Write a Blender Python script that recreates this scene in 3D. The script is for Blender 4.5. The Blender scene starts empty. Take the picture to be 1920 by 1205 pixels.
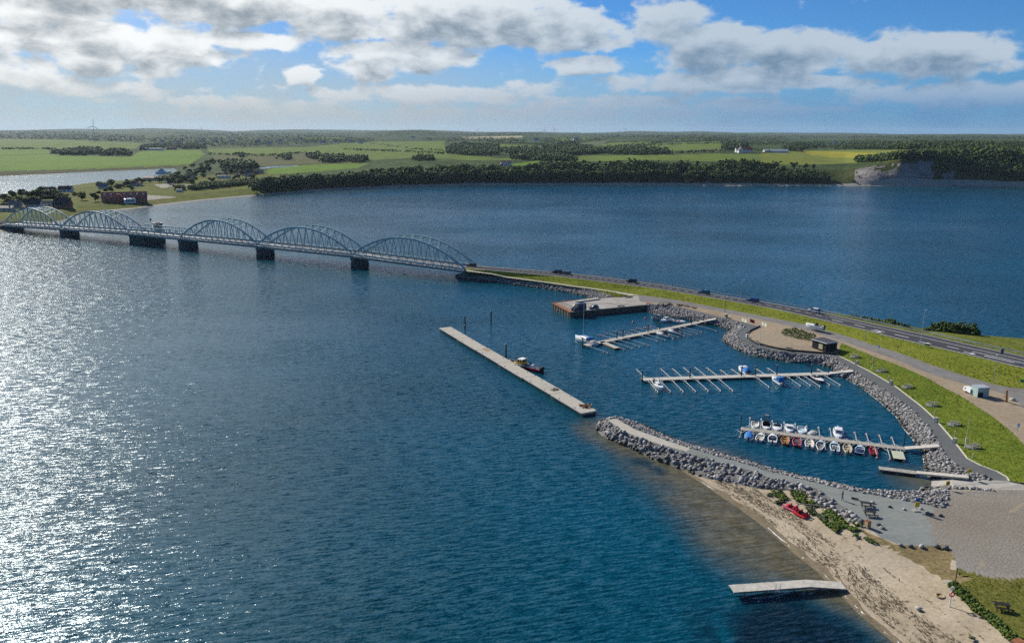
import bpy, math, random
import numpy as np
from mathutils import Vector, Matrix
from mathutils.geometry import tessellate_polygon

random.seed(7)
RNG = np.random.default_rng(11)
SC = bpy.context.scene
COL = SC.collection
R = math.radians

# ------------------------------------------------------------------ camera
PITCH, ROLL, EYE, FPX = R(13.72), R(-0.35), 65.0, 1450.0
cam_d = bpy.data.cameras.new("drone_camera")
cam = bpy.data.objects.new("drone_camera", cam_d)
COL.objects.link(cam)
cam_d.sensor_width = 36.0
cam_d.lens = 36.0 * FPX / 1920.0
cam_d.clip_start, cam_d.clip_end = 1.0, 60000.0
cam.matrix_world = Matrix.Translation((0, 0, EYE)) @ Matrix.Rotation(R(90) - PITCH, 4, 'X') @ Matrix.Rotation(-ROLL, 4, 'Z')
SC.camera = cam

# ------------------------------------------------------------------ sun, sky, exposure
SUN_AZ, SUN_EL = R(-39), R(31)          # left of the view direction, backlit
to_sun = Vector((math.sin(SUN_AZ) * math.cos(SUN_EL), math.cos(SUN_AZ) * math.cos(SUN_EL), math.sin(SUN_EL)))
sun_d = bpy.data.lights.new("sun", 'SUN')
sun_d.energy, sun_d.angle, sun_d.color = 4.2, R(0.53), (1.0, 0.95, 0.86)
sun = bpy.data.objects.new("sun", sun_d)
sun.rotation_euler = to_sun.to_track_quat('Z', 'Y').to_euler()
COL.objects.link(sun)
SC.view_settings.view_transform = 'Standard'
SC.view_settings.look = 'None'
SC.view_settings.exposure = 0.5
SC.view_settings.gamma = 1.0
SC.view_settings.use_curve_mapping = False
SC.cycles.use_denoising = False
SC.cycles.max_bounces = 6
SC.cycles.volume_bounces = 0
SC.cycles.sample_clamp_indirect = 6.0
SC.cycles.sample_clamp_direct = 5.0
SC.cycles.use_adaptive_sampling = False

# survey of the place: a point of the photograph -> the point of the plane z that it shows
_cp, _sp, _cr, _sr = math.cos(PITCH), math.sin(PITCH), math.cos(ROLL), math.sin(ROLL)
FW = np.array([0, _cp, -_sp])
RT = _cr * np.array([1, 0, 0.0]) + _sr * np.array([0, _sp, _cp])
UP = -_sr * np.array([1, 0, 0.0]) + _cr * np.array([0, _sp, _cp])

def ray(px, py):
    return FW + RT * ((px - 960) / FPX) - UP * ((py - 602.5) / FPX)

def at(px, py, z=0.0):
    d = ray(px, py)
    t = (z - EYE) / d[2]
    return Vector((d[0] * t, d[1] * t, z))

def ats(pts, z=0.0):
    return [at(p[0], p[1], p[2] if len(p) > 2 else z) for p in pts]

def project(P):
    P = np.asarray(P, float) - np.array([0, 0, EYE])
    w = P @ FW
    return 960 + FPX * (P @ RT) / w, 602.5 - FPX * (P @ UP) / w

# ------------------------------------------------------------------ node helpers
class NT:
    def __init__(s, tree):
        s.t = tree
    def n(s, kind, **kw):
        nd = s.t.nodes.new(kind)
        for k, v in kw.items():
            setattr(nd, k, v)
        return nd
    def put(s, sock, v):
        if v is None:
            return
        if isinstance(v, bpy.types.NodeSocket):
            s.t.links.new(v, sock)
        elif isinstance(v, (tuple, list)) and sock.type == 'RGBA' and len(v) == 3:
            sock.default_value = (*v, 1)
        else:
            sock.default_value = v
    def m(s, op, a, b=None, c=None, clamp=False):
        nd = s.n('ShaderNodeMath', operation=op, use_clamp=clamp)
        for i, v in enumerate((a, b, c)):
            s.put(nd.inputs[i], v)
        return nd.outputs[0]
    def vm(s, op, a, b=None, c=None):
        nd = s.n('ShaderNodeVectorMath', operation=op)
        for i, v in enumerate((a, b, c)):
            s.put(nd.inputs[i], v)
        return nd.outputs[1] if op in ('LENGTH', 'DOT_PRODUCT', 'DISTANCE') else nd.outputs[0]
    def mix(s, f, a, b, mode='MIX'):
        nd = s.n('ShaderNodeMix', data_type='RGBA', blend_type=mode)
        s.put(nd.inputs[0], f)
        s.put(nd.inputs[6], a)
        s.put(nd.inputs[7], b)
        return nd.outputs[2]
    def rng(s, v, a, b, c=0.0, d=1.0, smooth=True):
        nd = s.n('ShaderNodeMapRange', interpolation_type='SMOOTHSTEP' if smooth else 'LINEAR')
        for i, q in enumerate((v, a, b, c, d)):
            s.put(nd.inputs[i], q)
        return nd.outputs[0]
    def noise(s, vec, scale, detail=3.0, rough=0.5, out=0, dist=0.0):
        nd = s.n('ShaderNodeTexNoise')
        s.put(nd.inputs['Vector'], vec)
        s.put(nd.inputs['Scale'], scale)
        nd.inputs['Detail'].default_value = detail
        nd.inputs['Roughness'].default_value = rough
        nd.inputs['Distortion'].default_value = dist
        return nd.outputs[out]
    def comb(s, x, y, z):
        nd = s.n('ShaderNodeCombineXYZ')
        for i, v in enumerate((x, y, z)):
            s.put(nd.inputs[i], v)
        return nd.outputs[0]
    def sep(s, v):
        nd = s.n('ShaderNodeSeparateXYZ')
        s.put(nd.inputs[0], v)
        return nd.outputs

# ------------------------------------------------------------------ world: sky with clouds, all of it a function of direction only
world = bpy.data.worlds.new("World")
SC.world = world
world.use_nodes = True
wt = world.node_tree
wt.nodes.clear()
W = NT(wt)
w_out = W.n('ShaderNodeOutputWorld')
sky = W.n('ShaderNodeTexSky', sky_type='NISHITA')
sky.sun_disc = False
sky.sun_elevation = SUN_EL
sky.sun_rotation = SUN_AZ
sky.altitude = 1500
sky.air_density, sky.dust_density, sky.ozone_density = 1.0, 0.1, 4.0
# polarised, saturated blue as the camera recorded it
tint = W.mix(1.0, sky.outputs[0], (0.42, 0.84, 1.24), 'MULTIPLY')
bg_sky = W.n('ShaderNodeBackground')
W.put(bg_sky.inputs[0], tint)
bg_sky.inputs[1].default_value = 0.055

tc = W.n('ShaderNodeTexCoord')
DIR = tc.outputs['Generated']

def az_el(px, py):
    d = ray(px, py)
    return math.degrees(math.atan2(d[0], d[1])), math.degrees(math.atan2(d[2], math.hypot(d[0], d[1])))

# cloud banks: centre and half-size as bearing / elevation (surveyed), weight
BANKS = [(230, -8, 420, 36, 1.15), (20, 78, 110, 34, .95), (200, 74, 75, 28, 1.0), (165, 122, 62, 34, 1.15), (300, 105, 120, 44, .95),
         (450, 84, 130, 17, .8), (560, 145, 40, 20, .95), (760, 108, 150, 30, .95), (880, 40, 250, 55, 1.1),
         (1085, 122, 70, 19, 1.05), (1240, 40, 95, 46, .8), (1330, 85, 130, 48, 1.0), (1480, 92, 180, 40, 1.1), (1710, 96, 175, 36, 1.1),
         (1330, 152, 300, 20, .95), (1420, 128, 110, 18, .9), (1830, 168, 230, 24, .85), (620, 40, 120, 40, .9), (30, 140, 70, 26, .9),
         (790, 180, 280, 20, .72), (1000, 165, 120, 16, .6), (1200, 190, 300, 18, .62), (1850, 110, 120, 18, .7),
         (560, 15, 200, 28, 1.0), (430, 30, 150, 26, .95), (60, 25, 160, 30, 1.0), (1060, 62, 160, 36, .9), (690, 120, 60, 36, .9), (300, 60, 260, 60, .35), (1000, 214, 900, 13, .60), (480, 200, 300, 16, .62), (1500, 205, 260, 13, .6), (150, 175, 220, 18, .55), (700, 218, 250, 9, .66)]

def cloud_group():
    g = bpy.data.node_groups.new("cloud_density", 'ShaderNodeTree')
    g.interface.new_socket("Dir", in_out='INPUT', socket_type='NodeSocketVector')
    g.interface.new_socket("Lift", in_out='INPUT', socket_type='NodeSocketFloat')
    g.interface.new_socket("Density", in_out='OUTPUT', socket_type='NodeSocketFloat')
    G = NT(g)
    gi, go = G.n('NodeGroupInput'), G.n('NodeGroupOutput')
    x, y, z = G.sep(gi.outputs[0])
    az = G.m('MULTIPLY', G.m('ARCTAN2', x, y), 180 / math.pi)
    el = G.m('ADD', G.m('MULTIPLY', G.m('ARCSINE', z), 180 / math.pi), gi.outputs[1])
    zl = G.m('SINE', G.m('MULTIPLY', el, math.pi / 180))
    uv = G.comb(az, el, 0.0)
    acc = 0.0
    for (px, py, rx, ry, wgt) in BANKS:
        a, e = az_el(px, py)
        sa, se = rx / 25.3, ry / 25.3
        d = G.vm('LENGTH', G.vm('MULTIPLY', G.vm('SUBTRACT', uv, (a, e, 0)), (1 / sa, 1 / se, 0)))
        b = G.rng(d, 1.35, 0.25, 0.0, wgt)
        acc = b if acc == 0.0 else G.m('MAXIMUM', acc, b)
    nv = G.comb(G.m('MULTIPLY', x, 1.0), G.m('MULTIPLY', y, 1.0), G.m('MULTIPLY', zl, 1.9))
    big = G.noise(nv, 5.0, 2.0, 0.5)
    fine = G.noise(nv, 24.0, 8.0, 0.60, dist=0.3)
    # the rest of the sky carries the same kind of broken cloud
    gen = G.rng(big, 0.54, 0.78, 0.0, 0.95)
    gen = G.m('MULTIPLY', G.m('MULTIPLY', gen, G.rng(el, 9.5, 14.0)), G.rng(az, 12.0, -28.0, 0.12, 1.0))
    acc = G.m('MAXIMUM', acc, gen)
    bil = G.m('ABSOLUTE', G.m('SUBTRACT', G.m('MULTIPLY', G.noise(nv, 15.0, 4.0, 0.5), 2.0), 1.0))
    dens = G.m('ADD', acc, G.m('MULTIPLY', G.m('SUBTRACT', fine, 0.5), 1.6))
    dens = G.m('ADD', dens, G.m('MULTIPLY', G.m('SUBTRACT', 0.22, bil), 1.3))
    g.links.new(dens, go.inputs[0])
    return g

cg = cloud_group()

def cloud(lift):
    nd = W.n('ShaderNodeGroup')
    nd.node_tree = cg
    wt.links.new(DIR, nd.inputs[0])
    nd.inputs[1].default_value = lift
    return nd.outputs[0]

d0, d1 = cloud(0.0), cloud(0.95)
alpha = W.rng(d0, 0.30, 0.78)
lit = W.rng(d1, 1.85, 0.40)
dx, dy, dz = W.sep(DIR)
cosun = W.vm('DOT_PRODUCT', DIR, tuple(to_sun))
near_sun = W.rng(cosun, 0.55, 0.98)
c_lit = W.mix(near_sun, (0.345, 0.415, 0.49), (0.74, 0.75, 0.74))
c_shd = W.mix(near_sun, (0.095, 0.17, 0.265), (0.17, 0.205, 0.235))
c_col = W.mix(lit, c_shd, c_lit)
eldeg = W.m('MULTIPLY', W.m('ARCSINE', dz), 180 / math.pi)
# pale veil of far, thin cloud near the horizon
veil = W.m('MULTIPLY', W.m('MAXIMUM', W.rng(cosun, 0.80, 1.0, 0.0, 0.9), W.rng(eldeg, W.m('ADD', 5.5, W.m('MULTIPLY', near_sun, 5.5)), 0.3)), W.rng(W.noise(W.comb(dx, dy, W.m('MULTIPLY', dz, 3.2)), 13.0, 6.0, 0.55), 0.28, 0.75, 0.72, 1.0))
c_veil = W.mix(W.rng(cosun, 0.35, 0.90), (0.062, 0.18, 0.355), (0.36, 0.385, 0.385))
c_veil = W.mix(W.m('MULTIPLY', W.rng(cosun, 0.82, 1.0), W.rng(eldeg, 2.0, 9.0)), c_veil, (1.3, 1.28, 1.2))
bg_v = W.n('ShaderNodeBackground')
W.put(bg_v.inputs[0], c_veil)
bg_c = W.n('ShaderNodeBackground')
far_soft = W.rng(eldeg, 0.5, 4.5)
W.put(bg_c.inputs[0], W.mix(far_soft, c_veil, c_col))
bg_c.inputs[1].default_value = 1.0
mv = W.n('ShaderNodeMixShader')
W.put(mv.inputs[0], veil)
wt.links.new(bg_sky.outputs[0], mv.inputs[1])
wt.links.new(bg_v.outputs[0], mv.inputs[2])
mc = W.n('ShaderNodeMixShader')
W.put(mc.inputs[0], W.m('MULTIPLY', alpha, W.rng(eldeg, 0.2, 1.8, 0.25, 1.0)))
wt.links.new(mv.outputs[0], mc.inputs[1])
wt.links.new(bg_c.outputs[0], mc.inputs[2])
wt.links.new(mc.outputs[0], w_out.inputs['Surface'])
world.cycles.sampling_method = 'MANUAL'
world.cycles.sample_map_resolution = 512
# ------------------------------------------------------------------ materials
MAT = {}

def mat(name, col, rough=0.8, var=0.0, scale=1.0, col2=None, bump=0.0, bscale=None, metal=0.0, spec=0.3, detail=4.0, stretch=None, attr=None):
    if name in MAT:
        return MAT[name]
    m = bpy.data.materials.new(name)
    m.use_nodes = True
    t = m.node_tree
    T = NT(t)
    b = t.nodes['Principled BSDF']
    b.inputs['Roughness'].default_value = rough
    b.inputs['Metallic'].default_value = metal
    b.inputs['Specular IOR Level'].default_value = spec
    tco = T.n('ShaderNodeTexCoord').outputs['Object']
    if stretch:
        tco = T.vm('MULTIPLY', tco, stretch)
    if col2 is None and var > 0:
        col2 = tuple(min(1, c * (1 + var)) for c in col)
        col = tuple(c * (1 - var) for c in col)
    if col2 is not None:
        f = T.rng(T.noise(tco, scale, detail, 0.6), 0.32, 0.68)
        c = T.mix(f, col, col2)
        T.put(b.inputs['Base Color'], c)
    else:
        b.inputs['Base Color'].default_value = (*col, 1)
    if bump > 0:
        bn = T.n('ShaderNodeBump')
        bn.inputs['Strength'].default_value = 1.0
        bn.inputs['Distance'].default_value = bump
        T.put(bn.inputs['Height'], T.noise(tco, bscale or scale * 3, 4.0, 0.6))
        t.links.new(bn.outputs[0], b.inputs['Normal'])
    MAT[name] = m
    return m

def mat_multi(name, stops, scale, rough=0.9, bump=0.05, bscale=3.0, scale2=None, dark=0.5, stretch=None, speck=None):
    """several colours laid out by a large noise, darkened in small patches by a fine one"""
    m = bpy.data.materials.new(name)
    m.use_nodes = True
    t = m.node_tree
    T = NT(t)
    b = t.nodes['Principled BSDF']
    b.inputs['Roughness'].default_value = rough
    b.inputs['Specular IOR Level'].default_value = 0.02
    co = T.n('ShaderNodeTexCoord').outputs['Object']
    cs = T.vm('MULTIPLY', co, stretch) if stretch else co
    cr = T.n('ShaderNodeValToRGB')
    e = cr.color_ramp.elements
    e[0].position, e[0].color = 0.25, (*stops[0], 1)
    e[1].position, e[1].color = 0.75, (*stops[-1], 1)
    for i, s in enumerate(stops[1:-1]):
        q = e.new(0.25 + 0.5 * (i + 1) / (len(stops) - 1))
        q.color = (*s, 1)
    t.links.new(T.noise(cs, scale, 5.0, 0.6), cr.inputs[0])
    fine = T.rng(T.noise(cs, scale2 or scale * 9, 4.0, 0.65), 0.35, 0.65, dark, 1.0)
    c = T.mix(1.0, cr.outputs[0], T.comb(fine, fine, fine), 'MULTIPLY')
    if speck:
        sc_, thr, colr = speck
        c = T.mix(T.rng(T.noise(co, sc_, 2.0, 0.5), thr, thr + 0.05), c, colr)
    T.put(b.inputs['Base Color'], c)
    bn = T.n('ShaderNodeBump')
    bn.inputs['Distance'].default_value = bump
    T.put(bn.inputs['Height'], T.noise(co, bscale, 4.0, 0.6))
    t.links.new(bn.outputs[0], b.inputs['Normal'])
    MAT[name] = m
    return m

def mat_water():
    m = bpy.data.materials.new("sea_water")
    m.use_nodes = True
    t = m.node_tree
    T = NT(t)
    b = t.nodes['Principled BSDF']
    P = T.n('ShaderNodeNewGeometry').outputs['Position']
    # two families of wind waves, crests stretched across the wind; slopes taken straight from noise
    def waves(ang, stretch, scale, amp, detail):
        c, s = math.cos(ang), math.sin(ang)
        u = T.vm('DOT_PRODUCT', P, (c * stretch, s * stretch, 0))
        v = T.vm('DOT_PRODUCT', P, (-s, c, 0))
        n = T.noise(T.comb(u, v, 0.0), scale, detail, 0.55, out=1)
        return T.vm('MULTIPLY', T.vm('SUBTRACT', n, (0.5, 0.5, 0.5)), (amp, amp, 0)), (c, s)
    def dirslope(ang, stretch, scale, amp, detail, cross):
        # slope mostly along the travel direction (perpendicular to the crest)
        c, s = math.cos(ang), math.sin(ang)
        u = T.vm('DOT_PRODUCT', P, (c * stretch, s * stretch, 0))
        v = T.vm('DOT_PRODUCT', P, (-s, c, 0))
        n = T.n('ShaderNodeTexNoise')
        T.put(n.inputs['Vector'], T.comb(u, v, 0.0))
        n.inputs['Scale'].default_value = scale
        n.inputs['Detail'].default_value = detail
        n.inputs['Roughness'].default_value = 0.55
        x, y, z = T.sep(n.outputs[1])
        a = T.m('MULTIPLY', T.m('SUBTRACT', x, 0.5), amp)
        k = T.m('MULTIPLY', T.m('SUBTRACT', y, 0.5), amp * cross)
        return T.comb(T.m('ADD', T.m('MULTIPLY', a, -s), T.m('MULTIPLY', k, c)),
                      T.m('ADD', T.m('MULTIPLY', a, c), T.m('MULTIPLY', k, s)), 0.0)
    s1 = dirslope(R(14), 0.17, 1.8, 1.35, 1.0, 0.4)
    s2 = dirslope(R(28), 0.36, 3.6, 1.15, 2.0, 0.55)
    s3 = dirslope(R(-8), 0.8, 9.0, 0.7, 1.0, 0.9)
    gust = T.rng(T.noise(T.vm('MULTIPLY', P, (1, 1.6, 0)), 0.0055, 4.0, 0.6), 0.32, 0.68, 0.5, 1.25)
    att = T.n('ShaderNodeAttribute', attribute_name="calm").outputs['Fac']
    gust = T.m('MULTIPLY', gust, T.m('SUBTRACT', 1.0, att))
    sl = T.vm('ADD', T.vm('ADD', s1, s2), s3)
    sc_ = T.n('ShaderNodeVectorMath', operation='SCALE')
    T.put(sc_.inputs[0], sl)
    T.put(sc_.inputs['Scale'], gust)
    nrm = T.vm('NORMALIZE', T.vm('ADD', sc_.outputs[0], (0, 0, 1)))
    t.links.new(nrm, b.inputs['Normal'])
    sh = T.n('ShaderNodeAttribute', attribute_name="shallow").outputs['Fac']
    bed = T.mix(T.rng(T.noise(P, 0.35, 5.0, 0.65), 0.3, 0.7), (0.075, 0.068, 0.034), (0.135, 0.115, 0.062))
    deep = T.mix(T.rng(T.noise(P, 0.012, 3.0, 0.5), 0.3, 0.7), (0.0003, 0.042, 0.066), (0.0003, 0.060, 0.098))
    eel = T.n('ShaderNodeAttribute', attribute_name="eelgrass").outputs['Fac']
    T.put(b.inputs['Base Color'], T.mix(eel, T.mix(sh, deep, bed), (0.003, 0.014, 0.022)))
    b.inputs['Roughness'].default_value = 0.12
    b.inputs['IOR'].default_value = 1.333
    b.inputs['Specular IOR Level'].default_value = 0.5
    b.inputs['Specular Tint'].default_value = (0.45, 0.80, 1.0, 1)
    MAT["sea_water"] = m
    return m

M_WATER = mat_water()
mat_multi("beach_sand", [(0.315, 0.257, 0.179), (0.420, 0.347, 0.247), (0.473, 0.404, 0.304)], 0.12, bump=0.05, bscale=2.2, scale2=1.6, dark=0.8, speck=(1.1, 0.66, (0.16, 0.12, 0.075)))
mat_multi("wet_sand", [(0.15, 0.12, 0.075), (0.24, 0.195, 0.13), (0.20, 0.165, 0.105)], 0.2, bump=0.03, scale2=2.0, dark=0.7, rough=0.6)
mat_multi("gravel_lot", [(0.275, 0.235, 0.19), (0.315, 0.285, 0.24), (0.33, 0.315, 0.29), (0.38, 0.37, 0.35)], 0.03, bump=0.05, bscale=6.0, scale2=3.5, dark=0.55)
mat_multi("grey_gravel", [(0.190, 0.207, 0.196), (0.235, 0.252, 0.235), (0.263, 0.274, 0.252)], 0.11, bump=0.02, bscale=5.0, scale2=0.9, dark=0.86, stretch=(1, 1.6, 1))
mat_multi("sandy_lot", [(0.30, 0.235, 0.165), (0.36, 0.285, 0.20), (0.31, 0.26, 0.20)], 0.09, bump=0.03, bscale=3.0, scale2=0.9, dark=0.78)
mat_multi("asphalt_old", [(0.19, 0.175, 0.165), (0.23, 0.215, 0.20), (0.21, 0.21, 0.21)], 0.08, bump=0.01, scale2=0.5, dark=0.8)
mat_multi("asphalt_path", [(0.115, 0.121, 0.121), (0.135, 0.142, 0.142), (0.155, 0.155, 0.149)], 0.12, bump=0.01, scale2=1.2, dark=0.85)
mat_multi("asphalt_road", [(0.06, 0.062, 0.07), (0.075, 0.075, 0.082), (0.068, 0.07, 0.078)], 0.1, bump=0.005, scale2=0.6, dark=0.88)
mat_multi("concrete_pale", [(0.40, 0.37, 0.315), (0.47, 0.435, 0.37), (0.44, 0.41, 0.36)], 0.15, bump=0.01, scale2=1.1, dark=0.85)
mat_multi("slip_concrete", [(0.33, 0.315, 0.28), (0.40, 0.38, 0.335), (0.37, 0.36, 0.33)], 0.2, bump=0.01, scale2=1.2, dark=0.85)
mat_multi("rough_grass", [(0.099, 0.128, 0.028), (0.145, 0.171, 0.031), (0.205, 0.213, 0.048), (0.222, 0.213, 0.077)], 0.09, bump=0.10, bscale=1.6, scale2=0.9, dark=0.6)
mat_multi("mown_grass", [(0.142, 0.175, 0.023), (0.192, 0.216, 0.030), (0.232, 0.232, 0.046)], 0.07, bump=0.12, bscale=2.5, scale2=1.3, dark=0.78, speck=(0.8, 0.70, (0.30, 0.27, 0.05)))
mat_multi("slope_grass", [(0.089, 0.138, 0.022), (0.143, 0.187, 0.025), (0.178, 0.206, 0.035)], 0.1, bump=0.08, bscale=2.0, scale2=1.0, dark=0.7, speck=(0.9, 0.69, (0.22, 0.22, 0.04)))
mat_multi("dune_herb", [(0.065, 0.111, 0.023), (0.117, 0.163, 0.033), (0.208, 0.195, 0.052)], 0.35, bump=0.3, bscale=2.0, scale2=1.6, dark=0.5)
mat_multi("park_grass", [(0.128, 0.149, 0.030), (0.172, 0.172, 0.041), (0.209, 0.187, 0.060)], 0.16, bump=0.06, bscale=3.0, scale2=1.4, dark=0.55)
mat_multi("dry_grass", [(0.21, 0.17, 0.085), (0.26, 0.20, 0.10), (0.19, 0.165, 0.075)], 0.2, bump=0.05, scale2=1.6, dark=0.6)
mat("seaweed", (0.05, 0.038, 0.022), 0.7, 0.4, 1.2, bump=0.05, bscale=4)
mat("foam", (0.78, 0.8, 0.78), 0.6, 0.1, 2.0)
mat("road_paint", (0.72, 0.72, 0.70), 0.6, 0.08, 1.5)
for i, c in enumerate([(0.21, 0.205, 0.20), (0.30, 0.29, 0.28), (0.40, 0.385, 0.37), (0.135, 0.13, 0.125), (0.25, 0.21, 0.185)]):
    mat("granite_%s" % "abcde"[i], c, 0.85, 0.25, 2.5, bump=0.03, bscale=6)
mat("granite_wet", (0.045, 0.045, 0.036), 0.55, 0.4, 2.0)
# fields and far land
mat_multi("field_grass", [(0.112, 0.159, 0.029), (0.132, 0.179, 0.036), (0.127, 0.164, 0.043)], 0.004, bump=0.0, scale2=0.03, dark=0.8, stretch=(1, 0.35, 1))
mat_multi("field_bright", [(0.105, 0.184, 0.020), (0.124, 0.204, 0.025), (0.099, 0.174, 0.020)], 0.006, bump=0.0, scale2=0.05, dark=0.82, stretch=(1, 0.3, 1))
mat_multi("field_meadow", [(0.098, 0.102, 0.039), (0.122, 0.122, 0.049), (0.087, 0.098, 0.037)], 0.01, bump=0.0, scale2=0.06, dark=0.7)
mat_multi("field_yellow", [(0.253, 0.241, 0.029), (0.322, 0.287, 0.034), (0.196, 0.218, 0.029)], 0.012, bump=0.0, scale2=0.06, dark=0.8, stretch=(1, 0.4, 1))
mat_multi("field_plateau", [(0.146, 0.177, 0.033), (0.182, 0.206, 0.037), (0.153, 0.164, 0.041)], 0.01, bump=0.0, scale2=0.07, dark=0.8, stretch=(1, 0.5, 1))
mat_multi("field_cream", [(0.34, 0.31, 0.18), (0.38, 0.34, 0.2), (0.33, 0.31, 0.19)], 0.01, bump=0.0, scale2=0.05, dark=0.9)
mat_multi("field_grey", [(0.10, 0.12, 0.055), (0.12, 0.135, 0.065), (0.11, 0.12, 0.06)], 0.008, bump=0.0, scale2=0.05, dark=0.85)
mat_multi("far_land", [(0.041, 0.064, 0.025), (0.069, 0.101, 0.032), (0.051, 0.074, 0.028), (0.092, 0.115, 0.041)], 0.0016, bump=0.0, scale2=0.012, dark=0.6, stretch=(1, 0.45, 1))
mat_multi("reed_bank", [(0.06, 0.065, 0.02), (0.085, 0.082, 0.028), (0.10, 0.092, 0.035)], 0.02, bump=0.0, scale2=0.1, dark=0.6)
mat_multi("village_grass", [(0.089, 0.109, 0.018), (0.124, 0.140, 0.025), (0.140, 0.135, 0.037)], 0.02, bump=0.0, scale2=0.12, dark=0.65)
mat_multi("village_yard", [(0.30, 0.275, 0.23), (0.36, 0.33, 0.285), (0.33, 0.31, 0.275)], 0.05, bump=0.0, scale2=0.3, dark=0.8)
mat_multi("bank_scrub", [(0.036, 0.050, 0.017), (0.060, 0.074, 0.024), (0.102, 0.102, 0.036)], 0.03, bump=0.4, bscale=0.3, scale2=0.2, dark=0.5)
mat_multi("cliff_clay", [(0.144, 0.131, 0.119), (0.250, 0.231, 0.213), (0.362, 0.338, 0.312)], 0.06, bump=1.2, bscale=0.25, scale2=0.25, dark=0.55, stretch=(1, 1, 0.35))
mat_multi("shore_sand", [(0.30, 0.27, 0.215), (0.38, 0.345, 0.28), (0.34, 0.31, 0.255)], 0.05, bump=0.0, scale2=0.2, dark=0.8)
# leaves
def mat_leaf(name, col, var=0.35, scale=0.4, trans=0.4):
    m = mat(name, col, 0.75, var, scale, spec=0.15)
    t = m.node_tree
    b = t.nodes['Principled BSDF']
    T = NT(t)
    tr = T.n('ShaderNodeBsdfTranslucent')
    src = b.inputs['Base Color'].links[0].from_socket
    t.links.new(T.mix(0.5, src, (0.9 * col[0] + .1 * col[1], col[1], col[2] * .5)), tr.inputs[0])
    mx = T.n('ShaderNodeMixShader')
    mx.inputs[0].default_value = trans
    t.links.new(b.outputs[0], mx.inputs[1])
    t.links.new(tr.outputs[0], mx.inputs[2])
    out = [n for n in t.nodes if n.type == 'OUTPUT_MATERIAL'][0]
    t.links.new(mx.outputs[0], out.inputs[0])
mat_leaf("leaf_dark", (0.056, 0.096, 0.028))
mat_leaf("leaf_mid", (0.088, 0.138, 0.030))
mat_leaf("leaf_light", (0.165, 0.215, 0.042))
mat_leaf("leaf_grey", (0.10, 0.13, 0.075), 0.25, 0.8)
mat_leaf("flag_white", (0.74, 0.74, 0.73), 0.05, 1.0, 0.5)
mat_leaf("leaf_olive", (0.105, 0.112, 0.024))
mat_leaf("leaf_blue", (0.036, 0.072, 0.034))
mat_leaf("blade_green", (0.20, 0.23, 0.022), 0.3, 0.25, 0.5)
mat_leaf("blade_deep", (0.15, 0.19, 0.02), 0.3, 0.25, 0.5)
mat_leaf("blade_straw", (0.27, 0.25, 0.08), 0.3, 0.25, 0.5)
mat("bark", (0.06, 0.048, 0.036), 0.9, 0.3, 2.0)
# made things
mat("bridge_steel", (0.27, 0.40, 0.41), 0.5, 0.12, 0.25, spec=0.4)
mat("bridge_deck", (0.22, 0.21, 0.20), 0.8, 0.15, 0.4)
mat("pier_stone", (0.10, 0.10, 0.10), 0.85, 0.3, 0.5, bump=0.05)
mat("pier_green", (0.045, 0.09, 0.07), 0.8, 0.3, 0.5)
mat("white_paint", (0.76, 0.76, 0.74), 0.45, 0.06, 1.0, spec=0.4)
mat("gelcoat", (0.74, 0.75, 0.74), 0.25, 0.05, 1.0, spec=0.5)
mat("cream_paint", (0.60, 0.55, 0.42), 0.5, 0.08, 1.5)
mat("pale_blue_paint", (0.50, 0.60, 0.66), 0.4, 0.06, 1.5)
mat("orange_wood", (0.42, 0.19, 0.045), 0.45, 0.25, 3.0)
mat("maroon_paint", (0.13, 0.018, 0.022), 0.4, 0.2, 2.0)
mat("red_paint", (0.50, 0.03, 0.035), 0.4, 0.1, 2.0)
mat("red_plastic", (0.60, 0.02, 0.035), 0.35, 0.1, 2.0)
mat("pink_plastic", (0.62, 0.13, 0.18), 0.4, 0.1, 2.0)
mat("blue_canvas", (0.02, 0.16, 0.45), 0.75, 0.2, 2.0)
mat("navy_paint", (0.015, 0.025, 0.06), 0.35, 0.2, 2.0, spec=0.5)
mat("dark_paint", (0.018, 0.02, 0.024), 0.4, 0.2, 1.0, spec=0.4)
mat("dark_glass", (0.012, 0.016, 0.02), 0.08, spec=0.6)
mat("grey_rubber", (0.15, 0.155, 0.16), 0.6, 0.15, 2.0)
mat("inner_grey", (0.26, 0.28, 0.29), 0.7, 0.2, 3.0)
mat("black_rubber", (0.02, 0.02, 0.02), 0.7, 0.2, 2.0)
mat("grey_metal", (0.35, 0.36, 0.36), 0.4, 0.12, 1.0, metal=0.5)
mat("steel_pile", (0.035, 0.032, 0.03), 0.6, 0.4, 1.0)
mat("galvanised", (0.48, 0.52, 0.53), 0.45, 0.1, 1.0, metal=0.3)
mat("deck_planks", (0.40, 0.37, 0.315), 0.8, 0.2, 1.4, stretch=(0.3, 3, 1))
mat("deck_planks_pale", (0.46, 0.43, 0.375), 0.8, 0.16, 1.4)
mat("deck_planks_weathered", (0.34, 0.315, 0.27), 0.85, 0.2, 1.4)
mat("wet_timber", (0.10, 0.08, 0.055), 0.7, 0.4, 0.8)
mat("rust_timber", (0.27, 0.11, 0.05), 0.8, 0.35, 1.0)
mat("grey_timber", (0.23, 0.21, 0.185), 0.85, 0.25, 1.5)
mat("tan_timber", (0.38, 0.27, 0.15), 0.8, 0.2, 2.0)
mat("quay_planks", (0.25, 0.225, 0.20), 0.85, 0.22, 0.6)
mat("quay_concrete", (0.31, 0.285, 0.255), 0.9, 0.18, 0.3)
mat("black_wood", (0.022, 0.021, 0.021), 0.8, 0.3, 2.0)
mat("roof_felt", (0.055, 0.06, 0.068), 0.8, 0.2, 1.0)
mat("notice_yellow", (0.62, 0.48, 0.20), 0.6, 0.2, 3.0)
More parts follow.
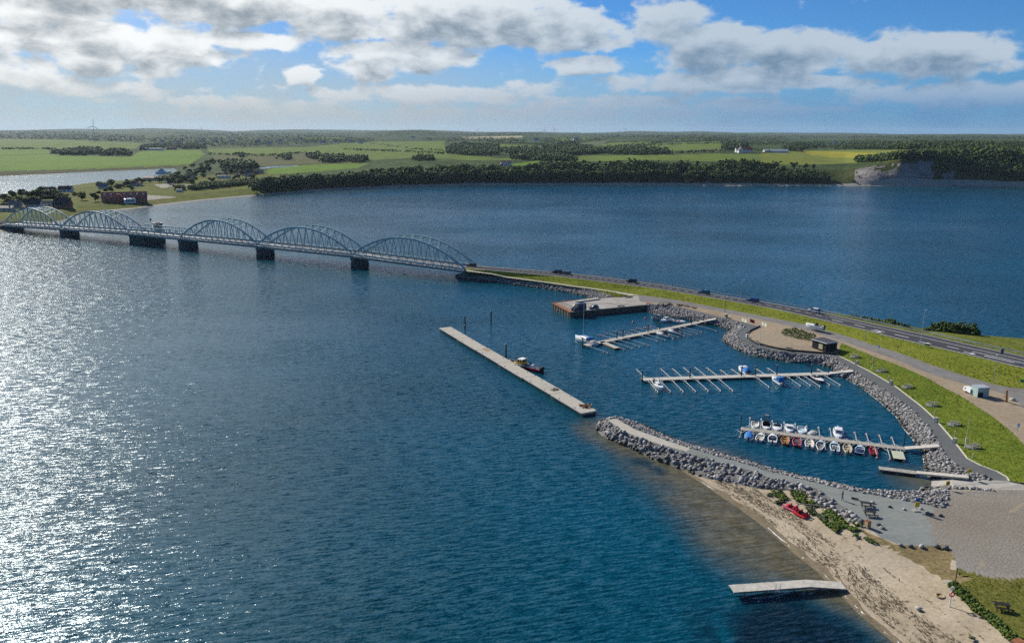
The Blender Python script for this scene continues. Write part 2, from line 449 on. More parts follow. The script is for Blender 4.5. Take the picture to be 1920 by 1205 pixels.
mat("mint_steel", (0.33, 0.44, 0.41), 0.55, 0.1, 1.0)
mat("rust_steel", (0.32, 0.12, 0.04), 0.8, 0.3, 2.0)
mat("sign_yellow", (0.70, 0.45, 0.03), 0.5)
mat("sign_blue", (0.02, 0.13, 0.32), 0.5)
mat("sign_grey", (0.06, 0.09, 0.14), 0.6)
mat("sign_green", (0.02, 0.20, 0.09), 0.5)
mat("float_pink", (0.50, 0.24, 0.20), 0.55, 0.2, 3.0)
mat("float_pale", (0.52, 0.47, 0.42), 0.55, 0.2, 3.0)
mat("buoy_red", (0.60, 0.05, 0.06), 0.45)
mat("rope_tan", (0.30, 0.22, 0.13), 0.9, 0.3, 5.0)
mat("net_dark", (0.05, 0.05, 0.045), 0.95, 0.4, 5.0)
mat("net_rust", (0.25, 0.10, 0.05), 0.95, 0.4, 5.0)
mat("raft_green", (0.47, 0.49, 0.36), 0.8, 0.12, 2.0)
mat("flag_red", (0.50, 0.03, 0.04), 0.8)
mat("brick_red", (0.34, 0.09, 0.055), 0.85, 0.2, 0.6)
mat("tile_red", (0.46, 0.12, 0.075), 0.8, 0.25, 0.7)
mat("tile_dark", (0.035, 0.033, 0.036), 0.7, 0.3, 0.7)
mat("tile_grey", (0.16, 0.16, 0.165), 0.7, 0.2, 0.7)
mat("tile_pink", (0.36, 0.20, 0.15), 0.7, 0.2, 0.7)
mat("plaster_white", (0.66, 0.64, 0.60), 0.8, 0.1, 0.7)
mat("plaster_cream", (0.50, 0.44, 0.34), 0.8, 0.1, 0.7)
mat("skin", (0.45, 0.27, 0.19), 0.6)
mat("cloth_black", (0.018, 0.018, 0.022), 0.9, 0.2, 4.0)
mat("cloth_blue", (0.10, 0.14, 0.24), 0.9, 0.2, 4.0)
mat("hair_brown", (0.05, 0.03, 0.02), 0.8)
mat("car_black", (0.012, 0.013, 0.016), 0.2, spec=0.6)
mat("car_grey", (0.12, 0.14, 0.15), 0.25, spec=0.6)
mat("car_teal", (0.015, 0.15, 0.22), 0.25, spec=0.6)
mat("car_blue", (0.01, 0.07, 0.25), 0.25, spec=0.6)
mat("car_white", (0.72, 0.73, 0.74), 0.25, spec=0.6)
mat("lamp_red", (0.4, 0.01, 0.01), 0.3)
mat("lamp_clear", (0.6, 0.62, 0.64), 0.2)

# ------------------------------------------------------------------ mesh and object helpers
class MB:
    """collects shapes; build() links them as ONE mesh object"""
    def __init__(s):
        s.v, s.f, s.mi, s.mats, s.cur = [], [], [], [], 0
        s.T = Matrix.Identity(4)
    def use(s, name):
        if name not in s.mats:
            s.mats.append(name)
        s.cur = s.mats.index(name)
        return s
    def add(s, verts, faces):
        o = len(s.v)
        s.v += [tuple(s.T @ Vector(p)) for p in verts]
        for f in faces:
            s.f.append(tuple(i + o for i in f))
            s.mi.append(s.cur)
        return s
    def box(s, c, size, rz=0.0, taper=1.0):
        x, y, z = (q / 2 for q in size)
        ca, sa = math.cos(rz), math.sin(rz)
        vs = []
        for (a, b, d) in ((-1, -1, -1), (1, -1, -1), (1, 1, -1), (-1, 1, -1), (-1, -1, 1), (1, -1, 1), (1, 1, 1), (-1, 1, 1)):
            k = taper if d > 0 else 1.0
            px, py = a * x * k, b * y * k
            vs.append((c[0] + px * ca - py * sa, c[1] + px * sa + py * ca, c[2] + d * z))
        return s.add(vs, [(0, 3, 2, 1), (4, 5, 6, 7), (0, 1, 5, 4), (1, 2, 6, 5), (2, 3, 7, 6), (3, 0, 4, 7)])
    def beam(s, a, b, w, h=None):
        """square bar from a to b"""
        a, b = Vector(a), Vector(b)
        h = h or w
        d = (b - a)
        if d.length < 1e-6:
            return s
        d.normalize()
        ref = Vector((0, 0, 1)) if abs(d.z) < 0.95 else Vector((0, 1, 0))
        sx = d.cross(ref).normalized() * (w / 2)
        sz = sx.cross(d).normalized() * (h / 2)
        vs = [p + i * sx + j * sz for p in (a, b) for (i, j) in ((-1, -1), (1, -1), (1, 1), (-1, 1))]
        return s.add(vs, [(0, 1, 2, 3), (7, 6, 5, 4), (0, 4, 5, 1), (1, 5, 6, 2), (2, 6, 7, 3), (3, 7, 4, 0)])
    def cyl(s, a, b, r, r2=None, n=8, caps=True):
        a, b = Vector(a), Vector(b)
        r2 = r if r2 is None else r2
        d = (b - a).normalized()
        ref = Vector((0, 0, 1)) if abs(d.z) < 0.95 else Vector((1, 0, 0))
        x = d.cross(ref).normalized()
        y = d.cross(x)
        vs = []
        for (p, q) in ((a, r), (b, r2)):
            for i in range(n):
                t = 2 * math.pi * i / n
                vs.append(p + (x * math.cos(t) + y * math.sin(t)) * q)
        fs = [(i, i + n, (i + 1) % n + n, (i + 1) % n) for i in range(n)]
        if caps:
            fs += [tuple(range(n)), tuple(range(2 * n - 1, n - 1, -1))]
        return s.add(vs, fs)
    def ball(s, c, r, n=8, m=5, sc=(1, 1, 1)):
        vs, fs = [(c[0], c[1], c[2] - r * sc[2])], []
        for j in range(1, m):
            t = math.pi * j / m - math.pi / 2
            for i in range(n):
                p = 2 * math.pi * i / n
                vs.append((c[0] + r * sc[0] * math.cos(t) * math.cos(p), c[1] + r * sc[1] * math.cos(t) * math.sin(p), c[2] + r * sc[2] * math.sin(t)))
        vs.append((c[0], c[1], c[2] + r * sc[2]))
        for i in range(n):
            fs.append((0, 1 + (i + 1) % n, 1 + i))
        for j in range(m - 2):
            for i in range(n):
                a, b = 1 + j * n + i, 1 + j * n + (i + 1) % n
                fs.append((a, b, b + n, a + n))
        k = 1 + (m - 2) * n
        for i in range(n):
            fs.append((k + i, k + (i + 1) % n, len(vs) - 1))
        return s.add(vs, fs)
    def poly_prism(s, pts, z0, z1):
        """closed outline in XY raised from z0 to z1"""
        n = len(pts)
        vs = [(p[0], p[1], z0) for p in pts] + [(p[0], p[1], z1) for p in pts]
        tris = tessellate_polygon([[Vector((p[0], p[1], 0)) for p in pts]])
        fs = [tuple(i + n for i in t) for t in tris] + [tuple(reversed(t)) for t in tris]
        fs += [(i, (i + 1) % n, (i + 1) % n + n, i + n) for i in range(n)]
        return s.add(vs, fs)
    def loft(s, rings, close=False, cap=True):
        n = len(rings[0])
        vs = [p for r in rings for p in r]
        fs = []
        for j in range(len(rings) - 1):
            for i in range(n if close else n - 1):
                a, b = j * n + i, j * n + (i + 1) % n
                fs.append((a, b, b + n, a + n))
        if cap and close:
            fs += [tuple(range(n - 1, -1, -1)), tuple(range((len(rings) - 1) * n, len(rings) * n))]
        return s.add(vs, fs)
    def mesh(s, name, smooth=False):
        me = bpy.data.meshes.new(name)
        me.from_pydata(s.v, [], s.f)
        for k in (s.mats or ["white_paint"]):
            me.materials.append(MAT[k])
        if len(s.mats) > 1:
            me.polygons.foreach_set("material_index", s.mi)
        if smooth:
            me.polygons.foreach_set("use_smooth", [True] * len(me.polygons))
        me.update()
        return me
    def build(s, name, parent=None, smooth=False):
        o = bpy.data.objects.new(name, s.mesh(name, smooth))
        COL.objects.link(o)
        if parent is not None:
            o.parent = parent
        return o

def part(name, m, parent, smooth=False):
    """m: a function filling an MB, or an MB"""
    return m.build(name, parent, smooth)

def tag(o, label=None, cat=None, group=None, kind=None):
    if label:
        o['label'] = label
    if cat:
        o['category'] = cat
    if group:
        o['group'] = group
    if kind:
        o['kind'] = kind
    return o

def thing(name, label, cat, loc=(0, 0, 0), rz=0.0, group=None):
    o = bpy.data.objects.new(name, None)
    o.empty_display_size = 0.3
    COL.objects.link(o)
    o.location, o.rotation_euler = loc, (0, 0, rz)
    return tag(o, label, cat, group)

def link(name, me, parent=None, loc=(0, 0, 0), rot=(0, 0, 0), scale=(1, 1, 1)):
    o = bpy.data.objects.new(name, me)
    o.location, o.rotation_euler, o.scale = loc, rot, scale
    COL.objects.link(o)
    if parent is not None:
        o.parent = parent
    return o

def copy_tree(src, loc, rz, label=None, group=None, scale=None):
    def cp(o, par):
        c = o.copy()
        COL.objects.link(c)
        c.parent = par
        for ch in o.children:
            cp(ch, c)
        return c
    r = cp(src, None)
    r.location, r.rotation_euler = loc, (0, 0, rz)
    if scale:
        r.scale = scale
    if label:
        r['label'] = label
    if group:
        r['group'] = group
    return r

def heading(a, b):
    return math.atan2(b[1] - a[1], b[0] - a[0])
# ------------------------------------------------------------------ surveyed lines of the harbour peninsula (px, py, z)
L_ROAD_FAR = [(876, 496.5, 4.6), (906, 500, 4.55), (1039, 508, 4.4), (1119, 516, 4.4), (1240, 530, 4.15), (1360, 550, 4), (1448, 562.5, 4), (1535, 577, 4), (1622, 595, 4),
              (1680, 606.5, 4), (1739, 617.5, 4), (1827, 636.5, 4), (1920, 655, 4), (2060, 685, 4), (2250, 727, 4), (2700, 830, 4), (3600, 1050, 4)]
L_ROAD_NEAR = [(872, 503.5, 4.6), (914, 507, 4.5), (1039, 516.5, 4.35), (1119, 525, 4.3), (1240, 539, 4.1), (1360, 558, 4), (1456, 574, 4), (1547, 594, 4), (1622, 611, 4),
               (1680, 625.6, 4), (1767, 644, 4), (1830, 658, 4), (1920, 678.5, 4), (2060, 712, 4), (2250, 758, 4), (2700, 878, 4), (3600, 1130, 4)]
L_NORTH_WATER = [(880, 499.5, 0), (1039, 512.5, 0), (1119, 520, 0), (1240, 534, 0), (1360, 553, 0), (1440, 562, 0), (1520, 575.5, 0), (1570, 583, 0), (1590, 585, 0), (1627, 587.5, 0), (1677, 595, 0),
                 (1736, 609, 0), (1790, 612, 0), (1830, 617.5, 0), (1852, 619, 0), (1920, 623, 0), (2060, 640, 0), (2250, 668, 0), (2700, 745, 0), (3600, 900, 0)]
L_PATH = [(874, 507, 4.3), (919, 512.5, 3.4), (949, 518.5, 2.6), (1026, 527.5, 2.3), (1070, 533.5, 2.25), (1107, 537.5, 2.2), (1145, 542.5, 2.2), (1195, 550, 2.3)]
L_PATH2 = [(873, 509.5, 4.2), (919, 514.2, 3.4), (949, 520.4, 2.6), (1026, 529.4, 2.3), (1070, 535.4, 2.25), (1107, 539.5, 2.2), (1145, 544.5, 2.2), (1182, 551.8, 2.3)]
L_ACC_FAR = [(1195, 550, 2.3), (1220, 552, 2.3), (1270, 559, 2.3), (1307, 565, 2.3), (1357, 574, 2.3), (1407, 582.5, 2.4), (1460, 592, 2.5), (1502, 600, 2.6), (1546, 611, 2.7),
             (1590, 623, 2.8), (1635, 637, 2.9), (1680, 650.6, 3.0), (1717, 663, 3), (1742, 672.5, 3), (1792, 688, 3), (1840, 702, 3), (1867, 709.5, 3), (1892, 714, 3), (1920, 717, 3), (2060, 726, 3), (2250, 745, 3)]
L_ACC_NEAR = [(1200, 562, 2.1), (1270, 567, 2.2), (1307, 572, 2.25), (1357, 580.5, 2.3), (1407, 589.5, 2.4), (1460, 600.5, 2.5), (1502, 610, 2.6), (1546, 622, 2.7),
              (1590, 635, 2.8), (1635, 650, 2.9), (1680, 664.5, 3.0), (1717, 680, 3), (1742, 690, 3), (1786, 703, 3), (1830, 714, 3), (1870, 722.5, 3), (1895, 731, 3), (1912, 742, 3), (1924, 756, 3), (1960, 800, 3), (2050, 930, 3)]
L_PROM_OUT = [(1222, 567.5, 2.0), (1257, 570, 2.0), (1295, 578, 2.0), (1332, 589, 2.0), (1358, 594, 1.9), (1384, 598.5, 1.9), (1398, 605.5, 1.9), (1392, 613, 1.9), (1383, 620.5, 1.9), (1384.5, 629, 1.9), (1396, 637, 1.9), (1420, 646, 1.9),
              (1460, 652.8, 1.9), (1477, 655, 1.9), (1515, 657.8, 1.9), (1546, 659.5, 1.9), (1562, 662, 1.9), (1577, 671, 1.9), (1601, 686, 1.9), (1640, 709, 1.9), (1680, 735, 1.9), (1717, 761, 1.9), (1742, 788, 1.9), (1763, 820, 1.9),
              (1772, 834, 1.9), (1786, 850, 1.85), (1805, 866, 1.8), (1830, 875, 1.75), (1855, 883, 1.7), (1863, 888.5, 1.7)]
L_PROM_IN = [(1236, 567.0, 2.05), (1270, 570, 2.05), (1307, 578.5, 2.05), (1345, 587.5, 2.05), (1382, 596, 2.05), (1425, 606.5, 2.05), (1406, 615.5, 2.0), (1399, 622.5, 2.0), (1402, 630, 2.0), (1416, 637, 2.0), (1440, 644, 2.0),
             (1460, 648, 2.0), (1484, 651, 2.0), (1515, 653.5, 2.0), (1547, 655.6, 2.0), (1570, 657.8, 2.0), (1596, 670, 2.0), (1634, 689, 2.0), (1680, 715, 2.0), (1730, 752.5, 2.0), (1755, 775, 2.0), (1787, 811, 2.0),
             (1799, 826, 2.0), (1817, 849, 2.0), (1842, 861.5, 2.0), (1874, 873, 2.0), (1892, 883, 1.95), (1896, 890, 1.9)]
L_SLOPE_TOP = [(1578, 635, 2.8), (1602, 645, 3.0), (1640, 660, 3.1), (1680, 673.5, 3.1), (1717, 688.5, 3.1), (1742, 700, 3.1), (1775, 718.5, 3.1), (1802, 731, 3.1), (1842, 756, 3.1), (1867, 772, 3.1), (1899, 798, 3.1), (1920, 818, 3.1), (1990, 900, 3.0)]
L_IN_WATER = [(1212, 581, 0), (1230, 586, 0), (1255, 590, 0), (1282, 594, 0), (1305, 598.5, 0), (1345, 607, 0), (1368, 614.5, 0), (1357, 624, 0), (1354, 632.5, 0), (1364, 641, 0), (1382, 650.5, 0), (1407, 659.5, 0), (1432, 665.5, 0),
              (1460, 669.5, 0), (1477, 672.5, 0), (1515, 674.5, 0), (1537, 676.5, 0), (1559, 683, 0), (1590, 704, 0), (1617, 719, 0), (1651, 745, 0), (1681, 771, 0), (1697, 795, 0), (1711, 811, 0), (1721, 825, 0), (1732, 838, 0),
              (1735, 857, 0), (1736, 870, 0), (1745, 886, 0)]
L_S_WATER = [(1745, 904, 0), (1734, 905, 0), (1724, 915, 0), (1700, 922.5, 0), (1680, 921.5, 0), (1627, 910, 0), (1565, 896.5, 0), (1515, 887.5, 0), (1440, 870, 0), (1433, 866.5, 0), (1371, 848, 0), (1308, 833, 0), (1256, 814, 0), (1217, 796, 0),
             (1183, 784.5, 0), (1163, 780, 0), (1148, 780, 0), (1130, 786, 0), (1120, 794, 0), (1119, 802, 0), (1131, 815, 0), (1162, 828, 0), (1194, 842, 0), (1225, 857, 0), (1256, 867, 0), (1287, 878, 0)]
L_PATH_S_FAR = [(1773, 942.5, 2.0), (1755, 939, 2.0), (1730, 934, 2.0), (1705, 930, 2.0), (1680, 924, 1.9), (1652, 921, 1.9), (1627, 917, 1.9), (1590, 910, 1.9), (1540, 899, 1.9), (1490, 887.5, 1.9), (1440, 876, 1.9), (1371, 855.5, 1.9), (1298, 836, 1.9), (1246, 818.5, 1.9), (1194, 801, 1.9), (1158, 781, 1.9), (1142, 783, 1.9)]
L_PATH_S_NEAR = [(1142, 787, 1.9), (1171, 807, 1.9), (1224, 826, 1.9), (1288, 844, 1.9), (1371, 867, 1.9), (1412, 876, 1.9), (1440, 887.5, 1.9), (1502, 900, 1.9), (1537, 909, 1.9), (1553, 920.7, 1.9), (1577, 935.4, 2.0), (1618, 965, 2.0), (1636, 983, 2.0)]
L_APRON_S = [(1636, 983, 2.0), (1659, 1000, 2.0), (1694, 1012, 2.0), (1733, 1013.5, 2.0), (1759, 1012, 2.0), (1780, 1010, 2.0)]
L_APRON_E = [(1780, 1010, 2.0), (1774, 988, 2.0), (1765, 962, 2.0), (1773, 942.5, 2.0)]
L_ROCK_SAND = [(1287, 878, 0), (1329, 893, 0.4), (1360, 896, 0.6), (1392, 904, 0.8), (1433, 910, 0.9), (1465, 911, 1.1), (1515, 916, 1.3), (1527, 932, 1.4), (1565, 952.5, 1.5), (1577, 958, 1.6), (1602, 973, 1.8), (1622, 983, 1.9), (1636, 983, 2.0)]
L_BEACH = [(1287, 878, 0), (1308, 891, 0), (1350, 918, 0), (1392, 945, 0), (1433, 974.6, 0), (1465, 1000, 0), (1502, 1032, 0), (1546, 1065, 0), (1562, 1082.5, 0), (1591, 1109, 0), (1624, 1142, 0), (1683, 1189, 0), (1706, 1206, 0), (1770, 1252, 0), (1860, 1318, 0), (1990, 1400, 0)]

SHORE_W = np.array([tuple(at(x, y, 0))[:2] for x, y, _ in L_BEACH])
OUTER_W = np.array([tuple(at(x, y, 0))[:2] for x, y, _ in L_S_WATER[-7:]])

def seg_dist(P, line):
    """distance of each point P (n,2) from a polyline"""
    best = np.full(len(P), 1e9)
    for a, b in zip(line[:-1], line[1:]):
        d = b - a
        t = np.clip(((P - a) @ d) / (d @ d), 0, 1)
        best = np.minimum(best, np.hypot(*(P - (a + t[:, None] * d)).T))
    return best

def in_poly(px, py, poly):
    px, py = np.asarray(px), np.asarray(py)
    r = np.zeros(px.shape, bool)
    n = len(poly)
    for i in range(n):
        x0, y0 = poly[i][:2]
        x1, y1 = poly[(i + 1) % n][:2]
        c = ((y0 > py) != (y1 > py))
        with np.errstate(divide='ignore', invalid='ignore'):
            r ^= c & (px < (x1 - x0) * (py - y0) / (y1 - y0 + 1e-12) + x0)
    return r

def sstep(x, a, b):
    t = np.clip((x - a) / (b - a), 0, 1)
    return t * t * (3 - 2 * t)

# ------------------------------------------------------------------ value noise (numpy) for terrain and scattering
_perm = np.random.default_rng(5).permutation(512)
def vnoise(x, y):
    xi, yi = np.floor(x).astype(int), np.floor(y).astype(int)
    fx, fy = x - xi, y - yi
    fx, fy = fx * fx * (3 - 2 * fx), fy * fy * (3 - 2 * fy)
    def h(a, b):
        return (_perm[(_perm[a % 512] + b) % 512]) / 511.0
    return (h(xi, yi) * (1 - fx) + h(xi + 1, yi) * fx) * (1 - fy) + (h(xi, yi + 1) * (1 - fx) + h(xi + 1, yi + 1) * fx) * fy
def fbm(x, y, o=4):
    s, a, t = 0.0, 0.5, 0.0
    for _ in range(o):
        s, t = s + a * vnoise(x, y), t + a
        x, y, a = x * 2.03 + 17.1, y * 2.03 + 5.3, a * 0.5
    return s / t

def np_mesh(name, V, F, mats, mi=None, smooth=False):
    """V (n,3), F (m,4) or (m,3) int arrays"""
    me = bpy.data.meshes.new(name)
    k = F.shape[1]
    me.vertices.add(len(V))
    me.vertices.foreach_set("co", np.asarray(V, np.float32).ravel())
    me.loops.add(F.size)
    me.loops.foreach_set("vertex_index", F.astype(np.int32).ravel())
    me.polygons.add(len(F))
    me.polygons.foreach_set("loop_start", np.arange(0, F.size, k, dtype=np.int32))
    me.polygons.foreach_set("loop_total", np.full(len(F), k, np.int32))
    for q in mats:
        me.materials.append(MAT[q])
    if mi is not None:
        me.polygons.foreach_set("material_index", np.asarray(mi, np.int32))
    if smooth:
        me.polygons.foreach_set("use_smooth", np.ones(len(F), bool))
    me.update(calc_edges=True)
    me.validate()
    return me

def fan_faces(nr, nc):
    i = np.arange((nr - 1) * (nc - 1))
    r, c = i // (nc - 1), i % (nc - 1)
    a = r * nc + c
    return np.stack([a, a + 1, a + nc + 1, a + nc], 1)

# ------------------------------------------------------------------ water: one sheet to beyond the far shore
def build_water():
    az = np.radians(np.linspace(-100, 100, 420))
    rr = np.concatenate([[2.0], np.geomspace(12, 16000, 330)])
    A, D = np.meshgrid(az, rr)
    X, Y = D * np.sin(A), D * np.cos(A)
    P = np.stack([X.ravel(), Y.ravel()], 1)
    V = np.column_stack([P, np.zeros(len(P))])
    F = fan_faces(len(rr), len(az))
    me = np_mesh("water", V, F[:, ::-1], ["sea_water"], smooth=True)
    sh = np.zeros(len(P), np.float32)
    near = (P[:, 1] < 420) & (np.abs(P[:, 0]) < 300)
    Q = P[near]
    n = fbm(Q[:, 0] * 0.06, Q[:, 1] * 0.06, 4) - 0.5
    db = seg_dist(Q, SHORE_W) + n * 12
    do = seg_dist(Q, OUTER_W) + n * 7
    s = np.maximum(1 - sstep(db, 5, 19), 0.8 * (1 - sstep(do, 2, 8)))
    c = np.array(at(1462, 1165)[:2])
    s *= sstep(np.hypot(Q[:, 0] - c[0], (Q[:, 1] - c[1])) + n * 14, 7.0, 15.0)
    c2, c3 = np.array(at(1200, 862)[:2]), np.array(at(1240, 878)[:2])
    s *= 0.25 + 0.75 * sstep(seg_dist(Q, np.array([c2, c3])) + n * 1.5, 0.6, 2.2)
    slip = np.array(at(1733, 893)[:2])
    s = np.maximum(s, 0.75 * (1 - sstep(np.hypot(Q[:, 0] - slip[0], Q[:, 1] - slip[1]) + n * 4, 2.0, 9.0)))
    sh[near] = s
    eel = np.zeros(len(P), np.float32)
    e = 1 - sstep(np.hypot(Q[:, 0] - c[0], Q[:, 1] - c[1]) + n * 16, 5.0, 13.0)
    e = np.maximum(e, 0.8 * (1 - sstep(seg_dist(Q, np.array([c2, c3])) + n * 1.5, 0.5, 1.8)))
    eel[near] = e * sstep(vnoise(Q[:, 0] * .35, Q[:, 1] * .35) + .35 * e, .25, .6)
    a = me.attributes.new("eelgrass", 'FLOAT', 'POINT')
    a.data.foreach_set("value", eel)
    a = me.attributes.new("shallow", 'FLOAT', 'POINT')
    a.data.foreach_set("value", sh)
    calm = np.zeros(len(P), np.float32)
    basin = np.array([tuple(at(x, y))[:2] for x, y in [(1130, 775), (1215, 575), (1370, 610), (1440, 668), (1560, 684), (1700, 800), (1740, 870), (1735, 905), (1680, 921), (1440, 870), (1256, 814)]])
    inb = in_poly(Q[:, 0], Q[:, 1], [tuple(b) for b in basin])
    calm[near] = np.where(inb, 0.32, 0.0) + 0.30 * s
    a = me.attributes.new("calm", 'FLOAT', 'POINT')
    a.data.foreach_set("value", calm)
    o = link("water", me)
    tag(o, "blue fjord water with small wind waves", kind='structure')
build_water()

# ------------------------------------------------------------------ far land: shore, banks, cliff, fields out to the horizon
SHORE_PX = np.array([(-700, 545), (-300, 478), (0, 447), (20, 441), (60, 434), (105, 426), (121, 418), (208, 404), (240, 401), (300, 392), (390, 381), (440, 376), (560, 365), (700, 355.5), (800, 351), (900, 348), (1050, 345.5),
                     (1200, 344.5), (1400, 343), (1560, 341), (1700, 340), (1920, 338.5), (2200, 340), (2700, 348)], float)
BANK_H = np.array([(-700, 3), (300, 3), (430, 3.5), (480, 5), (700, 7), (800, 11), (900, 12), (1050, 14), (1180, 18), (1250, 21), (1400, 21), (1500, 18), (1545, 15), (1575, 15), (1625, 23), (1680, 33), (1720, 35), (1760, 35), (1920, 36), (2700, 36)], float)
BANK_W = np.array([(-700, 45), (470, 45), (560, 40), (900, 45), (1250, 60), (1500, 75), (1560, 90), (1615, 55), (1680, 30), (1760, 42), (1800, 60), (2700, 60)], float)
INLET = [(-700, 430), (-200, 392), (0, 376), (60, 368.5), (120, 360), (165, 352.5), (230, 347), (290, 338.5), (330, 329), (322, 323.5), (180, 331), (0, 342), (-700, 372)]

def px_az(px):
    """bearing of the column of the picture at about the far shore"""
    d = FW[None] + RT[None] * ((np.asarray(px, float)[:, None] - 960) / FPX) - UP[None] * ((345 - 602.5) / FPX)
    return np.arctan2(d[:, 0], d[:, 1])
AZ_S = px_az(SHORE_PX[:, 0])
D_S = np.array([np.hypot(*at(x, y)[:2]) for x, y in SHORE_PX])
AZ_H = px_az(BANK_H[:, 0])
AZ_W = px_az(BANK_W[:, 0])
INLET_W = np.array([tuple(at(x, y, 0.0))[:2] for x, y in INLET])

def land_h(X, Y):
    az, D = np.arctan2(X, Y), np.hypot(X, Y)
    ds = np.interp(az, AZ_S, D_S)
    hb, wb = np.interp(az, AZ_H, BANK_H[:, 1]), np.interp(az, AZ_W, BANK_W[:, 1])
    jag = (fbm(X * 0.02 + 9, Y * 0.02, 3) - 0.5)
    t = np.clip((D - ds - 4) / (wb * (1 + 0.8 * jag)), 0, 1)
    steep = np.interp(az, AZ_H, np.where((BANK_H[:, 0] > 1575), 0.75, 1.0))
    z = 0.25 * np.clip((D - ds) / 4, -1, 1) + hb * (t ** steep) * (1 - 0.15 * jag)
    left = sstep(az, AZ_H[2], AZ_H[0] + 0.02)
    lf = 1 - sstep(az, px_az([250])[0], px_az([1100])[0])
    s = np.clip((D - ds - wb) / 11500.0, 0, 1.25)
    far = 75 + 62 * (fbm(az * 12 + 3, D * 0.00025, 4) - 0.47)
    e = 0.80 + 0.42 * lf
    z = z + (far - hb) * s ** e * (D > ds + wb)
    und = (fbm(X * 0.0011, Y * 0.0011, 4) - 0.5) * 13 * sstep(D - ds - wb, 150, 1800)
    hill = 36 * np.exp(-((az - px_az([775])[0]) / 0.045) ** 2) * sstep(D, 5200, 6600) * (1 - sstep(D, 7600, 9500))
    z = z + und + hill
    inl = in_poly(X, Y, [tuple(p) for p in INLET_W])
    dist = seg_dist(np.stack([X, Y], 1), np.vstack([INLET_W, INLET_W[:1]]))
    return np.where(inl, -np.minimum(1.2, dist * .1) - .02, np.minimum(z, 0.05 + dist * 0.07))

def on_land(px, py, lo=420, hi=15000):
    """survey a point of the photograph onto the far land (march along the sight line)"""
    px, py = np.atleast_1d(np.asarray(px, float)), np.atleast_1d(np.asarray(py, float))
    d = FW[None] + RT[None] * ((px[:, None] - 960) / FPX) - UP[None] * ((py[:, None] - 602.5) / FPX)
    h = np.hypot(d[:, 0], d[:, 1])
    res = np.full((len(px), 3), np.nan)
    done = np.zeros(len(px), bool)
    todo = np.arange(len(px))
    for D in np.geomspace(lo, hi, 300):
        t = D / h[todo]
        X, Y, Z = d[todo, 0] * t, d[todo, 1] * t, EYE + d[todo, 2] * t
        L = land_h(X, Y)
        hit = Z <= np.maximum(L, -0.01)
        res[todo[hit]] = np.stack([X, Y, L], 1)[hit]
        todo = todo[~hit]
        if not len(todo):
            break
    return res

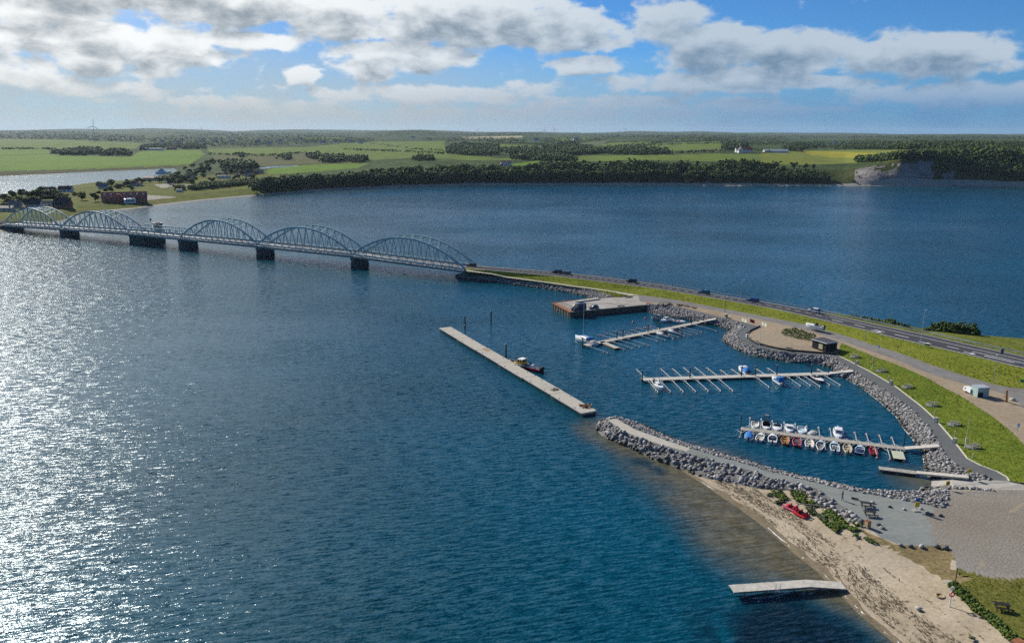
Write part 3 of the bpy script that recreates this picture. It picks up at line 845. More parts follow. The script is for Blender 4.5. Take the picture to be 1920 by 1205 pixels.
FIELDS = [
    ("field_bright", [(0, 304), (88, 300), (130, 302), (240, 303), (262, 291), (372, 288), (380, 297), (352, 316), (200, 325), (0, 333), (-500, 345), (-500, 312)]),
    ("field_bright", [(-500, 296), (0, 292), (88, 290.5), (88, 299), (0, 303), (-500, 311)]),
    ("field_grass", [(-500, 275), (0, 273), (100, 272), (262, 277), (250, 288), (0, 291), (-500, 295)]),
    ("reed_bank", [(-500, 346), (0, 333.5), (200, 325.5), (352, 316.5), (335, 322), (330, 324), (180, 332), (0, 343), (-500, 360)]),
    ("field_grass", [(384, 286), (440, 284), (570, 281), (665, 270), (826, 266), (836, 291), (930, 296), (885, 302), (780, 297), (700, 303), (645, 300), (570, 290), (500, 298), (390, 296)]),
    ("field_grass", [(700, 272.5), (830, 265), (824, 284), (770, 283), (690, 277)]),
    ("field_meadow", [(395, 297), (500, 299), (570, 291), (640, 301), (690, 303.5), (660, 311), (560, 313), (470, 318), (430, 316), (400, 312)]),
    ("field_bright", [(494, 327), (505, 321.5), (570, 314), (690, 309), (665, 319), (570, 328), (540, 331), (500, 331)]),
    ("field_grass", [(880, 302), (935, 297), (1100, 290), (1190, 288), (1320, 284), (1420, 283), (1420, 299), (1200, 297), (1110, 301), (1050, 302), (985, 300)]),
    ("field_bright", [(952, 308), (1008, 300.5), (996, 311), (968, 313)]),
    ("field_grass", [(1204, 271), (1230, 266), (1345, 260), (1352, 279), (1255, 284), (1215, 278)]),
    ("field_grey", [(1270, 279), (1350, 273), (1352, 280), (1258, 285)]),
    ("field_cream", [(862, 258), (975, 254.5), (977, 258.5), (900, 261.5), (865, 262)]),
    ("field_grass", [(905, 270), (1020, 273.5), (1010, 276.5), (908, 275)]),
    ("field_grey", [(1060, 270), (1085, 266), (1140, 260), (1122, 272), (1080, 280)]),
    ("field_grass", [(1120, 272), (1140, 264.5), (1232, 262), (1160, 274)]),
    ("field_grass", [(1030, 258), (1100, 256), (1110, 259), (1045, 263)]),
    ("field_plateau", [(1420, 283), (1505, 275), (1600, 274), (1740, 271), (1800, 272), (1815, 283), (1700, 290), (1648, 296), (1600, 298), (1545, 301), (1480, 303), (1420, 300)]),
    ("field_yellow", [(1500, 277), (1570, 277), (1655, 280), (1640, 288), (1560, 288), (1515, 284)]),
    ("field_yellow", [(1737, 270.5), (1812, 269.5), (1806, 273.5), (1745, 273.5)]),
    ("field_yellow", [(1885, 271.5), (1960, 270.5), (2100, 275), (2100, 286), (1925, 284)]),
    ("field_grey", [(1640, 259), (1720, 258), (1740, 267), (1650, 268)]),
    ("field_grass", [(1558, 266), (1630, 264), (1640, 270), (1565, 272)]),
    ("field_grass", [(1800, 257), (1870, 257), (1850, 263), (1795, 263)]),
    ("field_grass", [(1250, 257), (1310, 254), (1320, 257), (1260, 260)]),
    ("field_bright", [(560, 264), (640, 262), (660, 266), (580, 269)]),
    ("village_grass", [(-300, 470), (0, 447), (60, 434), (121, 418), (208, 404), (300, 392), (440, 376), (560, 365), (620, 360), (560, 357), (480, 352), (480, 344), (330, 358), (310, 362), (270, 366), (200, 374), (120, 390), (0, 425), (-300, 455)]),
    ("village_yard", [(265, 373), (280, 374.5), (322, 376.5), (330, 378), (290, 382), (262, 384)]),
    ("village_yard", [(286, 354), (310, 353), (370, 353.5), (372, 356), (318, 358), (300, 361)]),
    ("shore_sand", [(-300, 483), (0, 447), (30, 440), (45, 437.5), (20, 438), (0, 440), (-300, 470)]),
]

def build_land():
    pxs = np.arange(-560, 2500, 3.2)
    az = px_az(pxs)
    ds = np.interp(az, AZ_S, D_S)
    off = np.concatenate([[-30, -2], np.arange(0, 14, 3.5), np.arange(14, 130, 6.0)])
    g = np.geomspace(1.0, 13.5, 235)
    rows = [ds + o for o in off] + [(ds + 130) * k for k in g]
    D = np.array(rows)
    A = np.broadcast_to(az, D.shape)
    X, Y = D * np.sin(A), D * np.cos(A)
    Z = land_h(X.ravel(), Y.ravel())
    V = np.column_stack([X.ravel(), Y.ravel(), Z])
    F = fan_faces(*D.shape)
    C = V[F].mean(1)
    fx, fy = project(C)
    fd, fa = np.hypot(C[:, 0], C[:, 1]), np.arctan2(C[:, 0], C[:, 1])
    dsh = fd - np.interp(fa, AZ_S, D_S)
    wb = np.interp(fa, AZ_W, BANK_W[:, 1])
    kinds = ["far_land"]
    idx = np.zeros(len(F), int)
    def put(name, mask):
        if name not in kinds:
            kinds.append(name)
        idx[mask] = kinds.index(name)
    xs = np.interp(fa, px_az(np.array([-700, 2700.0])), [-700, 2700])
    put("bank_scrub", (dsh < wb + 10) & (fx > 470))
    put("village_grass", (fx < 520) & (fd < 1180) & (C[:, 2] > 0))
    nz = fbm(C[:, 0] * 0.03, C[:, 1] * 0.03 + C[:, 2] * 0.06, 4)
    put("cliff_clay", (dsh < wb) & (dsh > 5) & (((fx > 1600) & (fx < 1716) & (nz > 0.34)) | ((fx > 1712) & (fx < 1785) & (nz > 0.40)) | ((fx > 1215) & (fx < 1330) & (nz > 0.6))))
    put("bank_scrub", (dsh < wb + 25) & (fx > 1530) & (fx < 1600))
    for name, poly in FIELDS:
        put(name, in_poly(fx, fy, poly))
    put("shore_sand", (dsh < np.where(fx < 560, 7, 11)) & (dsh > -12))
    inl = in_poly(C[:, 0], C[:, 1], [tuple(p) for p in INLET_W])
    inw = in_poly(fx, fy, [(478, 321), (505, 317.5), (556, 314.5), (556, 316), (520, 319.5), (484, 322)])
    put("sea_water", inw)
    names = {"far_land": "hills", "bank_scrub": "bank", "cliff_clay": "cliff", "shore_sand": "far_beach", "sea_water": "pond", "reed_bank": "reed_bank", "rough_grass": "gully",
             "village_yard": "yard", "village_grass": "meadow"}
    keep = ~inl
    for k, kind in enumerate(kinds):
        f = F[(idx == k) & keep]
        if not len(f):
            continue
        u, inv = np.unique(f, return_inverse=True)
        me = np_mesh(kind, V[u], inv.reshape(f.shape)[:, ::-1], [kind], smooth=True)
        o = link(names.get(kind, "field"), me)
        tag(o, kind='structure')
build_land()

# ------------------------------------------------------------------ peninsula: sheets that share their edges
def sheet(name, pts, material, lift=0.0, kind='structure', label=None, sub=0.0):
    P = [Vector((p.x, p.y, p.z + lift)) for p in ats(pts)]
    tris = tessellate_polygon([[Vector((p.x, p.y, 0)) for p in P]])
    me = bpy.data.meshes.new(name)
    fs = []
    for t in tris:
        a, b, c = (P[i] for i in t)
        fs.append(t if (b - a).cross(c - a).z > 0 else t[::-1])
    me.from_pydata([tuple(p) for p in P], [], fs)
    me.materials.append(MAT[material])
    me.update()
    o = link(name, me)
    return tag(o, label, kind=kind)

rev = lambda l: list(reversed(l))
sheet("main_road", L_ROAD_FAR + rev(L_ROAD_NEAR), "asphalt_road", label="dark asphalt main road running along the causeway")
sheet("road_verge", L_NORTH_WATER + rev(L_ROAD_FAR), "rough_grass")
sheet("grass_embankment", L_ROAD_NEAR + [(3300, 1150, 2.6), (2700, 900, 2.8)] + rev(L_PATH + L_ACC_FAR[1:]), "mown_grass")
sheet("foot_path", L_PATH + rev(L_PATH2), "concrete_pale")
L_WROCK_TOP = [(868, 512, 1.9), (880, 516, 1.7), (906, 517, 1.9), (959, 523.5, 1.8), (1020, 531.5, 1.6), (1064, 537, 1.6), (1107, 541.5, 1.7), (1130, 547, 1.7), (1154, 555, 1.9)]
L_WROCK_BOT = [(852, 517, 0), (857, 522, 0), (898, 526, 0), (959, 533.5, 0), (1026, 541, 0), (1064, 547, 0), (1095, 553, 0), (1112, 561, 0)]
sheet("grass_wedge", L_PATH2 + [(1195, 550, 2.3), (1182, 553.5, 2.0)] + rev(L_WROCK_TOP), "rough_grass")
sheet("access_road", L_ACC_FAR + [(2250, 930, 3)] + rev(L_ACC_NEAR), "asphalt_old")
F_A = L_PROM_IN[:16]                       # up to the hut
sheet("sandy_lot", L_ACC_NEAR + rev(L_SLOPE_TOP) + rev(F_A) + [(1222, 567.5, 2.0)], "sandy_lot")
sheet("promenade", L_PROM_OUT + [(1896, 890, 1.9)] + rev(L_PROM_IN) , "asphalt_path")
sheet("grass_slope", L_SLOPE_TOP + [(1990, 893, 2.6)] + rev(L_PROM_IN[15:]), "slope_grass")
# the land goes on east of the picture: lawn and lots around the same road
def east_ground():
    a, b = at(2000, 634, 0), at(2060, 1360, 0)
    P = [(a.x - 4, a.y, 1.2), (a.x + 60, a.y - 18, 1.6), (330, 120, 1.8), (420, -40, 1.8), (300, -120, 1.8), (b.x + 30, -60, 1.6), (b.x + 6, b.y - 6, 1.2), (b.x + 14, b.y + 18, 1.6), (95, 112, 1.7), (116, 165, 1.7)]
    tris = tessellate_polygon([[Vector((x, y, 0)) for x, y, z in P]])
    me = bpy.data.meshes.new("ground")
    me.from_pydata(P, [], [t if (Vector(P[t[1]]) - Vector(P[t[0]])).cross(Vector(P[t[2]]) - Vector(P[t[0]])).z > 0 else t[::-1] for t in tris])
    me.materials.append(MAT["mown_grass"])
    tag(link("ground", me), kind='structure')
east_ground()
# quay
Q_TOP = [(1034.5, 567.5, 1.8), (1075, 561.5, 1.8), (1124, 557.5, 1.8), (1154, 555, 1.9), (1182, 553.5, 2.0), (1195, 550, 2.3), (1200, 562, 2.1), (1222, 567.5, 2.0), (1212.5, 569, 1.8), (1160, 574.5, 1.8), (1122.5, 578.5, 1.8), (1069, 584.5, 1.8)]
sheet("quay_deck", Q_TOP, "quay_concrete")
# slipway, gravel lot, breakwater, beach
SLIP = [(1715, 887, -0.9), (1790, 889, 1.0), (1863, 888.5, 1.7), (1896, 890, 1.9), (1925, 892, 1.95), (2150, 903, 2.0), (2150, 925, 2.0), (1922, 906, 1.95), (1867, 905.5, 1.7), (1787, 900, 1.0), (1715, 903, -0.9)]
sheet("slipway", SLIP, "slip_concrete")
sheet("lot_edge_grass", [(1896, 890, 1.9), (1925, 892, 1.95), (2150, 903, 2.0), (2150, 893, 2.6), (1990, 893, 2.6)], "slope_grass", lift=0.004)
LOT_W = [(1787, 900, 1.0), (1783, 912, 1.9), (1782, 930, 2.0), (1773, 942.5, 2.0)]
LOT_S = [(1780, 1010, 2.0), (1798, 1041, 2.0), (1798, 1058, 2.0), (1839, 1067, 2.1), (1883, 1077, 2.1), (1920, 1077, 2.1), (2150, 1075, 2.1)]
sheet("gravel_lot", [(2150, 925, 2.0), (1922, 906, 1.95), (1867, 905.5, 1.7)] + LOT_W + L_APRON_E[::-1][1:] + LOT_S[1:], "gravel_lot")
sheet("gravel_apron", L_PATH_S_FAR + L_PATH_S_NEAR + L_APRON_S[1:] + L_APRON_E[1:-1], "grey_gravel")
sheet("concrete_slab", [(x, y, 1.93) for x, y in [(1142, 785), (1156, 782), (1194, 802.5), (1246, 820), (1298, 837), (1289.5, 842), (1225, 824.5), (1173, 806)]], "concrete_pale", label="pale concrete slab on the breakwater head")
PARK = [(1839, 1070), (1883, 1077.5), (1920, 1077.5), (2150, 1076), (2150, 1330), (1960, 1245), (1912, 1199), (1873, 1160), (1832, 1137), (1800, 1100), (1795, 1088)]
PARK = [(x, y, 2.1 if y < 1085 else 2.3) for x, y in PARK]
sheet("park_grass", PARK, "park_grass")
L_DUNE = [(1636, 983, 2.0), (1659, 1000, 2.0), (1694, 1012, 2.0), (1733, 1013.5, 2.0), (1759, 1012, 2.0), (1780, 1010, 2.0), (1798, 1041, 2.0), (1798, 1058, 2.0), (1839, 1067, 2.1), (1839, 1070, 2.1), (1795, 1088, 2.3), (1800, 1100, 2.3), (1832, 1137, 2.3), (1873, 1160, 2.3), (1912, 1199, 2.3), (1960, 1245, 2.3), (2150, 1330, 2.3)]
from mathutils.geometry import delaunay_2d_cdt
DRY = [tuple(at(x, y, 2.0))[:2] for x, y in [(1626, 982), (1659, 1003), (1694, 1014), (1733, 1015), (1785, 1010), (1800, 1041), (1800, 1058), (1845, 1066), (1800, 1084), (1770, 1070), (1740, 1053), (1715, 1037), (1680, 1022), (1655, 1009), (1632, 992)]]
DUNE_W = np.array([tuple(at(*p)) for p in L_ROCK_SAND[1:] + L_DUNE[1:]])
def beach_z(Q):
    """height of the sand: from the water's edge up to the line of the dunes"""
    ds = seg_dist(Q, SHORE_W)
    dd = seg_dist(Q, DUNE_W[:, :2])
    k = np.argmin(np.hypot(Q[:, None, 0] - DUNE_W[None, :, 0], Q[:, None, 1] - DUNE_W[None, :, 1]) ** 2, 1)
    wgt = 1 / (np.hypot(Q[:, None, 0] - DUNE_W[None, :, 0], Q[:, None, 1] - DUNE_W[None, :, 1]) ** 2 + 1.0)
    zt = (wgt * DUNE_W[None, :, 2]).sum(1) / wgt.sum(1)
    return zt * np.minimum(1, ds / (ds + dd + 1e-6)) ** 0.9 + 0.10 * (fbm(Q[:, 0] * .5, Q[:, 1] * .5, 3) - .5) * np.minimum(1, np.minimum(ds, dd) / 2)
def build_beach():
    ring = L_BEACH + [(1995, 1410, 0), (2160, 1420, 1.2)] + rev(L_DUNE) + rev(L_ROCK_SAND)[1:-1]
    B = [tuple(at(*p)) for p in ring]
    nb = len(B)
    lo, hi = np.min(np.array(B), 0), np.max(np.array(B), 0)
    gx, gy = np.meshgrid(np.arange(lo[0], hi[0], .8), np.arange(lo[1], hi[1], .8))
    Q = np.stack([gx.ravel(), gy.ravel()], 1) + np.random.default_rng(2).uniform(-.25, .25, (gx.size, 2))
    Q = Q[in_poly(Q[:, 0], Q[:, 1], [b[:2] for b in B])]
    Q = Q[seg_dist(Q, np.array([b[:2] for b in B + B[:1]])) > .45]
    pts = [Vector(b[:2]) for b in B] + [Vector(q) for q in Q]
    V, _, F, ov, _, _ = delaunay_2d_cdt(pts, [], [list(range(nb))], 1, 1e-4)
    V = np.array([tuple(v) for v in V])
    z = beach_z(V)
    for i, o_ in enumerate(ov):
        if o_ and o_[0] < nb:
            z[i] = B[o_[0]][2]
    F = np.array([f if (V[f[1]] - V[f[0]])[0] * (V[f[2]] - V[f[0]])[1] - (V[f[1]] - V[f[0]])[1] * (V[f[2]] - V[f[0]])[0] > 0 else f[::-1] for f in F if len(f) == 3])
    C = V[F].mean(1)
    dry = in_poly(C[:, 0] + (fbm(C[:, 0] * .4, C[:, 1] * .4, 3) - .5) * 2.4, C[:, 1] + (fbm(C[:, 0] * .4 + 9, C[:, 1] * .4, 3) - .5) * 2.4, DRY)
    V3 = np.column_stack([V, z])
    for name, f in (("beach", F[~dry]), ("dry_grass", F[dry])):
        u, inv = np.unique(f, return_inverse=True)
        tag(link(name, np_mesh(name, V3[u], inv.reshape(f.shape), ["beach_sand" if name == "beach" else "dry_grass"], smooth=True)), kind='structure')
build_beach()
# strip of wet sand along the water, dry grass on the upper beach
def offset_line(line, d0, d1, z0, z1):
    P = [np.array(at(*p)) for p in line]
    out = []
    for i, p in enumerate(P):
        t = P[min(i + 1, len(P) - 1)] - P[max(i - 1, 0)]
        n = np.array([-t[1], t[0], 0]) / np.hypot(t[0], t[1])
        out.append((p + n * d0 + np.array([0, 0, z0]), p + n * d1 + np.array([0, 0, z1])))
    return out

def subdivide(line, step):
    P = [np.array(p[:2], float) for p in line]
    out = []
    for a, b in zip(P[:-1], P[1:]):
        k = max(1, int(np.hypot(*(b - a)) / step))
        out += [tuple(a + (b - a) * i / k) for i in range(k)]
    out.append(tuple(P[-1]))
    return out

def ribbon(name, line, fa, fb, za, zb, material, kind, label=None, step=3.0, seed=0):
    """strip between two uneven offsets of a surveyed line"""
    base = za if za > 1 else 0.0
    P = [np.array(at(x, y, base)) * np.array([1, 1, 0]) for x, y in subdivide(line, step)]
    vs, fs = [], []
    for i, p in enumerate(P):
        t = P[min(i + 1, len(P) - 1)] - P[max(i - 1, 0)]
        n = np.array([-t[1], t[0], 0]) / np.hypot(t[0], t[1])
        a, b = fa(i + seed), fb(i + seed)
        vs += [tuple(p + n * a + np.array([0, 0, za])), tuple(p + n * b + np.array([0, 0, zb]))]
        if i:
            fs.append((2 * i - 2, 2 * i, 2 * i + 1, 2 * i - 1))
    me = bpy.data.meshes.new(name)
    me.from_pydata(vs, [], fs)
    me.materials.append(MAT[material])
    return tag(link(name, me), label, kind=kind)

nz1 = lambda i, k, s: float(vnoise(np.array([i * k + s]), np.array([s * 1.7]))[0])
ribbon("wet_sand", L_BEACH, lambda i: -0.6, lambda i: 1.0 + 1.3 * nz1(i, .11, 3), 0.03, 0.24, "wet_sand", 'structure')
ribbon("foam", L_BEACH[1:], lambda i: -0.14 - 0.16 * nz1(i, .5, 1), lambda i: -0.12 + 0.55 * max(0, nz1(i, .37, 8) - .12) * (.5 + nz1(i, .05, 3)), 0.05, 0.09, "foam", 'stuff', "white line of foam where the waves reach the beach")
ribbon("foam", L_S_WATER[:4], lambda i: -0.5 * nz1(i, .6, 4), lambda i: 0.2 + 0.7 * nz1(i, .5, 2), 0.03, 0.05, "foam", 'stuff', "white foam along the stones beside the slipway")
ribbon("foam", L_IN_WATER[-12:], lambda i: -0.05, lambda i: -0.1 + 0.3 * nz1(i, .45, 6), 0.03, 0.04, "foam", 'stuff', "thin foam along the inner harbour stones")

ribbon("gravel_spill", [(1771, 944), (1765, 962), (1774, 988), (1780, 1011)], lambda i: -0.9 - 1.6 * nz1(i, .31, 2), lambda i: 0.5 + 1.0 * nz1(i, .4, 9), 2.012, 2.012, "gravel_lot", 'structure', step=1.5)
ribbon("grass_spill", [(1800, 1060), (1839, 1069), (1883, 1077.5), (1925, 1077.5), (1990, 1077)], lambda i: -0.3 - 0.8 * nz1(i, .5, 2), lambda i: 0.2 + 1.3 * nz1(i, .45, 7) ** 2, 2.125, 2.125, "park_grass", 'structure', step=1.5)
ribbon("dirt_track", [(1925, 930), (1880, 960), (1850, 1000), (1845, 1050)], lambda i: -.35 + .2 * nz1(i, .3, 1), lambda i: .35 + .2 * nz1(i, .3, 4), 2.016, 2.016, "sandy_lot", 'structure', step=3)
ribbon("dirt_track", [(1945, 938), (1900, 966), (1870, 1004), (1866, 1054)], lambda i: -.35 + .2 * nz1(i, .3, 5), lambda i: .35 + .2 * nz1(i, .3, 8), 2.016, 2.016, "sandy_lot", 'structure', step=3)
# stone revetments: base slopes, then the stones
def revet(name, top, bot, label):
    return sheet(name, top + rev(bot), "granite_d", label=label)
L_W_T = [(x, y, z) for x, y, z in L_WROCK_TOP]
rv_w = revet("rock_revetment", L_WROCK_TOP, L_WROCK_BOT, "grey stone revetment beside the bridge abutment")
rv_e = revet("rock_revetment", [(1212.5, 569, 1.8)] + L_PROM_OUT, L_IN_WATER + [(1790, 889, 1.0)], "grey stone revetment along the promenade")
rv_n = revet("rock_revetment", L_PATH_S_FAR[:-1] , LOT_W[2:3] + LOT_W[1:2] + LOT_W[0:1] + L_S_WATER[:16], "narrow stone edge on the harbour side of the breakwater")
rv_o = revet("rock_revetment", [(1158, 781, 1.9)] + L_PATH_S_FAR[-1:] + L_PATH_S_NEAR, L_S_WATER[15:] + L_ROCK_SAND[1:-1], "stone armour on the sea side of the breakwater")

from mathutils.bvhtree import BVHTree
_BVH = {}
def on_sheet(name, px, py, dflt=2.2):
    """survey a point onto a named ground sheet (where the sight line meets it)"""
    if name not in _BVH:
        o = bpy.data.objects[name]
        _BVH[name] = BVHTree.FromPolygons([v.co.copy() for v in o.data.vertices], [tuple(p.vertices) for p in o.data.polygons])
    d = Vector(ray(px, py)).normalized()
    hit = _BVH[name].ray_cast(Vector((0, 0, EYE)), d)
    return hit[0] if hit[0] is not None else at(px, py, dflt)
# ------------------------------------------------------------------ stones of the revetments
_phi = (1 + 5 ** 0.5) / 2
ICO_V = np.array([(-1, _phi, 0), (1, _phi, 0), (-1, -_phi, 0), (1, -_phi, 0), (0, -1, _phi), (0, 1, _phi), (0, -1, -_phi), (0, 1, -_phi), (_phi, 0, -1), (_phi, 0, 1), (-_phi, 0, -1), (-_phi, 0, 1)]) / math.hypot(1, _phi)
ICO_F = np.array([(0, 11, 5), (0, 5, 1), (0, 1, 7), (0, 7, 10), (0, 10, 11), (1, 5, 9), (5, 11, 4), (11, 10, 2), (10, 7, 6), (7, 1, 8), (3, 9, 4), (3, 4, 2), (3, 2, 6), (3, 6, 8), (3, 8, 9), (4, 9, 5), (2, 4, 11), (6, 2, 10), (8, 6, 7), (9, 8, 1)])
OCT_V = np.array([(1, 0, 0), (0, 1, 0), (-1, 0, 0), (0, -1, 0), (0, 0, 1), (0, 0, -1)], float)
OCT_F = np.array([(0, 1, 4), (1, 2, 4), (2, 3, 4), (3, 0, 4), (1, 0, 5), (2, 1, 5), (3, 2, 5), (0, 3, 5)])
STONE_MATS = ["granite_a", "granite_b", "granite_c", "granite_d", "granite_e", "granite_wet"]

def rock_verts(rng):
    v = ICO_V * rng.uniform(0.72, 1.12, (12, 1)) * np.array([1.0, rng.uniform(0.65, 0.95), rng.uniform(0.55, 0.8)])
    return v
ROCKS = [rock_verts(RNG) for _ in range(9)]
ROCK_ME = {}
def rock_mesh(shape, m):
    if (shape, m) not in ROCK_ME:
        ROCK_ME[(shape, m)] = np_mesh("stone", ROCKS[shape], ICO_F, [STONE_MATS[m]])
    return ROCK_ME[(shape, m)]

def sample_tris(o, n, rng):
    me = o.data
    V = np.array([tuple(v.co) for v in me.vertices])
    T = []
    for p in me.polygons:
        q = list(p.vertices)
        T += [(q[0], q[i], q[i + 1]) for i in range(1, len(q) - 1)]
    T = np.array(T)
    a, b, c = V[T[:, 0]], V[T[:, 1]], V[T[:, 2]]
    ar = np.linalg.norm(np.cross(b - a, c - a), axis=1) / 2
    if n < 1:
        n = int(ar.sum() * n * 1000)            # n given as thousandths per square metre
    k = rng.choice(len(T), int(n), p=ar / ar.sum())
    u, v = rng.random(int(n)), rng.random(int(n))
    s = u + v > 1
    u[s], v[s] = 1 - u[s], 1 - v[s]
    return a[k] + (b - a)[k] * u[:, None] + (c - a)[k] * v[:, None]

def area_of(o):
    return sum(p.area for p in o.data.polygons)

STONES = []       # parent, position, radius, shape, material, rotation
for o, dia, dens in ((rv_w, 0.72, 2.0), (rv_e, 0.62, 2.1), (rv_n, 0.56, 2.1), (rv_o, 0.86, 2.1)):
    n = int(area_of(o) * dens / dia ** 2)
    P = sample_tris(o, n, RNG)
    for p in P:
        r = 0.5 * dia * min(1.9, max(0.45, RNG.lognormal(-0.06, 0.36)))
        if p[2] + r * 0.5 < -0.05:
            continue
        m = RNG.choice(5, p=[.30, .26, .18, .14, .12])
        if p[2] < 0.22 + 0.18 * RNG.random():
            m = 5
        STONES.append((o, p + np.array([0, 0, r * 0.15]), r, int(RNG.integers(9)), int(m), RNG.uniform(0, 6.28, 3)))
for i in range(46):                                  # the row of stones beside the slipway, and loose ones at the feet
    t = RNG.random()
    p = np.array(at(1790 + 78 * t, 902.5 + 5.5 * t + RNG.normal(0, 1.0), 1.6 + 0.3 * t))
    STONES.append((rv_n, p, RNG.uniform(0.25, 0.5), int(RNG.integers(9)), int(RNG.integers(5)), RNG.uniform(0, 6.28, 3)))
STONES.sort(key=lambda s: np.linalg.norm(s[1] - np.array([0, 0, EYE])) / s[2])

def euler_np(r):
    cx, cy, cz = np.cos(r)
    sx, sy, sz = np.sin(r)
    return np.array([[cz * cy, cz * sy * sx - sz * cx, cz * sy * cx + sz * sx], [sz * cy, sz * sy * sx + cz * cx, sz * sy * cx - cz * sx], [-sy, cy * sx, cy * cx]])

for o, p, r, sh, m, rot in STONES[:300]:
    link("stone", rock_mesh(sh, m), o, tuple(p), (rot[0] * 0.08, rot[1] * 0.08, rot[2]), (r, r, r))
for o in (rv_w, rv_e, rv_n, rv_o):
    VV, FF, MM = [], [], []
    for q, p, r, sh, m, rot in STONES[300:]:
        if q is o:
            VV.append(ROCKS[sh] @ euler_np(np.array([rot[0] * 0.08, rot[1] * 0.08, rot[2]])).T * r + p)
            FF.append(ICO_F + 12 * (len(VV) - 1))
            MM.append(np.full(20, m))
    ob = link("stones", np_mesh("stones", np.concatenate(VV), np.concatenate(FF), STONE_MATS, np.concatenate(MM)), o)
    tag(ob, kind='stuff')

# loose boulders lying about, each a thing of its own
BOULDERS = [(1640, 933, .55, 2, "pale boulder beside the upper picnic table on the gravel apron"), (1641, 939.5, .5, 2, "low pale boulder touching the upper picnic table's end"),
            (1672, 940, .5, 3, "dark boulder alone in the middle of the gravel apron"), (1699, 945, .4, 2, "small light boulder left of the yellow information post"),
            (1731, 943.5, .4, 1, "flat light boulder right of the yellow information post"), (1744, 952, .55, 3, "dark boulder pair's left stone near the revetment corner"), (1750, 953, .5, 3, "dark boulder pair's right stone near the revetment corner"),
            (1767, 955, .6, 3, "dark boulder on the seam of grey apron and brown lot"), (1652, 974, .55, 3, "dark boulder right of the timber litter bin"), (1657, 979, .35, 2, "small pale boulder southeast of the timber litter bin"),
            (1660, 981, .5, 3, "dark boulder at the southwest rim of the apron"), (1694, 1012, .5, 0, "grey boulder on the south rim of the apron, leftmost there"), (1712, 1013.5, .5, 3, "dark boulder on the south rim of the apron left of the white one"),
            (1733, 1014, .62, 2, "white boulder on the south rim of the apron"), (1762, 1013.5, .65, 3, "dark boulder right of the white one on the apron rim"), (1778, 1016, .7, 3, "dark boulder at the southeast corner of the apron"),
            (1900, 737, .95, 2, "big pale boulder beside the rust steel post"), (1728, 1130, .5, 2, "pale stone lying alone on the beach sand")]
for x, y, r, m, lab in BOULDERS:
    z = 3.0 if x > 1880 else (1.35 if y > 1100 else 2.0)
    b = link("boulder", rock_mesh(int(RNG.integers(9)), m), None, tuple(at(x, y, z + r * 0.25)), (0, 0, RNG.uniform(0, 6)), (r, r, r * 0.9))
    tag(b, lab, "boulder", "loose boulders around the apron" if y > 900 and x < 1790 and y < 1100 else None)

# ------------------------------------------------------------------ seaweed thrown up on the beach
def weed():
    VV, FF = [], []
    line = [np.array(at(x, y, 0)) for x, y in subdivide(L_BEACH[1:-1], 2.0)]
    k = 0
    for i in range(1, len(line) - 1):
        t = line[i + 1] - line[i - 1]
        L = np.hypot(t[0], t[1])
        t = t / L
        n = np.array([-t[1], t[0], 0])
        for _ in range(int(L * 52)):
            d = RNG.choice([RNG.normal(2.3, .4), RNG.normal(3.8, .7), RNG.normal(5.6, .4), RNG.normal(1.5, .15), RNG.normal(9.0, .12)], p=[.22, .40, .27, .07, .04])
            p = line[i] + n * d + t * RNG.uniform(-1, 1)
            q = vnoise(np.array([i * .09 + 40]), np.array([d * 1.5 + 7]))[0] * .6 + vnoise(np.array([i * .45]), np.array([d * 3.2 + 9]))[0] * .4
            if q < 0.47:
                continue
            a = RNG.normal(0, .3)
            u = t * math.cos(a) + n * math.sin(a)
            w = np.array([-u[1], u[0], 0])
            l, h = RNG.uniform(.1, .5), RNG.uniform(.02, .06)
            base = p * np.array([1, 1, 0])
            VV += [base - u * l, base + w * h + np.array([0, 0, .02]), base + u * l, base - w * h + np.array([0, 0, .02]), base + np.array([0, 0, .07])]
            FF += [(k, k + 3, k + 4), (k + 3, k + 2, k + 4), (k + 2, k + 1, k + 4), (k + 1, k, k + 4)]
            k += 5
    VV = np.array(VV)
    VV[:, 2] += np.repeat(beach_z(VV[::5, :2]), 5) + .02
    o = link("seaweed", np_mesh("seaweed", VV, np.array(FF), ["seaweed"]))
    tag(o, "dark seaweed in broken bands along the beach", kind='stuff')
weed()
# ------------------------------------------------------------------ plants
LEAVES = ["leaf_dark", "leaf_mid", "leaf_light", "leaf_grey"]
KINDS = [["leaf_dark", "leaf_mid", "leaf_light"], ["leaf_mid", "leaf_olive", "leaf_light"], ["leaf_dark", "leaf_blue", "leaf_mid"]]

def lumps(centres, radii, mats, rng, jit=0.35, squash=0.85):
    """irregular leaf clumps: one octahedron each"""
    n = len(centres)
    j = rng.uniform(1 - jit, 1 + jit, (n, 6, 1))
    ang = rng.uniform(0, 6.28, n)
    c, s = np.cos(ang), np.sin(ang)
    base = OCT_V[None] * j * np.asarray(radii)[:, None, None]
    tl = rng.normal(0, 0.35, (n, 2))
    x = base[:, :, 0] * c[:, None] - base[:, :, 1] * s[:, None] + base[:, :, 2] * tl[:, :1]
    y = base[:, :, 0] * s[:, None] + base[:, :, 1] * c[:, None] + base[:, :, 2] * tl[:, 1:]
    z = base[:, :, 2] * squash + base[:, :, 0] * tl[:, :1]
    V = np.stack([x, y, z], 2) + np.asarray(centres)[:, None]
    F = OCT_F[None] + (np.arange(n) * 6)[:, None, None]
    return V.reshape(-1, 3), F.reshape(-1, 3), np.repeat(np.asarray(mats), 8)

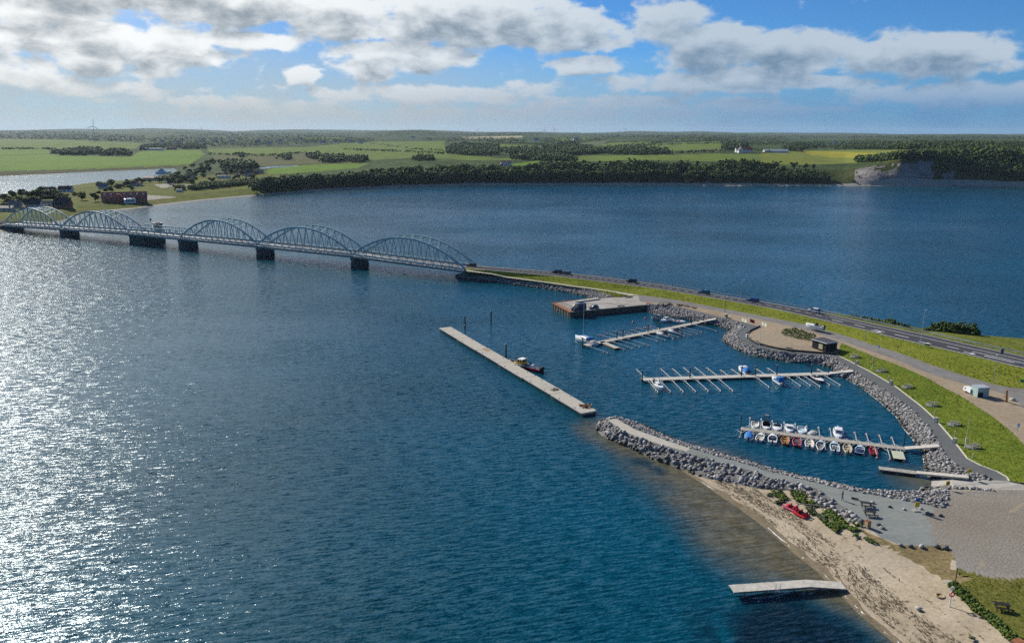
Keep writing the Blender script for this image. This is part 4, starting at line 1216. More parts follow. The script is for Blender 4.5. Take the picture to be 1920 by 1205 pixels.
def crown(rng, n, tall, wide, clump, mats=(0, 1, 2), prob=(.45, .40, .15), base=0.25):
    """clumps spread over an uneven crown (unit: metres), denser near the surface"""
    P = []
    boss = [(rng.normal(0, .32 * wide), rng.normal(0, .32 * wide), rng.uniform(.28, .80) * tall, rng.uniform(.45, .75) * wide) for _ in range(6)]
    while len(P) < n:
        bx, by, bz, br = boss[int(rng.integers(len(boss)))]
        d = rng.normal(size=3)
        d /= np.linalg.norm(d)
        r = br * rng.uniform(.55, 1.0)
        p = np.array([bx, by, bz]) + d * np.array([r, r, r * .8])
        if p[2] < base * tall * .6 or p[2] > tall:
            continue
        P.append(p)
    P = np.array(P)
    R_ = rng.uniform(.6, 1.35, n) * clump
    return lumps(P, R_, rng.choice(mats, n, p=prob), rng)

def trunk_mesh(tall, r, rng):
    b = MB().use("bark")
    b.cyl((0, 0, -0.6), (0, 0, tall * .35), r, r * .75, 7)
    for k in range(4):
        a = k * 1.6 + rng.uniform(0, .8)
        b.cyl((0, 0, tall * .3), (math.cos(a) * tall * .16, math.sin(a) * tall * .16, tall * rng.uniform(.55, .7)), r * .55, r * .2, 5)
    return b.mesh("trunk")

TREES = []          # (crown mesh, trunk mesh, height)
trng = np.random.default_rng(21)
for k in range(9):
    tall = 1.0
    pr = [(.45, .40, .15), (.15, .42, .43), (.62, .32, .06)][k % 3]
    V, F, M_ = crown(trng, 120, 10.0, 4.2 if k % 3 else 3.6, 0.85, prob=pr, base=0.0)
    TREES.append((np_mesh("crown", V, F, KINDS[(k // 3) % 3], M_), trunk_mesh(10.0, 0.22, trng)))

N_TREE = [0]
def tree(x, y, z, h, label, group, wide=1.0, cat="tree", name="leafy_tree"):
    k = int(trng.integers(len(TREES)))
    t = thing(name, label, cat, (x, y, z), trng.uniform(0, 6.28), group)
    t.scale = (h / 10 * wide, h / 10 * wide, h / 10)
    link("crown", TREES[k][0], t)
    link("trunk", TREES[k][1], t)
    N_TREE[0] += 1
    return t

def shore_at(px, off):
    a = px_az(np.array([px]))[0]
    D = np.interp(a, AZ_S, D_S) + off
    x, y = D * math.sin(a), D * math.cos(a)
    return x, y, float(land_h(np.array([x]), np.array([y]))[0])

# the dense belt along the far shore: front row and crest row are single trees, the mass between is one wood
BELT = [(472, 60, "left end of the belt, near the meadow"), (760, 95, "middle of the belt"), (1060, 95, "right part of the belt, below the white farm")]
px = 476.0
while px < 1550:
    gapz = 1.0 if px < 1200 else 1.25
    x, y, z = shore_at(px, trng.uniform(16, 24))
    tree(x, y, z - 0.5, trng.uniform(11, 16) * (0.8 if px < 620 else 1.0) * (.75 if px > 1320 else 1), "broad leafy tree in the front row of the shore wood above the far beach", "trees in the front row of the far shore wood", 1.05)
    px += trng.uniform(7.5, 11.5) * gapz
px = 640.0
while px < 1530:
    o_ = np.interp(px, BANK_W[:, 0], BANK_W[:, 1])
    x, y, z = shore_at(px, o_ + trng.uniform(-14, 6))
    tree(x, y, z - 0.5, trng.uniform(11, 16) * (.7 if px > 1330 else 1.0), "tree on the crest of the far bank, behind the front row", "trees on the crest of the far shore wood", 1.1)
    px += trng.uniform(15, 24)
for px in np.concatenate([trng.uniform(1772, 1935, 26), trng.uniform(1735, 1800, 6)]):
    f = trng.uniform(.5, 1.25)
    o_ = np.interp(px, BANK_W[:, 0], BANK_W[:, 1])
    x, y, z = shore_at(px, o_ * f)
    tree(x, y, z - 0.5, trng.uniform(8, 12), "dark tree of the wood on the clay cliff at the right edge", "trees of the wood on the clay cliff", 1.15)
for px, off, h in [(1558, 60, 3.5), (1533, 45, 4), (1520, 70, 4.5), (1600, 45, 3.0), (1492, 100, 3.5), (1640, 20, 2.5), (1596, 14, 4.0), (1605, 26, 3)]:
    x, y, z = shore_at(px, off)
    tree(x, y, z - 0.3, h, "low bush on the grassy gully left of the clay cliff", "bushes by the grassy gully", 1.3, "bush", "leafy_bush")

VILLAGE_TREES = [(8, 390, 7), (22, 384, 7), (38, 382, 8), (55, 384, 7), (72, 384, 9), (80, 378, 9), (92, 383, 9), (104, 380, 8), (112, 386, 7), (120, 388, 6), (64, 391, 6), (15, 396, 6),
                 (183, 360, 6), (197, 363, 6), (206, 360, 8), (220, 363, 6), (236, 360, 7), (248, 358, 8), (258, 356, 9), (243, 366, 6), (137, 378, 4), (277, 351, 5),
                 (300, 350, 7), (316, 355, 9), (333, 355, 8), (345, 350, 9), (352, 342, 8), (366, 338, 9), (377, 331, 9), (390, 330, 8), (331, 337, 7), (343, 327, 6), (356, 322, 7), (384, 316, 8), (396, 313, 9), (408, 314, 8),
                 (418, 330, 7), (430, 333, 8), (441, 331, 7), (452, 336, 8), (463, 333, 8), (474, 332, 7), (437, 345, 6), (471, 345, 8), (425, 322, 6), (460, 325, 6), (372, 320, 6), (325, 345, 7)]
pts = on_land([p[0] for p in VILLAGE_TREES], [p[1] for p in VILLAGE_TREES])
for (vx, vy, vh), p in zip(VILLAGE_TREES, pts):
    side = "garden tree left of the dark gabled house by the bridge" if vx < 130 else ("garden tree behind the red brick inn" if vx < 290 else "garden tree among the houses right of the red brick inn")
    tree(p[0], p[1], max(p[2], 1.5) - 0.6, vh * 1.15, side, "garden trees: " + side.split("garden tree ")[1], 1.45)
for (xa, ya, xb, yb, n, h, lab) in [(0, 400, 120, 378, 16, 5.5, "bushy garden shrub left of the dark gabled house"), (185, 372, 262, 352, 12, 5, "bushy garden shrub behind the red brick inn"), (300, 352, 480, 330, 22, 6, "bushy garden shrub among the village houses on the right"), (340, 345, 400, 312, 12, 7, "bushy shrub on the wooded rise behind the village")]:
    for k in range(n):
        f = (k + .5) / n
        q = on_land(xa + (xb - xa) * f + trng.normal(0, 5), ya + (yb - ya) * f + trng.normal(0, 4))[0]
        tree(q[0], q[1], max(q[2], 1.5) - 1.0, h * trng.uniform(.8, 1.4), lab, lab.replace("bushy garden shrub", "garden shrubs"), 1.5, "bush", "garden_shrub")
for vx, vy, vh, lab in [(152, 386, 8.5, "round bright bush, left of the two beside the red inn"), (176, 388, 9.0, "round bright bush touching the red inn's left gable")]:
    p = on_land(vx, vy)[0]
    tree(p[0], p[1], max(p[2], 1.5) - 0.3, vh, lab, None, 1.25, "bush", "round_bush")

def wood(name, label, polys, size, rng_, fill=0.5, lump_n=6):
    """far woods that read as one mass: clumps over surveyed patches"""
    C, Rr, Mm = [], [], []
    for poly in polys:
        xs, ys = [p[0] for p in poly], [p[1] for p in poly]
        ar = 0.5 * abs(sum(poly[i][0] * poly[(i + 1) % len(poly)][1] - poly[(i + 1) % len(poly)][0] * poly[i][1] for i in range(len(poly))))
        yb = max(ys)
        n = int(ar * fill) + 3
        X = rng_.uniform(min(xs), max(xs), n * 4)
        Y = rng_.uniform(min(ys), max(ys), n * 4)
        k = in_poly(X, Y, poly)
        P = on_land(X[k][:n], Y[k][:n])
        P = P[~np.isnan(P[:, 0])]
        for p in P:
            h = size * rng_.uniform(.7, 1.25)
            D = math.hypot(p[0], p[1])
            g = 1.0 + max(0, D - 3000) / 9000
            for _ in range(lump_n):
                C.append((p[0] + rng_.normal(0, .32 * h * g), p[1] + rng_.normal(0, .32 * h), p[2] + h * rng_.uniform(.15, .92)))
                Rr.append(h * rng_.uniform(.16, .34) * g)
                Mm.append(rng_.choice(3, p=(.52, .38, .10)))
    V, F, M_ = lumps(np.array(C), np.array(Rr), Mm, rng_)
    o = link(name, np_mesh(name, V, F, LEAVES[:3], M_))
    return tag(o, label, kind='stuff')

wr = np.random.default_rng(4)
# infill of the shore wood, offset by offset above the far beach
def shore_wood():
    C, Rr, Mm = [], [], []
    for _ in range(2100):
        px = wr.uniform(480, 1545) if wr.random() < .8 else wr.uniform(1745, 1990)
        o_ = np.interp(px, BANK_W[:, 0], BANK_W[:, 1])
        top = 1.15 if 700 < px < 1450 or px > 1700 else (.75 if px < 700 else .55)
        x, y, z = shore_at(px, wr.uniform(18, max(30, o_ * top)))
        if z < 1:
            continue
        bare = 1250 < px < 1330 and wr.random() < .6
        h = wr.uniform(9, 14.5) * (.45 if bare else 1) * (.75 if px > 1320 else 1)
        for _ in range(7):
            C.append((x + wr.normal(0, 2.6), y + wr.normal(0, 2.2), z + h * wr.uniform(.1, .95)))
            Rr.append(wr.uniform(1.0, 2.3))
            Mm.append(wr.choice(3, p=(.5, .38, .12)))
    V, F, M_ = lumps(np.array(C), np.array(Rr), Mm, wr)
    tag(link("shore_wood", np_mesh("shore_wood", V, F, LEAVES[:3], M_)), "dense green wood climbing the bank above the far beach", kind='stuff')
shore_wood()
wood("field_trees", "clumps of dark trees standing between the green fields across the water", [
    [(90, 299), (150, 291), (185, 290), (186, 299), (160, 302), (110, 302)], [(186, 299), (240, 297), (242, 302), (190, 302)], [(195, 294), (235, 292), (238, 295), (200, 296)],
    [(568, 300), (592, 296), (600, 299), (590, 305)], [(600, 302), (640, 300), (644, 309), (600, 311)], [(652, 304), (680, 302), (684, 308), (655, 310)], [(770, 303), (805, 300), (808, 304), (775, 305)],
    [(520, 304), (540, 303), (540, 306)], [(440, 300), (452, 298), (454, 303)], [(832, 289), (842, 276), (870, 272), (930, 276), (932, 292), (880, 294)], [(932, 283), (1000, 280), (1030, 284), (1100, 290), (1050, 293), (960, 292)],
    [(1010, 276), (1070, 266), (1085, 275), (1120, 282), (1120, 289), (1040, 288)], [(1080, 284), (1150, 282), (1200, 278), (1245, 281), (1250, 287), (1180, 289)], [(950, 299), (1010, 294), (1060, 296), (1080, 303), (1010, 302)],
    [(1350, 277), (1352, 268), (1380, 262), (1400, 268), (1385, 279)], [(1460, 277), (1480, 266), (1530, 262), (1545, 270), (1500, 274), (1500, 279)], [(1540, 269), (1600, 266), (1670, 268), (1740, 269), (1735, 272), (1600, 273)],
    [(1740, 267), (1800, 261), (1860, 262), (1885, 270), (1820, 272), (1760, 271)], [(1800, 279), (1850, 272), (1920, 278), (1920, 286), (1860, 286)], [(1600, 296), (1700, 286), (1760, 281), (1800, 280), (1800, 286), (1700, 292), (1610, 299)],
    [(260, 292), (262, 284), (300, 281), (318, 283), (300, 287)], [(318, 283), (380, 280), (382, 287), (340, 288)], [(410, 322), (425, 314), (470, 316), (480, 324), (440, 326)]], 9.0, wr, 0.42)
wood("coast_hedge", "dark hedge along the coast path right of the village", [[(352, 362), (380, 355), (440, 350), (482, 345), (482, 352), (440, 357), (380, 364), (356, 366)], [(326, 363), (342, 362), (342, 366), (328, 367)]], 4.0, wr, 1.1, 4)
wood("far_woods", "far woods and hedges fading towards the horizon", [
    [(-200, 262), (0, 258), (120, 257), (268, 264), (268, 276), (100, 273), (0, 272), (-200, 276)], [(262, 270), (330, 262), (480, 259), (640, 259), (664, 264), (640, 271), (570, 274), (480, 282), (380, 282), (300, 280)],
    [(560, 270), (660, 264), (700, 266), (690, 271), (600, 275)], [(690, 252), (760, 249), (830, 251), (830, 257), (700, 258)], [(780, 262), (900, 259), (980, 263), (985, 268), (860, 267), (790, 268)],
    [(830, 251), (960, 249), (1100, 249), (1100, 253), (900, 256), (835, 256)], [(1000, 262), (1060, 257), (1140, 258), (1060, 268), (1010, 268)], [(1100, 250), (1260, 248), (1400, 247), (1400, 252), (1250, 255), (1120, 257)],
    [(1230, 259), (1330, 253), (1480, 250), (1480, 258), (1360, 262), (1250, 261)], [(1360, 264), (1480, 260), (1560, 259), (1560, 262), (1480, 266), (1370, 269)], [(1480, 249), (1700, 247), (1920, 244), (2100, 244), (2100, 249), (1800, 251), (1500, 253)],
    [(1560, 258), (1640, 256), (1720, 262), (1640, 264), (1560, 266)], [(1700, 258), (1800, 256), (1900, 257), (2050, 262), (2050, 268), (1880, 268), (1760, 266)], [(280, 258), (420, 256), (660, 254), (660, 258), (400, 261)], [(1210, 268), (1236, 262), (1238, 265), (1214, 272)],
    [(1120, 276), (1150, 272), (1200, 268), (1205, 271), (1160, 277)]], 6.5, wr, 0.20, 4)

HEDGES = [[(690, 273), (770, 283), (826, 285)], [(640, 285), (760, 288), (830, 291)], [(1000, 272), (1100, 273), (1130, 276)], [(1130, 266), (1230, 264), (1345, 260)], [(1205, 272), (1260, 268), (1350, 264)], [(1250, 285), (1352, 280)], [(1400, 276), (1440, 281), (1500, 276)],
          [(1560, 273), (1650, 272), (1740, 270)], [(1640, 268), (1740, 267)], [(1700, 262), (1800, 264)], [(0, 292), (88, 291), (100, 292)], [(386, 297), (500, 299), (570, 292)], [(850, 262), (980, 259)], [(1085, 266), (1140, 260)], [(905, 268), (1020, 271)], [(1240, 257), (1330, 257)], [(1470, 263), (1560, 264), (1640, 263)], [(1800, 264), (1900, 266)], [(540, 268), (660, 266)]]
def hedge_poly(l):
    return [(x, y - .9) for x, y in l] + [(x, y + .4) for x, y in reversed(l)]
wood("hedgerows", "thin dark hedgerows dividing the far fields", [hedge_poly(l) for l in HEDGES], 4.5, wr, .9, 4)

# ------------------------------------------------------------------ ground plants near the harbour
def scatter_px(poly, n, z, rng_):
    xs, ys = [p[0] for p in poly], [p[1] for p in poly]
    X, Y = rng_.uniform(min(xs), max(xs), n * 5), rng_.uniform(min(ys), max(ys), n * 5)
    k = in_poly(X, Y, poly)
    return [tuple(at(x, y, z)) for x, y in zip(X[k][:n], Y[k][:n])]

def herb_patch(polys, label, name="dune_herbs"):
    C, Rr, Mm = [], [], []
    for poly, n, z, r, pr in polys:
        for p in scatter_px(poly, int(n * 1.1), z, wr):
            q = .68 * r * wr.uniform(.6, 1.4)
            C.append((p[0], p[1], p[2] + q * .4))
            Rr.append(q)
            Mm.append(wr.choice(4, p=pr))
    V, F, M_ = lumps(np.array(C), np.array(Rr), Mm, wr, .45, .8)
    return tag(link(name, np_mesh(name, V, F, LEAVES, M_)), label, kind='stuff')
G_, Y_ = (.10, .35, .55, 0), (0, .1, .3, .6)
herb_patch([([(1448, 912), (1470, 914), (1480, 928), (1474, 932), (1455, 922)], 90, 1.1, .32, G_), ([(1442, 919), (1453, 918), (1454, 924), (1443, 924)], 22, .9, .3, Y_), ([(1457, 934), (1468, 931), (1474, 936), (1460, 938)], 26, .9, .3, Y_),
            ([(1486, 914), (1508, 915), (1517, 924), (1510, 935), (1492, 928)], 150, 1.4, .36, G_), ([(1506, 936), (1525, 930), (1548, 935), (1552, 944), (1520, 942)], 110, 1.5, .34, G_), ([(1516, 946), (1530, 944), (1536, 958), (1524, 958)], 60, 1.3, .3, Y_),
            ([(1535, 960), (1550, 954), (1556, 970), (1545, 968)], 80, 1.5, .34, Y_), ([(1549, 950), (1562, 948), (1590, 968), (1598, 980), (1580, 983), (1566, 975)], 230, 1.6, .36, G_), ([(1545, 970), (1570, 976), (1582, 986), (1572, 990)], 90, 1.5, .32, G_),
            ([(1588, 978), (1606, 980), (1620, 986), (1602, 988)], 90, 1.8, .3, G_), ([(1604, 993), (1614, 993), (1614, 998), (1604, 998)], 22, 1.8, .3, G_), ([(1623, 999), (1640, 1002), (1652, 1012), (1632, 1006)], 60, 1.8, .28, Y_),
            ([(1600, 966), (1618, 972), (1622, 980), (1606, 976)], 60, 1.9, .3, G_), ([(1820, 1178), (1836, 1184), (1836, 1188), (1824, 1186)], 26, 1.8, .2, Y_)],
           "green and grey-green dune herbs between the beach and the stones")
herb_patch([([(1462, 612), (1490, 608), (1530, 620), (1524, 632), (1500, 628), (1466, 620)], 420, 2.7, .32, (.35, .4, .25, 0))], "dark weedy mound beside the black hut", "weed_mound")

def leafy(name, label, cat, pts_r, mats=(0, 1, 2), prob=(.25, .5, .25), clump=.28, per=60):
    """one bush or hedge as a thing: foliage and stems"""
    base = Vector(pts_r[0][0])
    t = thing(name, label, cat, base)
    P, Rr = [], []
    for c, r, h in pts_r:
        c = Vector(c) - base
        for _ in range(per):
            a, q = wr.uniform(0, 6.28), math.sqrt(wr.random())
            zz = wr.uniform(.1, 1) * h * math.sqrt(max(0.05, 1 - q * q * .8))
            P.append((c.x + q * r * math.cos(a), c.y + q * r * math.sin(a), c.z + zz))
            Rr.append(clump * wr.uniform(.6, 1.4))
    V, F, M_ = lumps(np.array(P), np.array(Rr), wr.choice(mats, len(P), p=prob), wr, .4)
    link("foliage", np_mesh("foliage", V, F, LEAVES, M_), t)
    b = MB().use("bark")
    for c, r, h in pts_r:
        c = Vector(c) - base
        for k in range(3):
            b.cyl((c.x, c.y, c.z - .1), (c.x + wr.normal(0, r * .3), c.y + wr.normal(0, r * .3), c.z + h * .7), .05, .02, 4)
    part("stem", b, t)
    return t
leafy("big_bush", "wide dark green bush by the water beyond the main road", "bush", [(at(1742, 615, 1.2), 2.2, 2.2), (at(1757, 615, 1.2), 2.8, 3.4), (at(1772, 616, 1.2), 3.2, 4.4), (at(1786, 617, 1.2), 3.0, 4.2)], prob=(.4, .4, .2), clump=.5, per=110)
leafy("big_bush", "round dark green bush, right of the wide one beyond the main road", "bush", [(at(1802, 618, 1.2), 2.6, 3.8), (at(1812, 618, 1.2), 3.4, 4.8), (at(1822, 619, 1.2), 2.4, 3.0)], prob=(.4, .4, .2), clump=.5, per=110)
leafy("low_hedge", "low green scrub strip along the water behind the guard rail", "hedge", [(at(1596 + 10 * i, 588.5 + 1.75 * i, 2.2), 1.5, 1.4 + (1.0 if i in (7, 8) else 0)) for i in range(11)], clump=.36, per=40)
hp = [(1795, 1093), (1803, 1101), (1812, 1107), (1820, 1116), (1830, 1124), (1838, 1133), (1846, 1140), (1856, 1146), (1864, 1152), (1874, 1160), (1882, 1166), (1892, 1175), (1900, 1183), (1908, 1190), (1918, 1197), (1930, 1205), (1945, 1216)]
leafy("beach_hedge", "bright green leafy hedge between the beach and the park grass", "hedge", [(at(x, y, 2.1), .8, 1.0) for x, y in hp], prob=(.12, .45, .43), clump=.2, per=120)

def tufts(name, label, objs, rng_, mats=("blade_green", "blade_deep", "blade_straw"), h=.45, prob=(.48, .34, .18)):
    """grass blades standing on the grass sheets"""
    VV, FF, MM, k = [], [], [], 0
    for o, n in objs:
        P = sample_tris(o, n, rng_)
        P = P[P[:, 1] > 0]
        x, y = project(P)
        P = P[(x > -30) & (x < 1990) & (y < 1260)]
        m = len(P)
        a = rng_.uniform(0, 6.28, m)
        hh = h * rng_.uniform(.5, 1.5, m) * (0.6 + 0.9 * fbm(P[:, 0] * .12, P[:, 1] * .12, 3))
        w = hh * .45
        d = np.stack([np.cos(a) * w, np.sin(a) * w, np.zeros(m)], 1)
        e = np.stack([-np.sin(a) * w, np.cos(a) * w, np.zeros(m)], 1)
        up = np.stack([rng_.normal(0, .3, m) * hh, rng_.normal(0, .3, m) * hh, hh], 1)
        V = np.stack([P - d, P + d, P + e, P - e, P + up], 1).reshape(-1, 3)
        F = np.array([(0, 1, 4), (2, 3, 4)])[None] + (np.arange(m) * 5)[:, None, None] + k
        VV.append(V)
        FF.append(F.reshape(-1, 3))
        MM.append(np.repeat(rng_.choice(len(mats), m, p=prob), 2))
        k += m * 5
    ob = link(name, np_mesh(name, np.concatenate(VV), np.concatenate(FF), list(mats), np.concatenate(MM)))
    tag(ob, label, kind='stuff')
gobj = {o.name: o for o in COL.objects}
tufts("tall_grass", "tall rough grass on the banks beside the roads", [(gobj["grass_embankment"], 6500), (gobj["road_verge"], 3500), (gobj["grass_wedge"], 1500)], wr, h=.2)
tufts("slope_tufts", "thick grass on the slope above the promenade", [(gobj["grass_slope"], 3800)], wr, h=.16)
tufts("park_tufts", "short grass of the park lawn", [(gobj["park_grass"], 5000)], wr, h=.1)
# ------------------------------------------------------------------ the arch bridge
BA, BB = at(871, 504, 4.6), at(5, 430, 4.6)
B_AX = Vector((BB.x - BA.x, BB.y - BA.y, 0)).normalized()
B_N = Vector((B_AX.y, -B_AX.x, 0))                       # across, towards the far side
if B_N.y < 0:
    B_N = -B_N
B_RZ = math.atan2(B_AX.y, B_AX.x)

def on_bridge(px, py):
    """distance along the bridge and height of a point seen on its near face"""
    d = ray(px, py)
    nx, ny = B_N.x, B_N.y
    t = (nx * BA.x + ny * BA.y) / (nx * d[0] + ny * d[1])
    P = Vector((d[0] * t, d[1] * t, EYE + d[2] * t))
    return (P - BA).dot(B_AX), P.z

NODES = [on_bridge(x, y) for x, y in [(871, 504), (660, 479), (481, 462), (336, 446.5), (241, 442), (112, 436), (5, 430)]]
NODES[0] = (0.0, 4.6)
XS, ZS = [n[0] for n in NODES], [max(4.4, min(6.9, n[1])) for n in NODES]
def deck_z(x):
    return float(np.interp(x, XS, ZS))
WID = 10.4                                               # distance between the two ribs

bridge = thing("arch_bridge", "long pale blue steel bridge of five arches across the fjord", "bridge", (BA.x, BA.y, 0), B_RZ)
B_SIDE = 1.0 if (Matrix.Rotation(B_RZ, 3, 'Z') @ Vector((0, 1, 0))).dot(B_N) > 0 else -1.0
def bp(x, y, z):
    return (x, y * B_SIDE, z)

HANGER_ME = {}
def member(name, a, b, w, parent=bridge, m="bridge_steel", h=None):
    mb = MB().use(m)
    mb.beam(a, b, w, h)
    return part(name, mb, parent)

# deck, one section per span
for i in range(len(XS) - 1):
    a, b = XS[i], XS[i + 1]
    za, zb = ZS[i], ZS[i + 1]
    mb = MB().use("bridge_deck")
    def slab(y0, y1, t0, t1, gap=0.06):
        vs = [bp(x, y, z + t) for x, z in ((a + gap, za), (b - gap, zb)) for (y, t) in ((y0, t0), (y1, t0), (y1, t1), (y0, t1))]
        mb.add(vs, [(0, 1, 2, 3), (7, 6, 5, 4), (0, 4, 5, 1), (1, 5, 6, 2), (2, 6, 7, 3), (3, 7, 4, 0)])
    slab(0.5, WID - 0.5, -1.3, -0.85)
    mb.use("concrete_pale")
    slab(-2.2, -0.35, -1.05, -0.75)
    slab(WID + 0.35, WID + 2.2, -1.05, -0.75)
    part("deck_section", mb, bridge)
    mb = MB().use("bridge_steel")
    slab(-0.32, 0.32, -2.2, 0.05)
    slab(WID - 0.32, WID + 0.32, -2.2, 0.05)
    part("tie_beam", mb, bridge)
    for y in (-2.2, WID + 2.2):
        mb = MB().use("galvanised")
        mb.beam(bp(a, y, za + .3), bp(b, y, zb + .3), 0.09)
        mb.beam(bp(a, y, za - .2), bp(b, y, zb - .2), 0.06)
        k = max(2, int((b - a) / 2.5))
        for j in range(k):
            x = a + (b - a) * (j + .5) / k
            mb.beam(bp(x, y, deck_z(x) - .9), bp(x, y, deck_z(x) + .3), 0.07)
        part("railing", mb, bridge)

RISE = 10.6
def arch_span(a, b):
    n = 13
    def top(t):
        return deck_z(a + (b - a) * t) + RISE * 4 * t * (1 - t)
    for y in (0.0, WID):
        mb = MB().use("bridge_steel")
        segs = 26
        for j in range(segs):
            t0, t1 = j / segs, (j + 1) / segs
            mb.beam(bp(a + (b - a) * t0, y, top(t0)), bp(a + (b - a) * t1, y, top(t1)), 0.55, 0.75)
        part("arch_rib", mb, bridge)
        # lower chord of the rib (the two chords of the truss arch run close together)
        for j in range(1, n):
            t = j / n
            x = a + (b - a) * t
            tl, tr = (j - .42) / n, (j + .42) / n
            for q in (tl, tr):
                xq = a + (b - a) * q
                member("hanger", bp(x, y, top(t) - .3), bp(xq, y, deck_z(xq)), 0.24)
    for j in range(3, n - 2):
        t = j / n
        x = a + (b - a) * t
        member("cross_beam", bp(x, 0, top(t)), bp(x, WID, top(t)), 0.28)
        if j < n - 3:
            t2 = (j + 1) / n
            x2 = a + (b - a) * t2
            mb = MB().use("bridge_steel")
            mb.beam(bp(x, 0, top(t)), bp(x2, WID, top(t2)), 0.18)
            mb.beam(bp(x, WID, top(t) - .05), bp(x2, 0, top(t2) - .05), 0.18)
            part("wind_brace", mb, bridge)

for i in (0, 1, 2, 4, 5):
    arch_span(XS[i] + .4, XS[i + 1] - .4)
# opening span: low side trusses
a, b = XS[3] + .5, XS[4] - .5
for y in (0.0, WID):
    mb = MB().use("bridge_steel")
    k = 8
    mb.beam(bp(a, y, deck_z(a) + 3.2), bp(b, y, deck_z(b) + 3.2), 0.4)
    for j in range(k + 1):
        x = a + (b - a) * j / k
        mb.beam(bp(x, y, deck_z(x)), bp(x, y, deck_z(x) + 3.2), 0.26)
        if j < k:
            x2 = a + (b - a) * (j + 1) / k
            xm = (x + x2) / 2
            mb.beam(bp(x, y, deck_z(x) + .1), bp(xm, y, deck_z(xm) + 3.2), 0.24)
            mb.beam(bp(xm, y, deck_z(xm) + 3.2), bp(x2, y, deck_z(x2) + .1), 0.24)
    part("side_truss", mb, bridge)

def pier(x, lx, ly, m="pier_stone", name="pier"):
    mb = MB().use(m)
    def oct_(lx, ly, z):
        c = ly * .18
        return [bp(x - lx / 2, -0.4 + c, z), bp(x - lx / 2 + c, -0.4, z), bp(x + lx / 2 - c, -0.4, z), bp(x + lx / 2, -0.4 + c, z), bp(x + lx / 2, WID + 0.4 - c, z), bp(x + lx / 2 - c, WID + 0.4, z), bp(x - lx / 2 + c, WID + 0.4, z), bp(x - lx / 2, WID + 0.4 - c, z)]
    z = deck_z(x) - 2.25
    mb.loft([oct_(lx + .8, ly, -4), oct_(lx + .4, ly, 1.0), oct_(lx, ly, 1.05), oct_(lx, ly, z - .9)], close=True)
    mb.loft([oct_(lx + .9, ly, z - .9), oct_(lx + .9, ly, z)], close=True)
    return part(name, mb, bridge)
pier(XS[1], 3.0, 3)
pier(XS[2], 3.0, 3)
pier(XS[3] + .5, 4.2, 4)
pier(XS[4] - 4.5, 12, 5, "pier_green")
pier(XS[5], 4.2, 4)
mb = MB().use("pier_stone")
mb.box(bp(-2.0, WID / 2, .9), (5, WID + 1, 4.4), taper=.96)
part("abutment", mb, bridge)
mb = MB().use("pier_stone")
mb.box(bp(XS[6] + 4, WID / 2, .9), (9, WID + 4, 4.6), taper=.96)
part("abutment", mb, bridge)
# left approach embankment and road
mbx = MB().use("village_grass")
Lx = XS[6] + 7
mbx.loft([[tuple(BA + B_AX * x + B_N * y + Vector((0, 0, z - BA.z))) for (y, z) in ((-16, -.5), (-2.5, zt - .6), (WID + 2.5, zt - .6), (WID + 16, -.5))] for x, zt in ((Lx, ZS[6]), (Lx + 40, 4.5), (Lx + 110, 4.6), (Lx + 240, 4.2))])
tag(part("road_embankment", mbx, None), kind='structure')
mbx = MB().use("asphalt_road")
mbx.loft([[tuple(BA + B_AX * x + B_N * y + Vector((0, 0, z - BA.z))) for (y, z) in ((0.4, zt + dz), (WID - .4, zt + dz))] for x, zt, dz in ((Lx - .2, ZS[6], 0.0), (Lx + 40, 4.5, -.5), (Lx + 110, 4.6, -.5), (Lx + 240, 4.2, -.5))])
tag(part("approach_road", mbx, None), kind='structure')

# control tower on the bascule pier, far side
ct = thing("control_tower", "round glazed control tower beside the opening span of the bridge", "tower", bridge.matrix_basis @ Vector(bp(XS[3] + (XS[4] - XS[3]) * .86, WID + 4.5, 0)), B_RZ)
zd = deck_z(XS[4]) - 1
def ring_part(name, m, *cyls):
    mb = MB().use(m)
    for z0, z1, r0, r1 in cyls:
        mb.cyl((0, 0, z0), (0, 0, z1), r0, r1, 12)
    part(name, mb, ct)
ring_part("base", "pier_green", (-3, zd - 1, 3.6, 3.5))
ring_part("shaft", "plaster_cream", (zd - 1, zd + 2.2, 2.3, 2.3))
ring_part("balcony", "galvanised", (zd + 2.2, zd + 2.5, 3.3, 3.3), (zd + 3.2, zd + 3.3, 3.25, 3.25))
ring_part("glazing", "dark_glass", (zd + 2.5, zd + 4.7, 2.4, 2.9))
ring_part("roof", "tile_grey", (zd + 4.7, zd + 5.1, 3.3, 3.3), (zd + 5.1, zd + 5.5, 1.5, 1.2))
am = thing("antenna_mast", "slim mast with antenna drums left of the bridge control tower", "mast", bridge.matrix_basis @ Vector(bp(XS[3] + (XS[4] - XS[3]) * 1.0, WID + 4.5, deck_z(XS[4]))), B_RZ)
mb = MB().use("galvanised")
mb.cyl((0, 0, -9), (0, 0, 6.5), .2, .15, 6)
part("pole", mb, am)
mb = MB().use("dark_paint")
mb.cyl((0, 0, 5.0), (0, 0, 6.4), .5, .5, 8)
part("antenna", mb, am)
